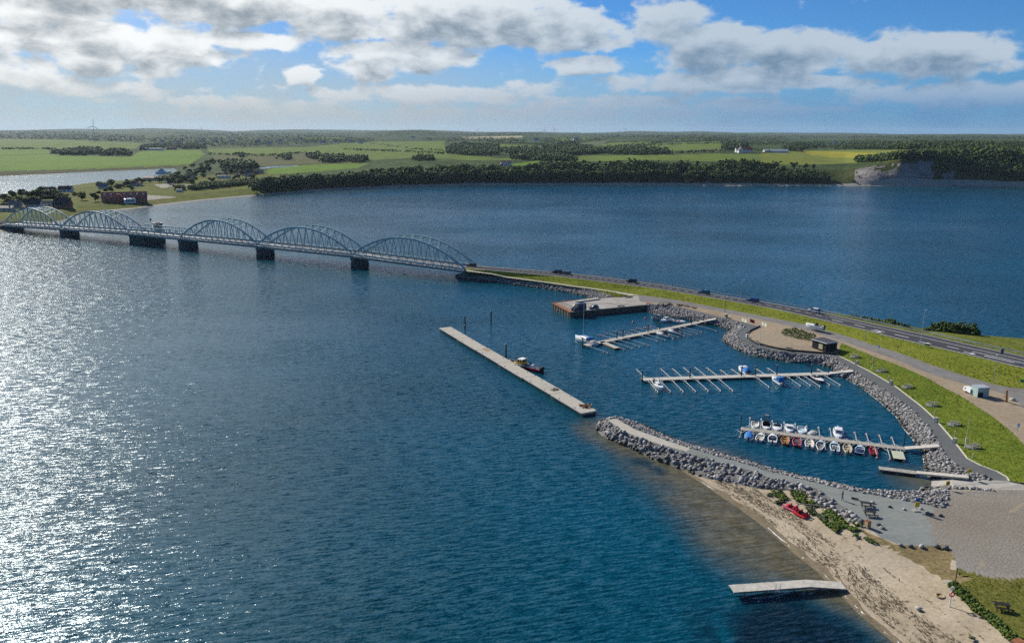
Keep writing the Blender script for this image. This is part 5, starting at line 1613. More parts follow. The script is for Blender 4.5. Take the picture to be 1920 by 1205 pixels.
# ------------------------------------------------------------------ quay, pontoons, mooring piers
qt = [at(*p) for p in Q_TOP]
mb = MB().use("wet_timber")
wall = [qt[0], qt[1], qt[2]]
face = [qt[8], qt[9], qt[10], qt[11], qt[0], qt[1], qt[2], qt[3]]
for a, b in zip(face[:-1], face[1:]):
    mb.add([(a.x, a.y, a.z - .01), (b.x, b.y, b.z - .01), (b.x, b.y, -3), (a.x, a.y, -3)], [(0, 1, 2, 3)])
quay_wall = tag(part("quay_wall", mb, None), "dark timber wall of the working quay", kind='structure')
mb0 = None
for a, b in zip(face[:5], face[1:6]):
    k = max(2, int((b - a).length / 2.2))
    for j in range(k):
        p = a.lerp(b, (j + .5) / k)
        mb = MB().use("wet_timber")
        mb.cyl((p.x, p.y, -2.5), (p.x, p.y, p.z + .12), .17, .17, 6)
        part("fender_pile", mb, quay_wall)
    mb = MB().use("rust_timber" if a in face[3:5] else "grey_timber")
    mb.beam((a.x, a.y, a.z + .12), (b.x, b.y, b.z + .12), .32, .24)
    part("cap_beam", mb, quay_wall)
# timber planks at the quay's outer end
a, b, c = qt[11], qt[0], qt[1]
outw = (a - b).normalized()
inn = (c - b).normalized()
for j in range(9):
    s = .35 + j * .62
    p, q = b + inn * s * 1.0, a + (qt[10] - a).normalized() * s
    mb = MB().use("rust_timber" if j < 3 else "quay_planks")
    mb.beam(p + Vector((0, 0, .05)), q + Vector((0, 0, .05)), .5, .08)
    part("plank", mb, quay_wall)

def deck_run(name, label, cat, A, B, width, m, sec=9.0, zt=0.55, beam_h=.45, edge="wet_timber", group=None):
    """floating pier of deck sections from A to B (world points)"""
    A, B = Vector((A[0], A[1], 0)), Vector((B[0], B[1], 0))
    L = (B - A).length
    t = thing(name, label, cat, A, heading(A, B), group)
    n = max(1, round(L / sec))
    for i in range(n):
        x0, x1 = L * i / n + .04, L * (i + 1) / n - .04
        mb = MB().use(m)
        mb.box(((x0 + x1) / 2, 0, zt - .05), (x1 - x0, width, .1))
        part("deck_section", mb, t)
        mb = MB().use(edge)
        for s in (-1, 1):
            mb.box(((x0 + x1) / 2, s * (width / 2 - .09), zt - .1 - beam_h / 2 + .002), (x1 - x0, .16, beam_h))
        part("edge_beam", mb, t)
        mb = MB().use("black_rubber")
        mb.box(((x0 + x1) / 2, 0, zt - .1 - beam_h / 2 - .15), ((x1 - x0) * .7, width * .7, .6))
        part("float", mb, t)
    return t, L

def pile(px, py, z, h, label, group, d=.32, top=None):
    p = at(px, py, 0)
    t = thing("mooring_pile", label, "pile", (p.x, p.y, 0), 0, group)
    mb = MB().use("steel_pile")
    mb.cyl((0, 0, -3), (0, 0, h), d / 2 * 1.05, d / 2, 8)
    part("shaft", mb, t)
    mb = MB().use(top or "grey_metal")
    mb.cyl((0, 0, h), (0, 0, h + .22), d / 2 * 1.08, d / 5, 8)
    part("cap", mb, t)
    return t

# long breakwater pontoon: concrete units end to end
PA, PB = (at(822.5, 617, .9) + at(845, 613, .9)) / 2, (at(1093, 773.5, .9) + at(1121, 767, .9)) / 2
pdir = Vector((PB.x - PA.x, PB.y - PA.y, 0)).normalized()
pon = thing("long_pontoon", "long pale concrete pontoon floating across the harbour mouth", "pontoon", (PA.x, PA.y, 0), heading(PA, PB))
PL, PWID = (Vector((PB.x, PB.y, 0)) - Vector((PA.x, PA.y, 0))).length, 3.9
nu = 6
for i in range(nu):
    x0, x1 = PL * i / nu + .08, PL * (i + 1) / nu - .08
    dy = (.06, -.05, .04, -.08, .1, 0)[i]
    mb = MB().use("concrete_pale")
    mb.box(((x0 + x1) / 2, dy, .66), (x1 - x0, PWID, .44))
    part("concrete_unit", mb, pon)
    mb = MB().use("wet_timber")
    mb.box(((x0 + x1) / 2, dy, .05), (x1 - x0 - .1, PWID - .16, .78))
    part("float", mb, pon)
    for s in (-1, 1):
        mb = MB().use("deck_planks_pale")
        mb.box(((x0 + x1) / 2, dy + s * (PWID / 2 + .09), .80), (x1 - x0 - .3, .17, .20))
        part("fender_beam", mb, pon)
    for k in range(2):
        mb = MB().use("dark_paint")
        x = x0 + (x1 - x0) * (.25 + .5 * k)
        mb.box((x, dy + PWID / 2 - .3, .95), (.45, .12, .14))
        mb.box((x, dy - PWID / 2 + .3, .95), (.45, .12, .14))
        part("cleat", mb, pon)
st = tag(sheet("rust_stain", [(906, 652, .9), (917, 653, .9), (922, 657, .9), (914, 660, .9), (905, 656, .9)], "rope_tan", lift=-.015), kind='structure')
st.location.z = 0.0
for v in st.data.vertices:
    v.co.z = .885

def heap(name, label, cat, px, py, z, r, mats, n=26, flat=.35, clump=.28):
    p = at(px, py, z)
    t = thing(name, label, cat, p)
    for k, m in enumerate(mats):
        C, Rr = [], []
        for _ in range(n // len(mats)):
            a, q = wr.uniform(0, 6.28), r * math.sqrt(wr.random())
            C.append((q * math.cos(a) + (k - .5) * .3, q * math.sin(a), wr.uniform(.05, flat) * (1 - q / r * .6)))
            Rr.append(clump * wr.uniform(.6, 1.3))
        V, F, _m = lumps(np.array(C), np.array(Rr), [0] * len(C), wr, .5, .6)
        link("bundle", np_mesh("bundle", V, F, [m]), t)
    return t
heap("net_heap", "brown and black heap of nets on the near end of the long pontoon", "nets", 1099, 759.5, .9, 1.5, ["net_rust", "net_dark", "rope_tan"], 60)
heap("rope_heap", "dark coil of rope lying on the long pontoon", "rope", 1041, 729.5, .9, .9, ["net_dark", "rope_tan"], 30, .25, .2)

PILES = [(872, 618, 4.6, .45, "dark mooring pile, left of the two in open water behind the pontoon"), (920.8, 608, 4.6, .45, "dark mooring pile, right of the two in open water behind the pontoon"), (949.5, 671, 4.2, .5, "dark mooring pile at the pontoon beside the red workboat")]
for x, y, h, d, lab in PILES:
    pile(x, y, 0, h, lab, "dark piles behind the long pontoon", d)

# ---- boat piers
def axis_pt(A, B, s, y=0.0):
    d = Vector((B.x - A.x, B.y - A.y, 0)).normalized()
    n = Vector((-d.y, d.x, 0))
    return Vector((A.x, A.y, 0)) + d * s + n * y

def station(A, B, px, py):
    p = at(px, py, .5)
    d = Vector((B.x - A.x, B.y - A.y, 0)).normalized()
    v = Vector((p.x - A.x, p.y - A.y, 0))
    return v.dot(d), v.dot(Vector((-d.y, d.x, 0)))

def make_boom(L, floats=(1.0,), fcol="float_pale"):
    t = thing("mooring_boom", "boom", "boom")
    mb = MB().use("galvanised")
    mb.beam((0, 0, .42), (L, 0, .36), .13, .16)
    part("arm", mb, t)
    for s in (-1, 1):
        mb = MB().use("galvanised")
        mb.beam((0, s * .95, .42), (1.55, 0, .40), .09)
        part("brace", mb, t)
    for f in floats:
        mb = MB().use(fcol)
        mb.ball((L * f, 0, .16), .27, 8, 5, (1, 1, .8))
        part("float", mb, t)
        mb = MB().use("grey_metal")
        mb.cyl((L * f, 0, .3), (L * f, 0, .72), .05, .05, 5)
        part("post", mb, t)
    return t
BOOMS = {}
def boom(A, B, px, py, width, label, group, floats=(1.0,), fcol="float_pale"):
    """boom whose tip is seen at (px, py)"""
    s, y = station(A, B, px, py)
    y = max(abs(y), 2.5 + width / 2) * (1 if y > 0 else -1)
    L = round((abs(y) - width / 2) * 2) / 2
    key = (L, floats, fcol)
    loc = axis_pt(A, B, s, math.copysign(width / 2, y))
    rz = heading(A, B) + math.copysign(math.pi / 2, y)
    if key not in BOOMS:
        BOOMS[key] = make_boom(L, floats, fcol)
        o = BOOMS[key]
        o.location, o.rotation_euler = loc, (0, 0, rz)
        o['label'], o['group'] = label, group
    else:
        o = copy_tree(BOOMS[key], loc, rz, label, group)
    return o

# near pier (rowing boats)
A3, B3 = at(1391, 797.5, .5), at(1699, 831.5, .5)
W3 = 1.9
deck_run("boat_pier", "weathered wooden pier with small open boats on both sides", "pier", A3, B3, W3, "deck_planks_weathered", 8.0)
lo3 = [(1391, 810.6), (1413.7, 813.4), (1435, 817), (1458, 820), (1482, 823), (1505, 826.5), (1528, 829), (1551, 832.6), (1575, 835), (1599.5, 839), (1623.4, 843), (1648, 846), (1672.6, 849), (1698, 852.6)]
up3 = [(1409, 776), (1430, 778), (1451, 781.5), (1473, 784), (1494, 786), (1515, 789), (1537.5, 792), (1559, 794.6), (1582.7, 797), (1605, 800), (1627, 803), (1651.6, 806), (1675, 809.5)]
for i, (x, y) in enumerate(lo3):
    boom(A3, B3, x, y, W3, "galvanised boom with a float on the beach side of the rowing boat pier" if i < 9 else "galvanised boom with a rosy float, beach side of the rowing boat pier", "booms on the beach side of the rowing boat pier", fcol="float_pale" if i < 8 else "float_pink")
for i, (x, y) in enumerate(up3):
    boom(A3, B3, x, y, W3, "galvanised boom with a float on the far side of the rowing boat pier", "booms on the far side of the rowing boat pier", fcol="float_pale" if i < 8 else "float_pink")
pile(1391, 797, 0, 3.4, "dark pile at the outer end of the rowing boat pier", "dark piles of the boat piers", .22)
pile(1697, 828, 0, 3.4, "dark pile at the landward end of the rowing boat pier", "dark piles of the boat piers", .22)

def gangway(label, A, B, za, zb, w=1.3, m="deck_planks_pale"):
    t = thing("gangway", label, "gangway", (A.x, A.y, 0), heading(A, B))
    L = (Vector((B.x, B.y, 0)) - Vector((A.x, A.y, 0))).length
    n = max(4, int(L / 1.2))
    mb = MB().use(m)
    for i in range(n):
        a, b = i / n, (i + 1) / n
        mb.beam((L * a + .01, 0, za + (zb - za) * a), (L * b - .01, 0, za + (zb - za) * b), w, .09)
    part("deck", mb, t)
    mb = MB().use("grey_metal")
    for s in (-1, 1):
        mb.beam((0, s * w / 2, za - .14), (L, s * w / 2, zb - .14), .1, .18)
    part("side_beam", mb, t)
    return t
gangway("sloping gangway from the promenade to the rowing boat pier", B3, at(1763, 826, 1.9), .62, 2.02, 1.6)

# middle pier
A2, B2 = at(1205, 708, .5), at(1556, 692.5, .5)
W2 = 2.3
deck_run("boat_pier", "pale wooden middle pier with long booms and few boats", "pier", A2, B2, W2, "deck_planks_pale", 10.0)
gangway("sloping gangway from the stones to the middle pier", B2, at(1601, 687.5, 1.9), .62, 2.0, 2.0)
lo2 = [(1236, 730.5), (1259, 729), (1283, 729), (1306, 728), (1330, 727), (1353, 726), (1376, 726), (1443.5, 718), (1483.6, 716.8), (1503, 715.6), (1521.4, 714.5), (1538.6, 715.6), (1558, 713.3), (1577.6, 713.3)]
up2 = [(1195, 688), (1239.6, 686), (1262.5, 686), (1284, 684.7), (1305, 683.5), (1326.6, 683.5), (1352, 687), (1373.6, 686), (1418, 683.5), (1440, 682.4), (1534, 683.5)]
for x, y in lo2:
    boom(A2, B2, x, y, W2, "long galvanised boom with floats on the near side of the middle pier", "booms on the near side of the middle pier", (1.0, .82) if x < 1400 else (1.0,))
for x, y in up2:
    boom(A2, B2, x, y, W2, "long galvanised boom with floats on the far side of the middle pier", "booms on the far side of the middle pier", (1.0, .8))
for i, (x, y) in enumerate([(1205.5, 713), (1294.5, 707), (1391, 703), (1417, 702), (1457, 700), (1522, 697), (1561, 694)]):
    pile(x, y, 0, 3.3, "dark pile standing beside the middle pier's deck" if i else "dark pile at the outer end of the middle pier", "dark piles of the boat piers", .34)

# far pier
A1, B1 = at(1097, 645.5, .5), at(1311, 599.5, .5)
W1 = 2.2
deck_run("boat_pier", "pale wooden far pier nearest the quay", "pier", A1, B1, W1, "deck_planks", 10.0)
gangway("gangway from the stones to the far pier", B1, at(1342, 593, 1.9), .62, 1.95, 2.0)
fa, fb = at(1128, 638, .5), at(1158, 650, .5)
deck_run("finger_pontoon", "short wide finger pontoon branching off the far pier", "pontoon", fa, fb, 1.9, "deck_planks", 6.0)
lo1 = [(1140.6, 658), (1171, 651), (1187, 649), (1202, 646), (1217, 643), (1234, 635), (1247.5, 632.5), (1262.5, 629), (1272.5, 627), (1284, 624.5), (1296, 622.5), (1307.5, 620), (1317, 617.5), (1343, 614)]
up1 = [(1123, 624), (1138, 621), (1152.5, 617), (1169, 617), (1182, 614), (1195.6, 611), (1208, 609), (1219, 607.5)]
for x, y in lo1:
    boom(A1, B1, x, y, W1, "galvanised boom with floats on the near side of the far pier", "booms on the near side of the far pier", (1.0, .8) if x < 1230 else (1.0,), "float_pink")
for x, y in up1:
    boom(A1, B1, x, y, W1, "galvanised boom with floats on the quay side of the far pier", "booms on the quay side of the far pier", (1.0, .85), "float_pink")
for i, (x, y) in enumerate([(1093, 650), (1157, 635), (1168, 632), (1215, 622), (1237, 617), (1257, 612), (1319, 602), (1296, 606)]):
    pile(x, y, 0, 3.2, "dark pile standing beside the far pier's deck" if i else "dark pile at the outer end of the far pier", "dark piles of the boat piers", .34)

# short jetty beside the slipway
A4, B4 = at(1651, 868, .6), at(1721, 876, .6)
t, L = deck_run("small_jetty", "short plank jetty floating beside the slipway", "jetty", A4, B4, 1.6, "deck_planks_weathered", 3.0, .6, .3)
gangway("long pale gangway from the stones to the short plank jetty", B4, at(1820, 883.5, 1.8), .66, 1.85, 1.4)
# swimming jetty on the beach, last stretch sloping down to the sand
SJ = [(at(1377, 1098, 1.05), 1.05), (at(1462, 1091, 1.05), 1.05), (at(1520, 1086, 1.05), 1.05), (at(1588, 1089.5, .55), .55)]
sj = thing("swim_jetty", "narrow wooden bathing jetty sloping down to the beach", "jetty", (SJ[0][0].x, SJ[0][0].y, 0))
org = Vector((SJ[0][0].x, SJ[0][0].y, 0))
for (p, z0), (q, z1) in zip(SJ[:-1], SJ[1:]):
    p, q = Vector((p.x, p.y, z0)) - org, Vector((q.x, q.y, z1)) - org
    d = (q - p)
    L = d.length
    n = int(L / .3)
    for i in range(n):
        a, b = p + d * (i / n), p + d * ((i + 1) / n)
        c = (a + b) / 2
        side = Vector((-d.y, d.x, 0)).normalized()
        jj = wr.uniform(-.02, .02)
        mb = MB().use("deck_planks_pale")
        mb.beam(c - side * (.95 + jj) + Vector((0, 0, 0)), c + side * (.95 - jj), L / n * .93, .06)
        part("plank", mb, sj)
    for s in (-1, 1):
        mb = MB().use("grey_timber")
        side = Vector((-d.y, d.x, 0)).normalized() * s * .88
        mb.beam(p + side - Vector((0, 0, .15)), q + side - Vector((0, 0, .15)), .1, .22)
        part("stringer", mb, sj)
    for k in range(max(1, int(L / 2.6))):
        c = p + d * ((k + .5) / max(1, int(L / 2.6)))
        mb = MB().use("wet_timber")
        for s in (-1, 1):
            side = Vector((-d.y, d.x, 0)).normalized() * s * .72
            mb.cyl(c + side - Vector((0, 0, 2.6)), c + side - Vector((0, 0, .1)), .07, .07, 6)
        mb.beam(c + Vector((-d.y, d.x, 0)).normalized() * .72 - Vector((0, 0, 1.3)), c - Vector((-d.y, d.x, 0)).normalized() * .72 - Vector((0, 0, .3)), .06)
        part("trestle", mb, sj)
mb = MB().use("grey_metal")
lp = at(1464, 1097, 1.35) - org
for s in (-.3, .3):
    mb.beam((lp.x + s, lp.y - .1, .2), (lp.x + s, lp.y - .1, 2.1), .06)
for k in range(5):
    mb.beam((lp.x - .3, lp.y - .1, .2 + k * .25), (lp.x + .3, lp.y - .1, .2 + k * .25), .05)
part("ladder", mb, sj)
# ------------------------------------------------------------------ boats
def hull_sections(L, W, H, stern=.84, keel=.30, n=11, sheer=.25):
    st = []
    for i in range(n):
        t = i / (n - 1)
        x = -L / 2 + L * t
        w = W / 2 * (stern + (1 - stern) * t / .42) if t < .42 else W / 2 * max(0.0, 1 - ((t - .42) / .58) ** 2.3) ** .8
        w = max(w, .025)
        z = H + sheer * H * max(0, (t - .3) / .7) ** 2
        kz = -keel + (keel + H * .45) * max(0, (t - .72) / .28) ** 2
        st.append((x, w, z, kz))
    return st

def add_hull(t, L, W, H, hull="gelcoat", inner="inner_grey", rim="white_paint", floor=.12, **kw):
    S = hull_sections(L, W, H, **kw)
    mb = MB().use(hull)
    rings = [[(x, -w, z), (x, -w * .90, z * .35), (x, -w * .55, kz * .6), (x, 0, kz), (x, w * .55, kz * .6), (x, w * .90, z * .35), (x, w, z)] for x, w, z, kz in S]
    mb.loft(rings)
    mb.add(rings[0], [tuple(range(7))])
    mb.use(rim)
    g = .10
    for s in (-1, 1):
        mb.loft([[(x, s * (w + .03), z + .03), (x, s * max(w - g, .005), z + .035)] for x, w, z, kz in S])
        mb.loft([[(x, s * (w + .03), z - .09), (x, s * (w + .03), z + .03)] for x, w, z, kz in S])
    x, w, z, kz = S[0]
    mb.box((x - .01, 0, z - .02), (.12, w * 2, .12))
    part("hull", mb, t)
    mb = MB().use(inner)
    mb.loft([[(x + (.12 if i == 0 else 0) - (.2 if i == len(S) - 1 else 0), -max(w - g, .01), z + .02), (x + (.12 if i == 0 else 0) - (.2 if i == len(S) - 1 else 0), -max(w * .74 - g, .005), max(floor, kz + .08)), (x + (.12 if i == 0 else 0) - (.2 if i == len(S) - 1 else 0), max(w * .74 - g, .005), max(floor, kz + .08)), (x + (.12 if i == 0 else 0) - (.2 if i == len(S) - 1 else 0), max(w - g, .01), z + .02)] for i, (x, w, z, kz) in enumerate(S)])
    x, w, z, kz = S[0]
    mb.add([(x + .13, -w + g, z), (x + .13, w - g, z), (x + .13, w * .7, floor), (x + .13, -w * .7, floor)], [(0, 1, 2, 3)])
    part("interior", mb, t)
    return S

def width_at(S, x):
    return float(np.interp(x, [s[0] for s in S], [s[1] for s in S])), float(np.interp(x, [s[0] for s in S], [s[2] for s in S]))

def add_thwarts(t, S, xs, m="tan_timber", d=.28):
    for x in xs:
        w, z = width_at(S, x)
        mb = MB().use(m)
        mb.box((x, 0, z * .72), (d, 2 * w - .16, .05))
        part("thwart", mb, t)

def add_motor(t, S, m="black_rubber", y=0.0, s=1.0):
    x, w, z, kz = S[0]
    mb = MB().use(m)
    mb.box((x - .22 * s, y, z + .25 * s), (.42 * s, .30 * s, .38 * s), taper=.75)
    mb.box((x - .18 * s, y, z - .35 * s), (.16 * s, .12 * s, .9 * s))
    mb.box((x - .05, y, z - .05), (.18 * s, .26 * s, .28 * s))
    part("outboard_motor", mb, t)

def add_foredeck(t, S, x0, m="gelcoat", camber=.10):
    xs = [x0 + (S[-1][0] - x0 - .04) * k / 6 for k in range(7)]
    mb = MB().use(m)
    R_ = []
    for x in xs:
        w, z = width_at(S, x)
        R_.append([(x, -w + .03, z + .045), (x, -w * .5, z + .045 + camber * w), (x, 0, z + .05 + camber * 1.2 * w), (x, w * .5, z + .045 + camber * w), (x, w - .03, z + .045)])
    mb.loft(R_)
    mb.add(R_[0] + [(x0, 0, R_[0][0][2] - .35)], [(0, 1, 2, 3, 4, 5)])
    part("foredeck", mb, t)

def add_screen(t, S, x0, h=.45):
    w, z = width_at(S, x0)
    mb = MB().use("dark_glass")
    w = w * .86
    a = [(x0 - .45, -w, z + .04), (x0 + .25, -w * .55, z + .08), (x0 + .25, w * .55, z + .08), (x0 - .45, w, z + .04)]
    b = [(x0 - .65, -w * .92, z + h), (x0 - .15, -w * .5, z + h + .05), (x0 - .15, w * .5, z + h + .05), (x0 - .65, w * .92, z + h)]
    mb.loft([a, b])
    part("windscreen", mb, t)

def add_cabin(t, S, x0, x1, h, m="gelcoat", roof=None, win=True, inset=.14, rake=.25):
    w0, z0 = width_at(S, x0)
    w1, z1 = width_at(S, x1)
    w0, w1 = w0 - inset, w1 - inset
    zb = min(z0, z1) - .05
    mb = MB().use(m)
    lo = [(x0, -w0, zb), (x1, -w1, zb), (x1, w1, zb), (x0, w0, zb)]
    hi = [(x0 + .05, -w0 * .86, zb + h), (x1 - rake * h, -w1 * .84, zb + h * .96), (x1 - rake * h, w1 * .84, zb + h * .96), (x0 + .05, w0 * .86, zb + h)]
    mb.loft([lo, hi], close=True)
    part("cabin", mb, t)
    if win:
        mid = lambda a, b, k: tuple(p + (q - p) * k for p, q in zip(a, b))
        faces = [(0, 1), (1, 2), (2, 3)] if h < 1.4 else [(0, 1), (1, 2), (2, 3), (3, 0)]
        for i, j in faces:
            a0, a1 = mid(lo[i], hi[i], .5), mid(lo[i], hi[i], .86)
            b0, b1 = mid(lo[j], hi[j], .5), mid(lo[j], hi[j], .86)
            n = (Vector(b0) - Vector(a0)).cross(Vector(a1) - Vector(a0)).normalized() * .015
            mb = MB().use("dark_glass")
            mb.add([Vector(mid(a0, b0, .1)) + n, Vector(mid(a0, b0, .9)) + n, Vector(mid(a1, b1, .9)) + n, Vector(mid(a1, b1, .1)) + n], [(0, 1, 2, 3)])
            part("window", mb, t)
    mb = MB().use(roof or m)
    mb.loft([[(p[0] + (.08 if p[0] > 0 else -.06), p[1] * 1.06, p[2]) for p in hi], [(p[0], p[1] * .96, p[2] + .08) for p in hi]], close=True)
    part("cabin_roof", mb, t)
    return zb + h

def add_cover(t, S, m="blue_canvas", x0=None, x1=None, h=.35):
    x0 = S[0][0] + .1 if x0 is None else x0
    x1 = S[-1][0] - .25 if x1 is None else x1
    mb = MB().use(m)
    R_ = []
    for k in range(8):
        x = x0 + (x1 - x0) * k / 7
        w, z = width_at(S, x)
        q = h * math.sin(math.pi * (.15 + .7 * k / 7)) + .03 * (k % 2)
        R_.append([(x, -w * 1.03, z + .02), (x, -w * .55, z + .05 + q * .75), (x, 0, z + .05 + q), (x, w * .55, z + .05 + q * .75), (x, w * 1.03, z + .02)])
    mb.loft(R_)
    part("cover", mb, t)

def boat(name, label, px, py, rz, L=4.8, W=1.9, H=.55, group=None, cat="boat", z=0.0, **kw):
    p = at(px, py, .5)
    return thing(name, label, cat, (p.x, p.y, z), rz, group)

R3 = heading(A3, B3)
ax3 = Vector((math.cos(R3), math.sin(R3), 0))
n3 = Vector((-ax3.y, ax3.x, 0))
NEAR = -1 if n3.y > 0 else 1                       # sign of n3 pointing to the beach side
def at_pier(px, L, side):
    """heading and centre for a boat lying bow-in at the rowing boat pier"""
    s, y = station(A3, B3, px, 800 if side > 0 else 815)
    return s
def bay(px, py, L, side, gap=.35, tilt=0.0):
    s, y = station(A3, B3, px, py)
    off = W3 / 2 + gap + L / 2
    sgn = NEAR if side == 'near' else -NEAR
    loc = axis_pt(A3, B3, s, sgn * off)
    bow = n3 * -sgn
    return loc, math.atan2(bow.y, bow.x) + tilt
GB = "small boats moored at the rowing boat pier"
def pier_boat(name, label, px, py, L, side, gap=.35, tilt=0.0):
    loc, rz = bay(px, py, L, side, gap, tilt)
    return thing(name, label, "boat", loc, rz, GB)

# beach side, from the outer end
t = pier_boat("motor_boat", "small boat under a bright blue tarpaulin, outermost on the beach side", 1408, 803, 4.4, 'near')
S = add_hull(t, 4.4, 1.85, .5); add_cover(t, S); add_motor(t, S)
t = pier_boat("motor_boat", "white open boat between the blue covered one and the cuddy boat", 1428.5, 806, 4.5, 'near', tilt=-.12)
S = add_hull(t, 4.5, 1.75, .5, inner="cream_paint"); add_thwarts(t, S, (-.9, .2), "white_paint"); add_motor(t, S); add_foredeck(t, S, .9)
t = pier_boat("motor_boat", "white boat with a big foredeck and two dark windscreen panes", 1451.5, 808.5, 4.8, 'near')
S = add_hull(t, 4.8, 1.95, .6); add_foredeck(t, S, .2); add_screen(t, S, .2); add_thwarts(t, S, (-1.4,), "white_paint", .5); add_motor(t, S)
t = pier_boat("rowing_boat", "varnished orange wooden rowing boat", 1475, 812, 4.6, 'near')
S = add_hull(t, 4.6, 1.85, .5, "orange_wood", "orange_wood", "orange_wood", stern=.6); add_thwarts(t, S, (-1.2, 0, 1.1), "tan_timber"); add_motor(t, S)
t = pier_boat("rowing_boat", "dark maroon open boat with a red fuel can aft", 1496.5, 815, 4.7, 'near')
S = add_hull(t, 4.7, 1.85, .5, "maroon_paint", "maroon_paint", "pink_plastic", stern=.75); add_thwarts(t, S, (-1.2, .2, 1.2), "inner_grey"); add_motor(t, S)
mb = MB().use("red_paint"); mb.box((-1.75, .35, .45), (.42, .34, .32)); part("fuel_can", mb, t)
t = pier_boat("motor_boat", "white open boat with a black outboard and three pale seats", 1520, 818, 4.6, 'near')
S = add_hull(t, 4.6, 1.9, .55, inner="cream_paint"); add_thwarts(t, S, (-1.2, -.1, 1.0), "white_paint"); add_motor(t, S, s=1.25)
t = pier_boat("rowing_boat", "long white rowing boat with a pointed stern, seventh on the beach side", 1540.5, 821.5, 5.4, 'near', tilt=-.1)
S = add_hull(t, 5.4, 1.8, .5, stern=.35); add_thwarts(t, S, (-1.6, -.5, .6, 1.5), "grey_timber"); add_foredeck(t, S, 1.5, "pale_blue_paint")
t = pier_boat("motor_boat", "pale blue-grey motor boat with a console, right of the long rowing boat", 1567, 824, 5.3, 'near')
S = add_hull(t, 5.3, 1.95, .6, "pale_blue_paint", "inner_grey", "white_paint"); add_foredeck(t, S, 1.2, "pale_blue_paint"); add_thwarts(t, S, (-1.8, .5), "white_paint")
mb = MB().use("white_paint"); mb.box((-.4, .2, .55), (.5, .6, .8), taper=.8); mb.use("dark_glass").box((-.2, .2, 1.02), (.05, .55, .3)); part("console", mb, t); add_motor(t, S, s=1.2)
t = pier_boat("rowing_boat", "cream wooden boat with brown inside", 1591, 827, 4.9, 'near')
S = add_hull(t, 4.9, 1.85, .5, "cream_paint", "tan_timber", "cream_paint", stern=.55); add_thwarts(t, S, (-1.2, .1, 1.2), "cream_paint"); add_motor(t, S)
t = pier_boat("rowing_boat", "dark blue boat with a pale foredeck", 1614.5, 830, 4.5, 'near', tilt=-.15)
S = add_hull(t, 4.5, 1.85, .5, "navy_paint", "inner_grey", "pale_blue_paint"); add_thwarts(t, S, (-.6, .5), "pale_blue_paint"); add_foredeck(t, S, 1.0, "pale_blue_paint")
add_cover(t, S, "navy_paint", -2.1, -.2, .2)
t = pier_boat("rowing_boat", "bright red rowing boat, last boat towards the shore", 1640, 834, 4.0, 'near')
S = add_hull(t, 4.0, 1.65, .45, "red_paint", "maroon_paint", "red_paint"); add_thwarts(t, S, (-1.0, .1, 1.0), "red_paint"); add_motor(t, S)
loc, rz = bay(1686.5, 842, 4.2, 'near', .5)
rf = thing("work_raft", "pale green square work raft near the shore end of the pier", "raft", loc, rz, GB)
for k in range(6):
    for q in range(2):
        mb = MB().use("raft_green"); mb.box((-1.8 + q * 2.15 + .0, -.95 + k * .38, .52), (2.1, .36, .07)); part("plank", mb, rf)
mb = MB().use("black_rubber"); mb.box((-.7, -.0, .2), (4.0, 2.0, .54)); part("float", mb, rf)
# far side
t = pier_boat("motor_boat", "white open boat, outermost on the far side of the rowing boat pier", 1418.5, 783, 4.3, 'far')
S = add_hull(t, 4.3, 1.8, .55, inner="cream_paint"); add_thwarts(t, S, (-1.0, 0, .9), "white_paint"); add_motor(t, S)
t = pier_boat("motor_boat", "white boat with dark inside and a black wheelhouse frame aft", 1440, 785, 4.9, 'far', tilt=.05)
S = add_hull(t, 4.9, 2.0, .6, "gelcoat", "dark_paint", "white_paint"); add_foredeck(t, S, 1.2)
mb = MB().use("dark_paint")
for sx in (-2.0, -1.2):
    for sy in (-.5, .5): mb.beam((sx, sy, .3), (sx, sy, 2.3), .08)
mb.box((-1.6, 0, 2.3), (1.0, 1.2, .08)); mb.box((-1.6, 0, .75), (.7, .9, .9)); part("wheelhouse", mb, t); add_motor(t, S, s=1.3)
mb = MB().use("grey_metal"); mb.box((-1.6, 0, 2.42), (.7, .8, .16)); part("roof_hatch", mb, t)
t = pier_boat("motor_boat", "white boat with a dark screen and a red fender at its bow", 1460, 788, 4.4, 'far')
S = add_hull(t, 4.4, 2.0, .6); add_foredeck(t, S, -.1); add_screen(t, S, 0); add_motor(t, S)
mb = MB().use("buoy_red"); mb.ball((1.75, .55, .5), .22); part("fender", mb, t)
t = pier_boat("motor_boat", "white boat with a low cabin and black motor, far side", 1483, 790.5, 4.9, 'far')
S = add_hull(t, 4.9, 2.05, .6); add_foredeck(t, S, .6); add_cabin(t, S, -.5, .9, .75); add_thwarts(t, S, (-1.5,), "white_paint", .5); add_motor(t, S)
t = pier_boat("motor_boat", "pale blue rounded boat on the far side, beside the low white dinghy", 1505.5, 794, 4.6, 'far')
S = add_hull(t, 4.6, 2.0, .55, "pale_blue_paint", "pale_blue_paint", "white_paint"); add_thwarts(t, S, (-1.2, 0), "white_paint"); add_foredeck(t, S, .8, "pale_blue_paint")
t = pier_boat("dinghy", "little white covered dinghy, smallest boat on the far side", 1525, 798, 3.2, 'far', tilt=-.35)
S = add_hull(t, 3.2, 1.5, .4); add_cover(t, S, "flag_white", h=.25); add_motor(t, S, "grey_rubber", s=.8)
t = pier_boat("cabin_cruiser", "white cabin cruiser with two dark windows, alone on the far side", 1573.5, 801, 5.4, 'far', .3)
S = add_hull(t, 5.4, 2.2, .75); add_foredeck(t, S, .6); add_cabin(t, S, -1.0, 1.1, 1.05); add_cover(t, S, "flag_white", -2.6, -1.0, .5); add_motor(t, S, "white_paint", s=1.2)

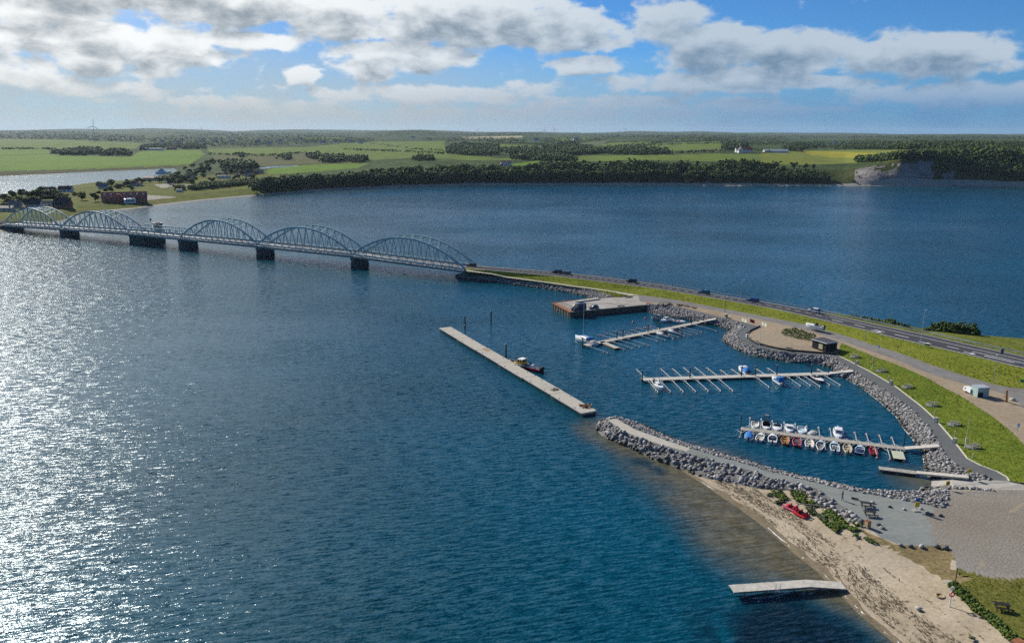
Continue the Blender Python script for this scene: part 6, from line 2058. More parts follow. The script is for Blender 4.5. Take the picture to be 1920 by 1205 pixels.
# middle pier boats
R2 = heading(A2, B2)
ax2 = Vector((math.cos(R2), math.sin(R2), 0))
n2 = Vector((-ax2.y, ax2.x, 0))
NEAR2 = -1 if n2.y > 0 else 1
def bay2(px, py, L, side, gap=.4, A=None, B=None, W=None, nn=None, NR=None):
    A, B, W, nn, NR = A or A2, B or B2, W or W2, nn or n2, NR or NEAR2
    s, y = station(A, B, px, py)
    sgn = NR if side == 'near' else -NR
    return axis_pt(A, B, s, sgn * (W / 2 + gap + L / 2)), math.atan2((nn * -sgn).y, (nn * -sgn).x)

def add_rig(t, mast_x, zb, h, boom_l, cover="flag_white", r=.07):
    mb = MB().use("galvanised"); mb.cyl((mast_x, 0, zb), (mast_x, 0, zb + h), r, r * .7, 6); part("mast", mb, t)
    mb = MB().use("galvanised"); mb.beam((mast_x, -.5, zb + h * .62), (mast_x, .5, zb + h * .62), .05); part("spreader", mb, t)
    mb = MB().use("galvanised"); mb.cyl((mast_x, 0, zb + .9), (mast_x - boom_l, 0, zb + .85), .06, .05, 6); part("boom", mb, t)
    mb = MB().use(cover); mb.cyl((mast_x - .05, 0, zb + 1.02), (mast_x - boom_l * .96, 0, zb + .98), .17, .11, 6); part("sail_cover", mb, t)

loc, rz = bay2(1233, 716, 7.0, 'near', .5)
t = thing("sailing_boat", "small white sailing boat with a bare mast at the middle pier", "sailboat", loc, rz + math.pi)
S = add_hull(t, 7.0, 2.3, .75, keel=.5, stern=.7); add_foredeck(t, S, .4); add_cabin(t, S, -.6, 1.4, .6, inset=.35); add_rig(t, .7, .9, 9.0, 2.6)
add_motor(t, S)
loc, rz = bay2(1398, 691, 6.0, 'far', .6)
t = thing("cabin_cruiser", "white cabin boat with a blue canopy on the far side of the middle pier", "boat", loc, rz + math.pi)
S = add_hull(t, 6.2, 2.4, .85); add_foredeck(t, S, .5); add_cabin(t, S, -.6, 1.2, .9); add_cover(t, S, "blue_canvas", -3.0, -.5, 1.1); add_motor(t, S)
loc, rz = bay2(1459, 707, 6.0, 'near', .6)
t = thing("motor_boat", "white boat with a blue covered wheelhouse on the near side", "boat", loc, rz)
S = add_hull(t, 6.2, 2.2, .7, inner="inner_grey"); add_foredeck(t, S, .9); add_cabin(t, S, -2.2, -.6, 1.3, "blue_canvas", "blue_canvas", True); add_thwarts(t, S, (.2,), "white_paint"); add_motor(t, S, s=1.2)
loc, rz = bay2(1533, 702, 5.6, 'near', .5)
t = thing("motor_boat", "sleek white boat with a red stripe near the shore end of the middle pier", "boat", loc, rz + math.pi)
S = add_hull(t, 5.8, 2.1, .7, "maroon_paint", "inner_grey", "gelcoat"); add_foredeck(t, S, .0); add_screen(t, S, 0); add_thwarts(t, S, (-1.6,), "white_paint", .5)

# far pier boats
R1 = heading(A1, B1)
n1 = Vector((-math.sin(R1), math.cos(R1), 0))
NEAR1 = -1 if n1.y > 0 else 1
p = at(1098, 637, .5)
t = thing("sailing_boat", "big white sailing yacht with a tall mast at the far pier's outer end", "sailboat", (p.x, p.y, 0), heading(at(1127, 640), at(1073, 622)))
S = add_hull(t, 10.5, 3.2, 1.05, keel=.7, stern=.72, inner="cream_paint"); add_foredeck(t, S, .6); add_cabin(t, S, -1.6, 2.2, .75, inset=.5); add_rig(t, 1.2, 1.3, 12.6, 4.2, "blue_canvas", .09)
mb = MB().use("blue_canvas"); mb.loft([[(-1.6, y, 1.2), (-1.7, y * .9, 2.1), (-2.7, y * .85, 2.15), (-3.0, y, 1.3)] for y in (-1.15, 0, 1.15)]); part("spray_hood", mb, t)
loc, rz = bay2(1228, 619, 5.8, 'near', .5, A1, B1, W1, n1, NEAR1)
t = thing("motor_boat", "white boat with a dark blue hood on the near side of the far pier", "boat", loc, rz)
S = add_hull(t, 5.8, 2.1, .65); add_foredeck(t, S, .6); add_cover(t, S, "navy_paint", -1.4, .5, .8); add_thwarts(t, S, (-2.0,), "white_paint"); add_motor(t, S)
loc, rz = bay2(1250, 614, 5.8, 'near', .5, A1, B1, W1, n1, NEAR1)
t = thing("motor_boat", "white boat with a grey wheelhouse, right of the blue hooded one", "boat", loc, rz)
S = add_hull(t, 5.8, 2.1, .65); add_foredeck(t, S, .9); add_cabin(t, S, -.9, .3, 1.4, "inner_grey"); add_motor(t, S)
# three boats along the stones
p = at(1235, 594, .5)
t = thing("motor_boat", "grey aluminium boat with an A-frame, leftmost of three by the stones", "boat", (p.x, p.y, 0), R(150))
S = add_hull(t, 5.6, 2.2, .8, "grey_metal", "inner_grey", "grey_metal"); add_cabin(t, S, -.4, .9, 1.2, "inner_grey"); add_motor(t, S, s=1.4)
mb = MB().use("grey_metal"); mb.beam((-1.8, -.9, .8), (-1.6, -.8, 2.4), .1); mb.beam((-1.8, .9, .8), (-1.6, .8, 2.4), .1); mb.beam((-1.6, -.8, 2.4), (-1.6, .8, 2.4), .1); part("frame", mb, t)
p = at(1249, 596.5, .5)
t = thing("motor_boat", "white boat with a small cabin, middle of three by the stones", "boat", (p.x, p.y, 0), R(215))
S = add_hull(t, 5.4, 2.1, .7); add_foredeck(t, S, .6); add_cabin(t, S, -.4, .9, 1.0); add_motor(t, S)
mb = MB().use("buoy_red"); mb.ball((-1.2, 1.15, .45), .25); part("fender", mb, t)
p = at(1270, 598, .5)
t = thing("motor_boat", "white open boat with rosy inside, rightmost of three by the stones", "boat", (p.x, p.y, 0), R(-38))
S = add_hull(t, 6.4, 2.3, .7, inner="float_pink"); add_foredeck(t, S, 1.3); add_thwarts(t, S, (-1.6, -.2), "white_paint"); add_motor(t, S)

# workboats at the long pontoon
wd = heading(at(953, 676), at(1022, 694))
p = at(975, 683, .5)
t = thing("work_boat", "dark workboat with an ochre wheelhouse moored at the long pontoon", "boat", (p.x, p.y, 0), wd + math.pi)
S = add_hull(t, 8.2, 2.7, .95, "dark_paint", "inner_grey", "white_paint"); zt = add_cabin(t, S, -2.0, .2, 1.6, "sign_yellow", "white_paint")
mb = MB().use("grey_metal")
for y in (-1.0, 1.0):
    mb.beam((2.6, y * .7, 1.1), (2.4, y * .6, 2.5), .08)
mb.beam((2.4, -.6, 2.5), (2.4, .6, 2.5), .08); mb.beam((-2.6, 0, 1.0), (-2.4, 0, 3.4), .09); part("gallows", mb, t)
mb = MB().use("sign_yellow"); mb.box((1.5, .3, .75), (.8, .8, .5)); part("fish_box", mb, t)
mb = MB().use("grey_rubber"); mb.cyl((1.9, -.5, .4), (1.9, .5, .4), .35, .35, 8); part("winch", mb, t)
p = at(997, 689, .5)
t = thing("work_boat", "red open workboat with twin black outboards beside the dark one", "boat", (p.x, p.y, 0), wd + math.pi)
S = add_hull(t, 7.6, 2.5, .85, "red_plastic", "inner_grey", "red_paint"); add_motor(t, S, y=-.45, s=1.7); add_motor(t, S, y=.45, s=1.7)
mb = MB().use("white_paint"); mb.box((-.3, 0, .95), (1.1, 1.0, 1.2), taper=.85); mb.use("dark_glass").box((.25, 0, 1.65), (.06, .9, .45)); part("console", mb, t)
mb = MB().use("grey_metal")
for y in (-.85, .85):
    mb.beam((-2.4, y, .7), (-2.1, y, 2.1), .09)
mb.beam((-2.1, -.85, 2.1), (-2.1, .85, 2.1), .09); part("roll_bar", mb, t)
mb = MB().use("net_dark"); mb.ball((1.4, 0, .4), .75, 8, 5, (1.2, .9, .6)); part("gear_bundle", mb, t)

# boat on a trailer by the access road
p = at(1527, 612.5, 2.65)
t = thing("trailer_boat", "white sports boat on a trailer by the access road", "boat", (p.x, p.y, 2.65 + 1.0), heading(at(1545, 612, 2.7), at(1508, 604, 2.7)))
S = add_hull(t, 6.6, 2.3, .8, keel=.5); add_foredeck(t, S, -.2); add_screen(t, S, -.2, .6); add_thwarts(t, S, (-1.8,), "white_paint", .6); add_motor(t, S, s=1.4)
tr = thing("boat_trailer", "grey trailer under the white sports boat", "trailer", (p.x, p.y, 2.65), t.rotation_euler.z)
mb = MB().use("galvanised"); mb.beam((-3, -.7, .55), (2.4, -.5, .55), .1); mb.beam((-3, .7, .55), (2.4, .5, .55), .1); mb.beam((2.4, -.5, .55), (4.2, 0, .5), .1); mb.beam((2.4, .5, .55), (4.2, 0, .5), .1)
for x in (-2.5, -.5, 1.6): mb.beam((x, -.7, .6), (x, .7, .6), .09)
part("frame", mb, tr)
for y in (-.95, .95):
    mb = MB().use("black_rubber"); mb.cyl((-1.3, y - .1, .33), (-1.3, y + .1, .33), .33, .33, 10); part("wheel", mb, tr)

# pedal boats on the beach
def pedal(label, px, py, rz, m, m2):
    p = at(px, py, 1.15)
    zz = float(beach_z(np.array([[p.x, p.y]]))[0])
    t = thing("pedal_boat", label, "pedal boat", (p.x, p.y, zz), rz, "pedal boats on the beach")
    t.scale = (.82, .82, .82)
    for s in (-1, 1):
        mb = MB().use(m)
        mb.loft([[(x, s * .62 + y * w, .02 + z * hh) for y, z in ((-.36, .55), (-.25, 0), (.25, 0), (.36, .55), (.22, 1), (-.22, 1))] for x, w, hh in ((-1.5, .75, .45), (-1.2, 1, .55), (.6, 1, .55), (1.3, .7, .62), (1.65, .2, .7))], close=True)
        part("float", mb, t)
    mb = MB().use(m); mb.box((-.1, 0, .5), (2.2, 1.5, .14)); part("platform", mb, t)
    for x in (-.75, .55):
        for y in (-.38, .38):
            mb = MB().use(m2); mb.box((x, y, .68), (.5, .5, .22)); mb.box((x - .25, y, .95), (.12, .5, .55)); part("seat", mb, t)
    mb = MB().use("dark_paint"); mb.cyl((.05, -.5, .72), (.05, .5, .72), .12, .12, 8); part("paddle_drum", mb, t)
pedal("pink and red pedal boat, upper of the two on the beach", 1488, 945.5, heading(at(1501, 951), at(1477, 941)), "pink_plastic", "red_plastic")
pedal("red pedal boat, lower of the two on the beach", 1507.5, 957.5, heading(at(1518, 963), at(1497, 953)), "red_plastic", "maroon_paint")

# buoys
for x, y, lab in [(1187, 601, "red buoy floating in the basin, nearer the far pier"), (1210, 593.5, "red buoy floating in the basin, nearer the stones"), (1059, 561.5, "red buoy behind the quay's outer end"), (1045, 581, "red fender buoy hanging at the quay's rusty corner"), (1115, 584.5, "bright red buoy at the foot of the quay wall")]:
    p = at(x, y, .15)
    b = MB().use("buoy_red"); b.ball((0, 0, 0), .36, 10, 6)
    t = thing("mooring_buoy", lab, "buoy", (p.x, p.y, .12), 0, "red buoys around the quay")
    part("float", b, t)
    b = MB().use("grey_metal"); b.cyl((0, 0, .34), (0, 0, .5), .06, .05, 6); part("eye", b, t)
# ------------------------------------------------------------------ road markings
def road_pt(t_px, f):
    """point across the road: f = 0 far edge, 1 near edge"""
    a = np.array([tuple(at(*p)) for p in L_ROAD_FAR])
    b = np.array([tuple(at(*p)) for p in L_ROAD_NEAR])
    def along(line, pxs, px):
        return np.array([np.interp(px, pxs, line[:, k]) for k in range(3)])
    p = along(a, [q[0] for q in L_ROAD_FAR], t_px)
    # foot of the far point on the near edge
    best, q = 1e9, None
    for u, v in zip(b[:-1], b[1:]):
        d = v - u
        s = np.clip(((p - u) @ d) / (d @ d), 0, 1)
        w = u + d * s
        if np.linalg.norm(p - w) < best:
            best, q = np.linalg.norm(p - w), w
    return Vector(p + (q - p) * f)

def mark_strip(mb, px0, px1, f0, f1, w, n=30):
    pts = [road_pt(px0 + (px1 - px0) * i / n, f0 + (f1 - f0) * i / n) for i in range(n + 1)]
    for a, b in zip(pts[:-1], pts[1:]):
        d = (b - a)
        if d.length < .05:
            continue
        s = Vector((-d.y, d.x, 0)).normalized() * w / 2
        u = Vector((0, 0, .012))
        mb.add([a - s + u, b - s + u, b + s + u, a + s + u], [(0, 1, 2, 3)])

def marking(fill):
    mb = MB().use("road_paint")
    fill(mb)
    o = part("road_marking", mb, None)
    return tag(o, kind='structure')
marking(lambda mb: mark_strip(mb, 890, 2200, .06, .06, .25, 120))
marking(lambda mb: mark_strip(mb, 890, 2200, .95, .95, .25, 120))
def centre(mb):
    px = 900.0
    while px < 2150:
        step = 7 + (px - 900) * .022
        if px < 1560:
            mark_strip(mb, px, px + step * .55, .5, .5, .22, 3)
        else:
            mark_strip(mb, px, px + step, .36, .36, .24, 3)
        px += step
marking(centre)
def lane(mb):
    for a, b in ((1585, 1605), (1626, 1647), (1669, 1690), (1711, 1732), (1803, 1826)):
        mark_strip(mb, a, b, .66, .66, .35, 3)
    for a in (1668, 1757, 1842):                     # arrows
        mark_strip(mb, a, a + 22, .80, .80, .4, 3)
        p, q = road_pt(a + 14, .80), road_pt(a + 24, .80)
        d = (q - p).normalized()
        s = Vector((-d.y, d.x, 0))
        u = Vector((0, 0, .016))
        mb.add([q + u, p - s * .9 + u, p + s * .9 + u], [(0, 1, 2)])
    mark_strip(mb, 1850, 2150, .60, .60, .3, 20)
    mark_strip(mb, 1880, 2150, .74, .72, .45, 20)
marking(lane)

# guard rail on the water side
gr = thing("guard_rail", "long grey guard rail on the water side of the main road", "guard rail", road_pt(1100, -.09))
g0 = gr.location.copy()
mb = MB().use("galvanised")
pts = [road_pt(1100 + 11 * i, -.09) - g0 for i in range(95)]
for a, b in zip(pts[:-1], pts[1:]):
    mb.beam(a + Vector((0, 0, .62)), b + Vector((0, 0, .62)), .08, .32)
part("rail", mb, gr)
mb = MB().use("grey_metal")
for p in pts:
    mb.beam(p - Vector((0, 0, .4)), p + Vector((0, 0, .75)), .1)
part("posts", mb, gr)["kind"] = 'stuff'

# ------------------------------------------------------------------ cars
def make_car(label, px, py, z, rz, paint, L=4.4, Wd=1.8, H=1.5, estate=True, van=False, group="cars on the main road"):
    p = at(px, py, z)
    t = thing("car" if not van else "van", label, "car" if not van else "van", (p.x, p.y, z + .012), rz, group)
    mb = MB().use(paint)
    hb = H * (.56 if not van else .62)
    prof = [(-L / 2, .35), (-L / 2 + .06, hb * .95), (-L * .1, hb), (L * .22, hb * .98), (L / 2 - .12, hb * .78), (L / 2, .38), (L / 2 - .1, .22), (-L / 2 + .1, .22)]
    rings = [[(x, y * k, zz) for x, zz in prof] for y, k in ((-Wd / 2 * .94, 1), (-Wd / 2, 1), (Wd / 2, 1), (Wd / 2 * .94, 1))]
    rings[0] = [(x * .97, -Wd / 2, zz * .98 + .01) for x, zz in prof]
    mb.loft([[(x, -Wd / 2 * .9, zz) for x, zz in prof], [(x, -Wd / 2, .2 + (zz - .2) * .9) for x, zz in prof], [(x, Wd / 2, .2 + (zz - .2) * .9) for x, zz in prof], [(x, Wd / 2 * .9, zz) for x, zz in prof]], close=True)
    part("body", mb, t)
    if van:
        xa, xb, xc, xd = -L / 2 + .05, -L / 2 + .1, L * .20, L * .36
    else:
        xa, xb, xc, xd = (-L / 2 + .12, -L / 2 + .45, L * .06, L * .24) if estate else (-L * .36, -L * .2, L * .06, L * .24)
    mb = MB().use("dark_glass")
    lo = [(xa, hb * .93), (xd, hb * .93)]
    ring = lambda y, yr: [(xa, y, hb * .93), (xd, y, hb * .93), (xc, yr, H - .06), (xb, yr, H - .06)]
    mb.loft([ring(-Wd / 2 * .95, -Wd / 2 * .78), ring(Wd / 2 * .95, Wd / 2 * .78)], close=True)
    part("windows", mb, t)
    mb = MB().use(paint)
    mb.add([(xb, -Wd / 2 * .79, H - .05), (xc, -Wd / 2 * .79, H - .05), (xc, Wd / 2 * .79, H - .05), (xb, Wd / 2 * .79, H - .05), (xb + .1, -Wd / 2 * .6, H), (xc - .1, -Wd / 2 * .6, H), (xc - .1, Wd / 2 * .6, H), (xb + .1, Wd / 2 * .6, H)],
           [(4, 5, 6, 7), (0, 1, 5, 4), (1, 2, 6, 5), (2, 3, 7, 6), (3, 0, 4, 7)])
    for s in (-1, 1):
        for xq in ((xb + xc) / 2 - .1, xc - .02):
            mb.beam((xq + (.0 if xq < xc - .1 else xd - xc), s * Wd / 2 * .945, hb * .94), (xq, s * Wd / 2 * .785, H - .05), .09)
        if van:
            mb.add([(xa + .02, s * (Wd / 2 * .955), hb * .93), (L * .1, s * Wd / 2 * .955, hb * .93), (L * .06, s * Wd / 2 * .785, H - .05), (xb, s * Wd / 2 * .785, H - .05)], [(0, 1, 2, 3)])
    part("roof", mb, t)
    for s in (-1, 1):
        for x in (-L * .30, L * .31):
            mb = MB().use("black_rubber")
            mb.cyl((x, s * (Wd / 2 - .2), .32), (x, s * (Wd / 2 + .015), .32), .32, .32, 12)
            w = part("wheel", mb, t)
            mb = MB().use("grey_metal")
            mb.cyl((x, s * (Wd / 2 + .01), .32), (x, s * (Wd / 2 + .03), .32), .19, .17, 8)
            part("rim", mb, w)
        mb = MB().use("lamp_clear"); mb.box((L / 2 - .10, s * Wd * .36, hb * .68), (.12, .36, .14)); part("headlight", mb, t)
        mb = MB().use("lamp_red"); mb.box((-L / 2 + .03, s * Wd * .40, hb * .78), (.08, .22, .2)); part("tail_light", mb, t)
    return t

def road_heading(px):
    a, b = road_pt(px - 12, .3), road_pt(px + 12, .3)
    return heading(a, b)
for px, f, paint, lab, est, H in [(888, .3, "car_black", "dark car driving onto the bridge from the causeway", True, 1.5), (1048, .3, "car_black", "black tall car, leading the pair near the bridge", True, 1.75), (1066, .3, "car_grey", "grey car close behind the black one near the bridge", True, 1.5),
                             (1190, .3, "car_black", "black estate car alone on the causeway beside the quay", True, 1.55), (1326, .25, "car_teal", "teal blue car on the causeway above the far pier", True, 1.5),
                             (1417, .25, "car_blue", "bright blue car between the teal and the white car", True, 1.5), (1533, .22, "car_white", "white car on the main road, nearest to the camera", True, 1.55)]:
    q = road_pt(px, f)
    x, y = project(q)
    make_car(lab, float(x), float(y), q.z, road_heading(px) + math.pi, paint, 4.6, 1.85, H, est)
qh = heading(at(1122, 578), at(1069, 584))
make_car("dark blue panel van parked at the quay's edge", 1085, 580.5, 1.82, qh + .25, "navy_paint", 5.9, 2.1, 2.6, van=True, group=None)
make_car("small grey-green car parked behind the blue van on the quay", 1112, 576.5, 1.82, qh - .1, "car_grey", 3.9, 1.7, 1.45, group=None)

# ------------------------------------------------------------------ things on the quay
def planks_stack(name, label, cat, px, py, z, L, rz, n, m, w=.5):
    p = at(px, py, z)
    t = thing(name, label, cat, p, rz)
    for k in range(n):
        mb = MB().use(m)
        mb.box((wr.uniform(-.4, .4), (k % 3 - 1) * w * 1.08, .14 + .26 * (k // 3)), (L * wr.uniform(.9, 1), w, .22))
        part("plank", mb, t)
    return t
planks_stack("timber_stack", "long stack of pale planks on the far side of the quay", "timber", 1101, 562, 1.8, 11, qh + .12, 6, "concrete_pale", .7)
heap("net_heap", "heap of dark nets halfway along the quay edge", "nets", 1165, 571.5, 1.85, 1.3, ["net_dark", "inner_grey"], 40)
heap("net_heap", "grey heap of nets by the grass at the landward end of the quay", "nets", 1178, 555, 2.0, 1.5, ["inner_grey", "net_dark"], 44)
heap("gear_heap", "pinkish heap of floats at the quay's inner corner", "fishing gear", 1216, 566.5, 2.05, 1.0, ["float_pink", "buoy_red"], 26)
heap("gear_heap", "dark heap of fishing gear on the lot, right of the grey cart", "fishing gear", 1274, 568, 2.2, 1.4, ["net_dark", "net_rust"], 44)
heap("gear_heap", "dark anchors and gear on the lot, left of the two small heaps", "fishing gear", 1287, 570.5, 2.2, 1.0, ["net_dark", "rust_timber"], 26, .7, .22)
heap("gear_heap", "dark anchors and gear on the lot, right of the two small heaps", "fishing gear", 1300, 573, 2.2, 1.0, ["net_dark", "rust_timber"], 26, .7, .22)
p = at(1247, 567, 2.15)
t = thing("flat_cart", "long grey flat cart on the lot by the promenade", "cart", p, qh)
mb = MB().use("grey_timber"); mb.box((0, 0, .62), (4.6, 1.7, .14)); part("bed", mb, t)
mb = MB().use("dark_paint"); mb.beam((2.2, 0, .5), (3.8, 0, .4), .1); mb.beam((-2.2, -.75, .9), (2.2, -.75, .9), .07); mb.beam((-2.2, .75, .9), (2.2, .75, .9), .07); part("frame", mb, t)
for x in (-1.5, 1.5):
    for y in (-.8, .8):
        mb = MB().use("black_rubber"); mb.cyl((x, y - .1, .3), (x, y + .1, .3), .3, .3, 8); part("wheel", mb, t)

# ------------------------------------------------------------------ hut, utility cabin, trailer, sculpture, boulder neighbour
c = [at(1523, 644.5, 2.3), at(1549, 653.5, 2.1), at(1577.5, 650.5, 2.4)]
o = Vector((c[1].x, c[1].y, 2.2))
ux, uy = (Vector((c[0].x, c[0].y, 2.2)) - o), (Vector((c[2].x, c[2].y, 2.2)) - o)
hut = thing("wooden_hut", "black wooden hut with flat dark roof and yellow notice board", "hut", o, math.atan2(ux.y, ux.x))
LX = ux.length
LY = (uy - ux.normalized() * uy.dot(ux.normalized())).length
sgn = 1 if (ux.x * uy.y - ux.y * uy.x) > 0 else -1
def hp_(x, y, z): return (x, y * sgn, z)
mb = MB().use("black_wood")
HH = 2.55
def wallboards(name, a, b, h, n):
    for k in range(n):
        m_ = MB().use("black_wood")
        z = h * (k + .5) / n
        m_.beam(hp_(a[0], a[1], z), hp_(b[0], b[1], z), .07, h / n * .92)
        part("board", m_, hut)
wallboards("board", (0, 0), (LX, 0), HH, 12)
wallboards("board", (0, 0), (0, LY), HH, 12)
wallboards("board", (LX, 0), (LX, LY), HH, 12)
wallboards("board", (0, LY), (LX, LY), HH, 12)
mb = MB().use("black_wood"); mb.box(hp_(LX / 2, LY / 2, HH / 2), (LX - .1, LY - .1, HH - .04)); part("wall_core", mb, hut)
mb = MB().use("roof_felt"); mb.box(hp_(LX / 2, LY / 2, HH + .16), (LX + .5, LY + .5, .2)); part("roof", mb, hut)
mb = MB().use("white_paint")
for x0, y0, x1, y1 in ((-.28, -.28, LX + .28, -.28), (-.28, -.28, -.28, LY + .28), (LX + .28, -.28, LX + .28, LY + .28), (-.28, LY + .28, LX + .28, LY + .28)):
    mb.beam(hp_(x0, y0, HH + .17), hp_(x1, y1, HH + .17), .05, .24)
part("fascia", mb, hut)
nb = thing("notice_board", "yellow notice board on the hut's harbour wall", "notice board", hut.matrix_basis @ Vector(hp_(LX * .38, -.06, 1.25)), hut.rotation_euler.z)
mb = MB().use("notice_yellow"); mb.box((0, -.03 * sgn, 0), (1.5, .04, 1.5)); part("panel", mb, nb)
mb = MB().use("cream_paint"); [mb.box((x, -.06 * sgn, zz), (.4, .01, .5)) for x in (-.45, .1, .5) for zz in (-.35, .35)]; part("sheets", mb, nb)

p = at(1838, 731, 3.0)
cab = thing("utility_cabin", "mint green steel utility cabin with a dark open front", "cabin", p, heading(at(1826, 730, 3), at(1838, 735.5, 3)))
mb = MB().use("mint_steel")
mb.box((0, 1.45, 1.2), (2.3, .08, 2.4)); mb.box((-1.15, 0, 1.2), (.08, 2.9, 2.4)); mb.box((0, -1.45, 1.2), (2.3, .08, 2.4)); mb.box((1.15, .7, 1.2), (.08, 1.42, 2.4)); mb.box((1.15, -.7, 1.85), (.08, 1.42, 1.1))
part("wall", mb, cab)
mb = MB().use("dark_paint"); mb.box((.95, -.7, .65), (.1, 1.3, 1.25)); part("opening", mb, cab)
mb = MB().use("galvanised"); mb.box((0, 0, 2.46), (2.5, 3.1, .12)); part("roof", mb, cab)
p = at(1818, 726, 3.0)
tl = thing("box_trailer", "small white covered trailer left of the mint cabin", "trailer", p, heading(at(1811, 722, 3), at(1826, 729, 3)))
mb = MB().use("white_paint"); mb.box((0, 0, .95), (2.6, 1.4, 1.0), taper=.94); part("body", mb, tl)
mb = MB().use("dark_glass"); mb.box((-.6, -.72, 1.1), (.35, .04, .3)); mb.box((1.3, 0, .8), (.04, 1.0, .5)); part("vent", mb, tl)
mb = MB().use("galvanised"); mb.beam((-1.2, 0, .45), (-2.3, 0, .42), .09); part("drawbar", mb, tl)
for y in (-.68, .68):
    mb = MB().use("black_rubber"); mb.cyl((0, y - .09, .3), (0, y + .09, .3), .3, .3, 10); part("wheel", mb, tl)
p = at(1889, 742, 3.0)
rs = thing("steel_sculpture", "leaning rust brown steel post on the gravel lot", "sculpture", p, .4)
mb = MB().use("rust_steel"); mb.loft([[(-.28, -.1, 0), (.28, -.1, 0), (.28, .1, 0), (-.28, .1, 0)], [(-.75, -.08, 3.0), (-.35, -.08, 3.1), (-.35, .08, 3.1), (-.75, .08, 3.0)]], close=True); part("post", mb, rs)
mb = MB().use("rust_steel"); mb.beam((-.4, 0, 1.6), (-1.1, .2, 1.3), .12); part("arm", mb, rs)

# ------------------------------------------------------------------ picnic tables
def picnic(label, px, py, z, rz, m="grey_timber", pad=False, group=None):
    p = at(px, py, z)
    if pad:
        p = on_sheet("grass_slope", px, py, z)
        mb = MB().use("grey_gravel"); mb.box((0, 0, 0), (3.0, 2.5, .06))
        o = part("paving_pad", mb, None); o.location = (p.x, p.y, p.z + .01); o.rotation_euler = (0, 0, rz); tag(o, kind='structure')
    t = thing("picnic_table", label, "picnic table", (p.x, p.y, p.z + (.05 if pad else 0)), rz, group)
    for k in range(4):
        mb = MB().use(m); mb.box((0, -.30 + k * .20, .75), (1.9, .18, .05)); part("table_board", mb, t)
    for s in (-1, 1):
        for k in range(2):
            mb = MB().use(m); mb.box((0, s * (.66 + k * .15), .45), (1.9, .14, .05)); part("seat_board", mb, t)
        mb = MB().use(m)
        mb.beam((s * .7, -.72, 0), (s * .7, -.25, .73), .09); mb.beam((s * .7, .72, 0), (s * .7, .25, .73), .09); mb.beam((s * .7, -.82, .4), (s * .7, .82, .4), .09)
        part("leg_frame", mb, t)
    return t
PT = [(1605, 661.5, 2.45, "first picnic table on the slope, right behind the black hut"), (1655, 687.5, 2.5, "second picnic table on the slope, right of the white lifebuoy post"), (1704.5, 717, 2.5, "third picnic table on the slope, near the promenade's middle"),
      (1751, 750, 2.5, "fourth picnic table on the slope, above the cracked grass edge"), (1793, 786, 2.5, "fifth picnic table on the slope, left of the yellow pole"), (1830, 828, 2.5, "sixth picnic table on the slope, right beside the yellow pole")]
for x, y, z, lab in PT:
    z_ = z
    picnic(lab, x, y, z_, heading(at(x - 10, y - 3), at(x + 12, y)) , pad=True, group="picnic tables on the grass slope")
picnic("upper dark picnic table on the grey apron", 1628, 941, 2.0, heading(at(1617, 938), at(1638, 940.5)), "black_wood")
picnic("lower dark picnic table on the grey apron by the litter bin", 1635, 957.5, 2.0, heading(at(1622, 955), at(1645, 957)), "black_wood")
picnic("dark picnic table on the park lawn", 1884, 1129, 2.3, heading(at(1869, 1122), at(1895, 1126)), "black_wood")

# ------------------------------------------------------------------ litter bins, posts, signs, lamps, flags
def bin_(label, px, py, z, m="granite_c", rz=.6, group=None, s=.62, h=1.0):
    t = thing("litter_bin", label, "litter bin", at(px, py, z), rz, group)
    mb = MB().use(m); mb.box((0, 0, h / 2), (s, s, h)); part("body", mb, t)
    mb = MB().use("concrete_pale" if m != "tan_timber" else "rust_timber"); mb.box((0, 0, h + .05), (s + .1, s + .1, .1)); part("lid", mb, t)
    mb = MB().use("dark_paint"); mb.box((s / 2 + .005, 0, h * .72), (.02, s * .6, .2)); part("opening", mb, t)
    return t
for x, y, lab in [(1607, 675, "stone litter bin on the promenade kerb nearest the hut"), (1671.5, 711.5, "stone litter bin on the kerb left of the third picnic table"), (1757, 781, "stone litter bin on the kerb left of the fifth picnic table"), (1792, 820, "stone litter bin on the kerb left of the yellow pole")]:
    bin_(lab, x, y, 2.05, group="litter bins along the promenade")
bin_("timber clad litter bin at the edge of the stones by the tables", 1631, 980, 2.0, "tan_timber", .3, None, .7, 1.15)
bin_("dark bin under the green lamp post", 1361, 589, 2.3, "grey_timber", .3, None, .9, .9)

def post(name, label, cat, px, py, z, h, d, m, group=None, top=None, lean=0.0):
    t = thing(name, label, cat, on_sheet("grass_slope", px, py, z), 0, group)
    mb = MB().use(m); mb.cyl((0, 0, -.3), (lean * h, 0, h), d / 2, d / 2 * .85, 7); part("pole", mb, t)
    return t
def lifebuoy(label, px, py, z, h, ring="red_paint"):
    t = post("lifebuoy_post", label, "lifebuoy post", px, py, z, h, .17, "white_paint", None)
    mb = MB().use(ring)
    for k in range(12):
        a, b = 2 * math.pi * k / 12, 2 * math.pi * (k + 1) / 12
        mb.cyl((.32 * math.cos(a), -.14, h * .62 + .32 * math.sin(a)), (.32 * math.cos(b), -.14, h * .62 + .32 * math.sin(b)), .085, .085, 6, False)
    part("lifebuoy", mb, t)
    mb = MB().use("white_paint"); mb.box((0, -.02, h * .9), (.5, .05, .35)); part("board", mb, t)
    return t
lifebuoy("white lifebuoy post with red ring on the slope by the hut", 1636, 684, 2.45, 3.4)
lifebuoy("white lifebuoy post on the upper beach by the hedge", 1787, 1125, 2.0, 3.0)
lifebuoy("white lifebuoy post standing on the long pontoon", 976, 688, .9, 2.4)
t = post("yellow_pole", "tall yellow pole beside the sixth picnic table", "pole", 1812, 829, 2.4, 6.6, .11, "cream_paint", lean=.0)
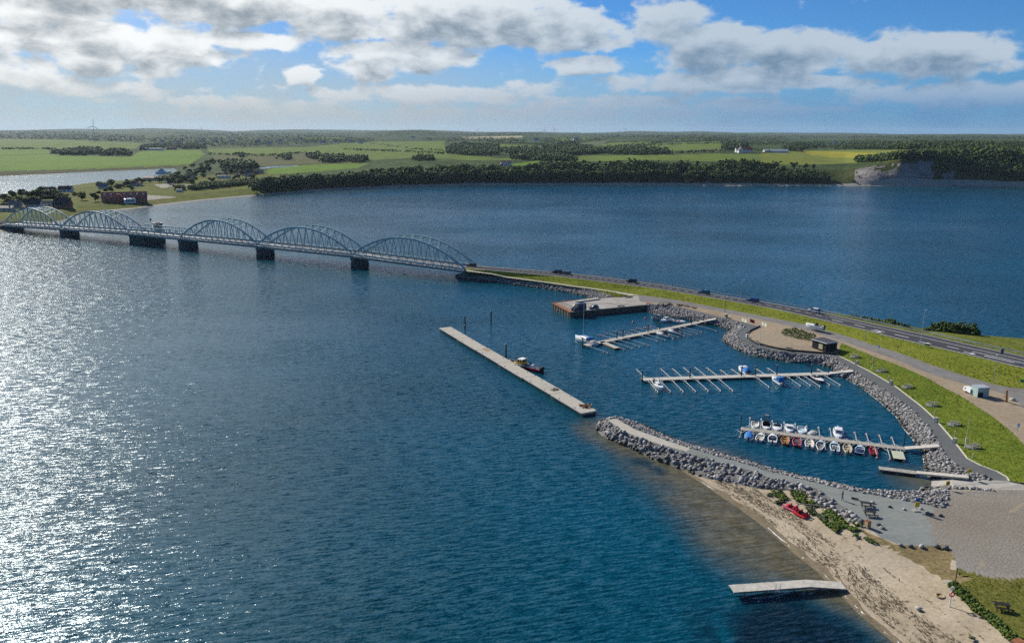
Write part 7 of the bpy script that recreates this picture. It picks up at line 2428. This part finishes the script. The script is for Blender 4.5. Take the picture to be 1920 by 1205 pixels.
mb = MB().use("white_paint"); mb.box((0, -.08, 1.9), (.45, .12, .55)); mb.cyl((0, 0, 0), (0, 0, 2.0), .1, .1, 8); part("lifebuoy_box", mb, t)
for x, y, lab in [(1667, 703, "short yellow service post left of the third picnic table"), (1755, 767, "short yellow service post left of the fifth picnic table"), (1793, 806, "short yellow service post left of the yellow pole"), (1827, 848, "short yellow service post at the promenade's last bend")]:
    t = post("service_post", lab, "service post", x, y, 2.2, 1.1, .26, "galvanised", "service posts along the promenade")
    mb = MB().use("sign_yellow"); mb.cyl((0, 0, .75), (0, 0, 1.0), .15, .15, 8); part("band", mb, t)
def sign(name, label, px, py, z, h, w, ph, m, rz=0.0, group=None, post_m="grey_metal"):
    t = thing(name, label, "sign", at(px, py, z), rz, group)
    mb = MB().use(post_m); mb.cyl((0, 0, -.3), (0, 0, h), .05, .05, 6); part("post", mb, t)
    mb = MB().use(m); mb.box((0, -.08, h - ph / 2), (w, .05, ph)); part("panel", mb, t)
    return t
sign("road_sign", "small blue and white sign by the access road, above the lifebuoy post", 1647, 654, 2.95, 2.6, .55, .9, "pale_blue_paint")
sign("road_sign", "small white and blue sign at the right end of the sandy strip", 1909, 801, 3.05, 2.4, .6, .9, "pale_blue_paint")
sign("road_sign", "blue-grey back of a square sign on the main road", 1877, 664, 4.0, 3.4, 1.1, 1.6, "sign_grey", .3)
sign("road_sign", "green sign low in the grass, left of the tall lamp", 1739, 640.5, 3.9, 1.0, 1.4, .6, "sign_green", -.3)
sign("road_sign", "green sign at the right edge of the verge", 1918, 708, 3.2, 1.2, 1.1, .7, "sign_green", -.3)
t = sign("info_sign", "yellow and blue information post on the grey apron", 1722, 948, 2.0, 2.5, .75, .7, "sign_blue")
mb = MB().use("sign_yellow"); mb.box((0, -.09, 1.25), (.8, .06, .9)); part("lower_panel", mb, t)
mb = MB().use("slip_concrete"); mb.box((0, 0, .08), (1.1, .8, .16)); part("foot", mb, t)
for x, y, lab in [(1819.5, 882, "yellow marker board at the landward end of the small jetty gangway"), (1779, 906, "yellow and black marker board at the foot of the slipway")]:
    t = sign("marker_board", lab, x, y, 1.9, 1.6, .8, .9, "sign_yellow", .2, "yellow marker boards by the slipway")
    mb = MB().use("dark_paint"); mb.box((0, -.12, 1.15), (.8, .02, .18)); part("stripe", mb, t)
post("timber_post", "dark thin post at the corner of the park lawn", "post", 1796.5, 1085, 2.2, 2.7, .14, "black_wood")
p = at(1789, 1083, 2.1)
mb = MB().use("slip_concrete"); mb.box((0, 0, .05), (1.6, 1.1, .14)); t = thing("stone_slab", "pale flat slab lying at the foot of the dark post", "slab", p, .3); part("slab", mb, t)
p = at(1769, 1107, 1.9)
t = thing("worn_tyre", "old tyre ring lying half buried in the beach sand", "tyre", p)
mb = MB().use("tan_timber")
for k in range(14):
    a, b = 2 * math.pi * k / 14, 2 * math.pi * (k + 1) / 14
    mb.cyl((.55 * math.cos(a), .55 * math.sin(a), .05), (.55 * math.cos(b), .55 * math.sin(b), .05), .12, .12, 6, False)
part("ring", mb, t)
t = thing("driftwood_log", "short dark log lying on the grey apron", "log", at(1607, 927.5, 2.0), -.5)
mb = MB().use("bark"); mb.cyl((-.6, 0, .15), (.6, 0, .17), .17, .14, 7); part("trunk", mb, t)
t = thing("timber_crate", "timber crate at the bottom right corner of the beach", "crate", at(1914, 1203, 2.2), .4)
for k in range(5):
    mb = MB().use("grey_timber"); mb.box((-.6 + k * .3, 0, .5), (.26, .9, 1.0)); part("slat", mb, t)
mb = MB().use("rust_timber"); mb.box((0, 0, 1.03), (1.6, 1.0, .06)); part("lid", mb, t)

def lamp(label, px, py, z, h, arm, m="galvanised", arm_az=0.0, group="lamp posts on the main road"):
    t = thing("street_lamp", label, "street lamp", at(px, py, z), arm_az, group)
    mb = MB().use(m); mb.cyl((0, 0, -.4), (0, 0, h), .11, .055, 7); part("pole", mb, t)
    if arm:
        mb = MB().use(m); mb.cyl((0, 0, h), (arm, 0, h + .18), .05, .04, 6); part("arm", mb, t)
        mb = MB().use("flag_white"); mb.box((arm + .3, 0, h + .18), (.75, .26, .12), taper=.7); part("lamp_head", mb, t)
    return t
LA = heading(at(1739, 639, 4), at(1760, 622, 4))
for x, y, h, lab in [(892, 500, 6, "lamp post at the bridge end of the causeway"), (966, 506.5, 8, "lamp post on the causeway nearest the bridge's last arch"), (1045, 514, 7, "lamp post behind the black and grey cars"), (1241, 540.5, 8, "lamp post on the causeway, left of the teal car"), (1387.5, 567, 9, "lamp post on the causeway between the teal and the blue car"),
                     (1549.5, 595.5, 9, "lamp post beside the white car"), (1726, 638.5, 10.5, "tall lamp post by the lane arrows, right of the hut")]:
    lamp(lab, x, y, 4.0 if x > 1300 else 4.4 if x > 1000 else 4.9, h, 1.4, arm_az=LA)
lamp("dark lamp post on the grass, above the black hut", 1622, 629, 3.0, 6.5, 1.2, "grey_metal", LA + math.pi, None)
lamp("green thin lamp post on the lower verge, right of the mint cabin", 1864, 706, 3.1, 7.5, 1.2, "grey_metal", LA + math.pi, None)
lamp("green thin lamp post by the access road near the far pier", 1359, 580, 2.35, 5.2, .5, "sign_green", LA, None)

def flagpole(label, px, py, h, col):
    t = thing("flagpole", label, "flagpole", at(px, py, 1.95), 0, "flagpoles on the round promenade bulge")
    mb = MB().use("white_paint"); mb.cyl((0, 0, 0), (0, 0, h), .075, .045, 8); part("pole", mb, t)
    mb = MB().use("white_paint"); mb.ball((0, 0, h + .06), .1, 6, 4); part("finial", mb, t)
    mb = MB().use(col)
    mb.loft([[(x, .16 * math.sin(x * 4.5) * x, z - .38 * x) for z in (h - .1, h - .6, h - 1.15)] for x in (.06, .35, .65, .95, 1.25, 1.55)])
    part("flag", mb, t)
flagpole("white flagpole with pale flag, leftmost of three on the bulge", 1388, 632, 7.3, "flag_white")
flagpole("white flagpole with red flag, middle of three on the bulge", 1403, 639.5, 8.2, "flag_red")
flagpole("white flagpole with pale flag, rightmost of three on the bulge", 1424.5, 646.5, 8.3, "flag_white")

def bench(label, px, py, z, rz):
    t = thing("wall_bench", label, "bench", at(px, py, z), rz, "benches along the bulge wall")
    mb = MB().use("grey_timber"); mb.box((0, 0, .45), (2.0, .45, .07)); part("seat", mb, t)
    mb = MB().use("grey_timber"); mb.box((0, .24, .75), (2.0, .06, .35)); part("backrest", mb, t)
    for x in (-.8, .8):
        mb = MB().use("dark_paint"); mb.box((x, 0, .22), (.1, .4, .42)); part("leg", mb, t)
bench("dark bench by the wall below the rightmost flagpole", 1419.5, 639, 2.05, heading(at(1415, 637), at(1424, 640.5)))
bench("dark bench on the sand edge left of the black hut", 1480, 651, 2.05, heading(at(1473, 650.5), at(1487, 652)))
t = thing("mooring_cabinet", "small pale cabinet on the inner side of the bulge path", "cabinet", at(1401, 626.5, 2.0), .3)
mb = MB().use("white_paint"); mb.box((0, 0, .5), (.7, .5, 1.0)); part("body", mb, t)
mb = MB().use("dark_paint"); mb.box((.1, -.26, .5), (.4, .03, .7)); part("door", mb, t)

# curb wall of the sandy bulge and kerb along the promenade
def kerb(name, pts, w, h, m, label):
    mb = MB().use(m)
    P = [at(*p) for p in pts]
    for a, b in zip(P[:-1], P[1:]):
        mb.beam(a + Vector((0, 0, h / 2 - .05)), b + Vector((0, 0, h / 2 - .05)), w, h)
    return tag(part(name, mb, None), label, kind='structure')
kerb("low_wall", L_PROM_IN[5:16], .25, .5, "black_wood", "dark low wall round the sandy bulge")
kerb("kerb", L_PROM_IN[15:], .28, .16, "cream_paint", "pale kerb between promenade and grass slope")

# timber rails in the dunes
def rail(label, pts, z, h):
    P = [at(x, y, z) for x, y in pts]
    t = thing("timber_rail", label, "fence", P[0])
    for a, b in zip(P[:-1], P[1:]):
        mb = MB().use("grey_timber"); mb.beam(a - P[0] + Vector((0, 0, h)), b - P[0] + Vector((0, 0, h)), .13); part("rail", mb, t)
    for q in P:
        mb = MB().use("grey_timber"); mb.cyl(q - P[0] - Vector((0, 0, .3)), q - P[0] + Vector((0, 0, h + .05)), .09, .08, 6); part("post", mb, t)
rail("grey timber rail in the herbs behind the pedal boats", [(1500, 946), (1524, 948), (1547, 950)], 1.4, .9)
rail("grey timber rail between the stones and the dune herbs", [(1462, 918), (1486, 919), (1510, 921)], 1.3, .9)

# ------------------------------------------------------------------ people
def skinned(name, V, E, rad, m, parent, sub=1):
    me = bpy.data.meshes.new(name)
    me.from_pydata(V, E, [])
    o = bpy.data.objects.new(name, me)
    COL.objects.link(o)
    o.modifiers.new("skin", 'SKIN').use_smooth_shade = True
    for i, r in enumerate(rad):
        me.skin_vertices[0].data[i].radius = (r, r) if not isinstance(r, tuple) else r
    me.skin_vertices[0].data[0].use_root = True
    sd = o.modifiers.new("sub", 'SUBSURF')
    sd.levels = sd.render_levels = sub
    dg = bpy.context.evaluated_depsgraph_get()
    me2 = bpy.data.meshes.new_from_object(o.evaluated_get(dg))
    o.modifiers.clear()
    o.data = me2
    o.name = name
    me2.materials.clear()
    me2.materials.append(MAT[m])
    o.parent = parent
    return o

def ped():
    me = bpy.data.meshes.new("x")
p = at(1583, 929.5, 1.95)
per = thing("person", "person in black jacket walking on the grey path with hands raised to the face", "person", p, heading(at(1583, 930), at(1560, 926)))
V = [(0, 0, .95), (0, 0, 1.15), (0.02, 0, 1.38), (.03, 0, 1.5), (.05, 0, 1.66), (0, .18, 1.40), (.05, .24, 1.16), (.22, .14, 1.30), (0, -.18, 1.40), (.05, -.24, 1.16), (.22, -.12, 1.32),
     (.0, .09, .9), (.10, .10, .50), (.06, .10, .06), (.20, .11, .03), (0, -.09, .9), (-.04, -.10, .50), (-.22, -.10, .10), (-.10, -.11, .03)]
E = [(0, 1), (1, 2), (2, 3), (3, 4), (2, 5), (5, 6), (6, 7), (2, 8), (8, 9), (9, 10), (0, 11), (11, 12), (12, 13), (13, 14), (0, 15), (15, 16), (16, 17), (17, 18)]
rad = [.13, .14, .14, .06, .105, .07, .05, .04, .07, .05, .04, .09, .065, .045, .04, .09, .065, .045, .04]
skinned("body", V, E, rad, "skin", per)
jv = [(0, 0, .92), (0, 0, 1.15), (.02, 0, 1.38), (.03, 0, 1.47), (0, .18, 1.40), (.05, .245, 1.16), (.17, .17, 1.26), (0, -.18, 1.40), (.05, -.245, 1.16), (.17, -.16, 1.28)]
skinned("jacket", jv, [(0, 1), (1, 2), (2, 3), (2, 4), (4, 5), (5, 6), (2, 7), (7, 8), (8, 9)], [.165, .165, .165, .08, .09, .07, .055, .09, .07, .055], "cloth_black", per)
tv = [(0, 0, .97), (.0, .09, .88), (.10, .10, .50), (.06, .10, .10), (0, -.09, .88), (-.04, -.10, .50), (-.21, -.10, .13)]
skinned("trousers", tv, [(0, 1), (1, 2), (2, 3), (0, 4), (4, 5), (5, 6)], [.155, .11, .085, .065, .11, .085, .065], "cloth_blue", per)
mb = MB().use("hair_brown"); mb.ball((.03, 0, 1.70), .118, 8, 6, (1.05, .95, 1)); part("hair", mb, per)

# ------------------------------------------------------------------ village across the bridge
def gable_house(name, label, px, py, rz, L, Wd, h, rh, wall, roof, win=3, chim=True, dormer=0, group=None, cat="house", z=None, d=None):
    q = on_land(px, py)[0] if z is None else np.array(at(px, py, z))
    t = thing(name, label, cat, (q[0], q[1], max(q[2], 1.2)), rz, group)
    mb = MB().use(wall)
    mb.box((0, 0, h / 2 - .5), (L, Wd, h + 1))
    for s in (-1, 1):
        mb.add([(s * L / 2, -Wd / 2, h), (s * L / 2, Wd / 2, h), (s * L / 2, 0, h + rh)], [(0, 1, 2)])
    part("wall", mb, t)
    e = .45
    mb = MB().use(roof)
    k = rh / (Wd / 2)
    for s in (-1, 1):
        a = [(-L / 2 - e, s * (Wd / 2 + e), h - e * k + .05), (L / 2 + e, s * (Wd / 2 + e), h - e * k + .05), (L / 2 + e, 0, h + rh + .05), (-L / 2 - e, 0, h + rh + .05)]
        b = [(x, y, zz + .18) for x, y, zz in a]
        mb.loft([a, b], close=True)
    rf = part("roof", mb, t)
    if chim:
        mb = MB().use("brick_red"); mb.box((L * .22, 0, h + rh + .3), (.7, .7, 1.4)); part("chimney", mb, rf)
    for s in (-1, 1):
        for i in range(win):
            x = -L / 2 + L * (i + .5) / win
            mb = MB().use("white_paint"); mb.box((x, s * (Wd / 2 + .01), h * .55), (1.25, .08, 1.35)); f = part("window", mb, t)
            mb = MB().use("dark_glass"); mb.box((x, s * (Wd / 2 + .04), h * .55), (1.05, .06, 1.15)); part("pane", mb, f)
        for i in range(dormer):
            x = -L / 2 + L * (i + .5) / dormer
            y = s * Wd * .27
            mb = MB().use("plaster_white"); mb.box((x, y, h + rh * .5 + .3), (1.5, 1.6, 1.5)); dm = part("dormer", mb, t)
            mb = MB().use("dark_glass"); mb.box((x, y + s * .81, h + rh * .5 + .35), (1.1, .06, .9)); part("pane", mb, dm)
    return t
RB = heading(at(196, 387), at(275, 384))
inn = gable_house("brick_inn", "long red brick inn with red tiled roof by the shore", 232, 388, RB, 36, 10, 4.0, 4.6, "brick_red", "tile_red", 9, True, 7, cat="inn")
yg = -1
mb = MB().use("brick_red"); mb.box((-4, yg * 5.7, 2), (6, 2.4, 5.0)); mb.add([(-7, yg * 6.9, 4.5), (-1, yg * 6.9, 4.5), (-4, yg * 6.9, 7.4)], [(0, 1, 2)]); part("gable_bay", mb, inn)
mb = MB().use("tile_red")
for s in (-1, 1):
    mb.loft([[(-4 + s * 3.3, yg * 7.3, 4.3), (-4, yg * 7.3, 7.5), (-4, yg * 1.0, 7.5), (-4 + s * 3.3, yg * 1.0, 4.3)], [(-4 + s * 3.3, yg * 7.3, 4.5), (-4, yg * 7.3, 7.7), (-4, yg * 1.0, 7.7), (-4 + s * 3.3, yg * 1.0, 4.5)]], close=True)
part("gable_roof", mb, inn)
mb = MB().use("white_paint"); mb.loft([[(x, y, zz) for x, y in ((-.5, yg * 5.1), (-.5, yg * 9.0), (1.2, yg * 10.2), (7.3, yg * 10.2), (9, yg * 9.0), (9, yg * 5.1))] for zz in (-.5, 3.0)], close=True); cv = part("conservatory", mb, inn)
for k in range(7):
    mb = MB().use("dark_glass"); mb.box((1.6 + k * .95, yg * 10.22, 1.7), (.75, .06, 1.7)); part("pane", mb, cv)
mb = MB().use("galvanised"); mb.loft([[(-.8, yg * 5.1, 3.0), (-.8, yg * 9.2, 3.0), (1.1, yg * 10.5, 3.0), (7.4, yg * 10.5, 3.0), (9.3, yg * 9.2, 3.0), (9.3, yg * 5.1, 3.0)], [(.5, yg * 5.1, 3.9), (.5, yg * 8, 3.9), (1.8, yg * 8.8, 3.9), (6.8, yg * 8.8, 3.9), (8, yg * 8, 3.9), (8, yg * 5.1, 3.9)]], close=True); part("conservatory_roof", mb, inn)

HS = [(116, 401, .12, 12, 8, 3.0, 5.0, "brick_red", "tile_dark", "dark gabled brick house close to the bridge's first arch"), (62, 400, .2, 11, 7, 2.8, 3.8, "plaster_white", "tile_dark", "white house with dark roof, left of the gabled brick house"),
      (28, 402, .1, 9, 7, 2.6, 3.0, "plaster_cream", "tile_grey", "cream house with a pale roof window near the left edge"), (10, 408, .1, 11, 6, 2.8, 1.4, "plaster_cream", "tile_grey", "low cream house at the left edge of the picture"),
      (88, 398, .3, 6, 5, 2.5, 1.6, "plaster_white", "tile_grey", "small white outbuilding between the white and the brick house"), (121, 371, .15, 12, 7, 2.8, 3.0, "plaster_white", "tile_dark", "dark roofed house at the inlet's edge, behind the round bushes"),
      (92, 372, .2, 9, 6, 2.6, 2.5, "tile_dark", "tile_dark", "dark little house half hidden by garden trees at the inlet"), (190, 364, .5, 9, 7, 2.8, 3.0, "plaster_white", "tile_grey", "house with a shiny pale roof just behind the inn"),
      (250, 358, .1, 14, 8, 2.6, 2.6, "plaster_cream", "tile_pink", "house with a dull red roof behind the inn's right half"), (281, 347, .05, 17, 8, 3.6, 1.8, "plaster_cream", "tile_pink", "flat pinkish hall beside the white yard"),
      (316, 352, .8, 10, 8, 2.8, 4.0, "plaster_white", "tile_dark", "steep dark roofed house at the village yard"), (352, 345, .1, 11, 7, 2.8, 2.4, "plaster_cream", "tile_grey", "grey roofed house among the trees above the yard"),
      (417, 342, .1, 16, 7, 3.0, 1.6, "plaster_white", "tile_dark", "long low dark house on the right part of the village"), (452, 334, .6, 10, 7, 3.0, 3.4, "plaster_white", "tile_grey", "white gabled house high in the village"),
      (463, 338, .2, 9, 7, 2.8, 2.6, "plaster_white", "tile_grey", "white low house beside the white gabled one"), (483, 332, .1, 11, 7, 2.8, 2.6, "plaster_cream", "tile_pink", "pinkish roofed house at the right end of the village"), (334, 368, .05, 5.5, 4, 2.4, 1.0, "plaster_white", "tile_dark", "small white hut on the shore meadow")]
for x, y, rz, L, Wd, h, rh, w_, r_, lab in HS:
    gable_house("village_house", lab, x, y, rz, L, Wd, h, rh, w_, r_, 3 if L > 8 else 2, L > 8)
# white harbour boat shed and ship-like building at the inlet
q = at(303, 333, .3)
t = thing("moored_ship", "white ship moored at the inlet behind the village", "ship", (q.x, q.y, 0), .15)
S = add_hull(t, 22, 5.5, 2.6, keel=1.2); add_foredeck(t, S, 5.5); add_cabin(t, S, -7, 3, 3.2, inset=.8); add_cabin(t, S, -4, 1, 5.6, inset=1.4)
# farms beyond
gable_house("white_farmhouse", "white gabled farmhouse with dark red roof on the far fields", 1390, 281, .05, 34, 10, 5, 6, "plaster_white", "tile_red", 6, True, cat="farmhouse")
gable_house("white_barn", "white gable barn left of the farmhouse", 1384, 282, 1.5, 20, 10, 5, 6, "plaster_white", "tile_dark", 2, False, cat="barn")
gable_house("farm_greenhouse", "long pale low building right of the farmhouse", 1450, 280.5, .03, 52, 14, 4, 3, "plaster_white", "galvanised", 5, False, cat="barn")
gable_house("white_cottage", "small white cottage amid the far hedges", 1180, 287, 1.2, 12, 8, 4, 4, "plaster_white", "tile_grey", 2, True, cat="house")
gable_house("farm_building", "white low farm building by the field trees on the left", 284, 291, .1, 52, 10, 5, 2.5, "plaster_white", "tile_grey", 6, False, cat="barn")
gable_house("red_barn", "dull red barn right of the low white farm building", 318, 289, .1, 26, 10, 5, 3.5, "brick_red", "tile_pink", 3, False, cat="barn")
gable_house("wood_house", "pale house with a pinkish roof at the top of the shore wood", 945, 312, .1, 16, 9, 5, 3, "plaster_white", "tile_pink", 3, True)
for k, (x, y) in enumerate([(560, 268), (600, 273), (625, 271), (655, 272), (672, 273), (480, 274), (500, 276), (375, 274), (400, 272), (430, 274), (770, 262), (1000, 264), (1075, 262), (1560, 262), (1812, 262), (1830, 264), (1392, 260), (300, 276), (330, 278), (520, 272)]):
    gable_house("far_house", "tiny pale house among the far trees", x, y, wr.uniform(0, 1.5), 22, 12, 6, 5, "plaster_white", ("tile_grey", "tile_pink", "tile_dark")[k % 3], 1, False, group="far houses among the trees")

# wind turbines
def turbine(label, px, py, h, rot, yaw=0.0):
    q = on_land(px, py)[0]
    t = thing("wind_turbine", label, "wind turbine", tuple(q), yaw, "wind turbines on the horizon")
    mb = MB().use("plaster_white"); mb.cyl((0, 0, -2), (0, 0, h), h * .026, h * .015, 10); part("tower", mb, t)
    mb = MB().use("plaster_white"); mb.box((0, h * .02, h), (h * .035, h * .1, h * .04)); part("nacelle", mb, t)
    mb = MB().use("plaster_white"); mb.cyl((0, -h * .035, h), (0, -h * .06, h), h * .02, h * .012, 8); hb = part("hub", mb, t)
    for k in range(3):
        a = rot + k * 2 * math.pi / 3
        mb = MB().use("plaster_white")
        r = h * .48
        d = Vector((math.sin(a), 0, math.cos(a)))
        s = Vector((math.cos(a), 0, -math.sin(a)))
        o_ = Vector((0, -h * .048, h))
        mb.loft([[o_ + d * r * f - s * w, o_ + d * r * f + s * w * .5, o_ + d * r * f + Vector((0, w * .6, 0))] for f, w in ((.02, h * .012), (.2, h * .024), (1.0, h * .006))], close=True)
        part("blade", mb, hb)
turbine("dark wind turbine at the left, nearest of them", 174, 276, 62, .15, .5)
for x, y, h, lab in [(209, 258, 36, "wind turbine just right of the nearest one"), (375, 259, 45, "wind turbine left of the picture's centre line, above the village"), (520, 254, 33, "faint wind turbine above the left green field"), (548, 254, 33, "faint wind turbine, right of the faint one above the left field"),
                     (891, 260, 43, "wind turbine beside the cream field"), (1017, 257, 42, "wind turbine above the cream field's right end"), (1035, 254, 48, "tall faint wind turbine right above the hills"), (1168, 254, 42, "faint wind turbine above the middle fields")]:
    turbine(lab, x, y, h, wr.uniform(0, 2), wr.uniform(-.5, .6))
# ------------------------------------------------------------------ the air: far land fades to blue
mb = MB().use("white_paint")
mb.box((0, 0, 97), (36000, 36000, 206))
hz = part("haze", mb, None)
hm = bpy.data.materials.new("haze_air")
hm.use_nodes = True
hm.node_tree.nodes.clear()
ho = hm.node_tree.nodes.new('ShaderNodeOutputMaterial')
hv = hm.node_tree.nodes.new('ShaderNodeVolumePrincipled')
hv.inputs['Color'].default_value = (0.62, 0.78, 0.96, 1)
hv.inputs['Density'].default_value = 2.9e-5
hv.inputs['Anisotropy'].default_value = 0.2
hm.node_tree.links.new(hv.outputs[0], ho.inputs['Volume'])
hz.data.materials.clear()
hz.data.materials.append(hm)
tag(hz, kind='stuff')
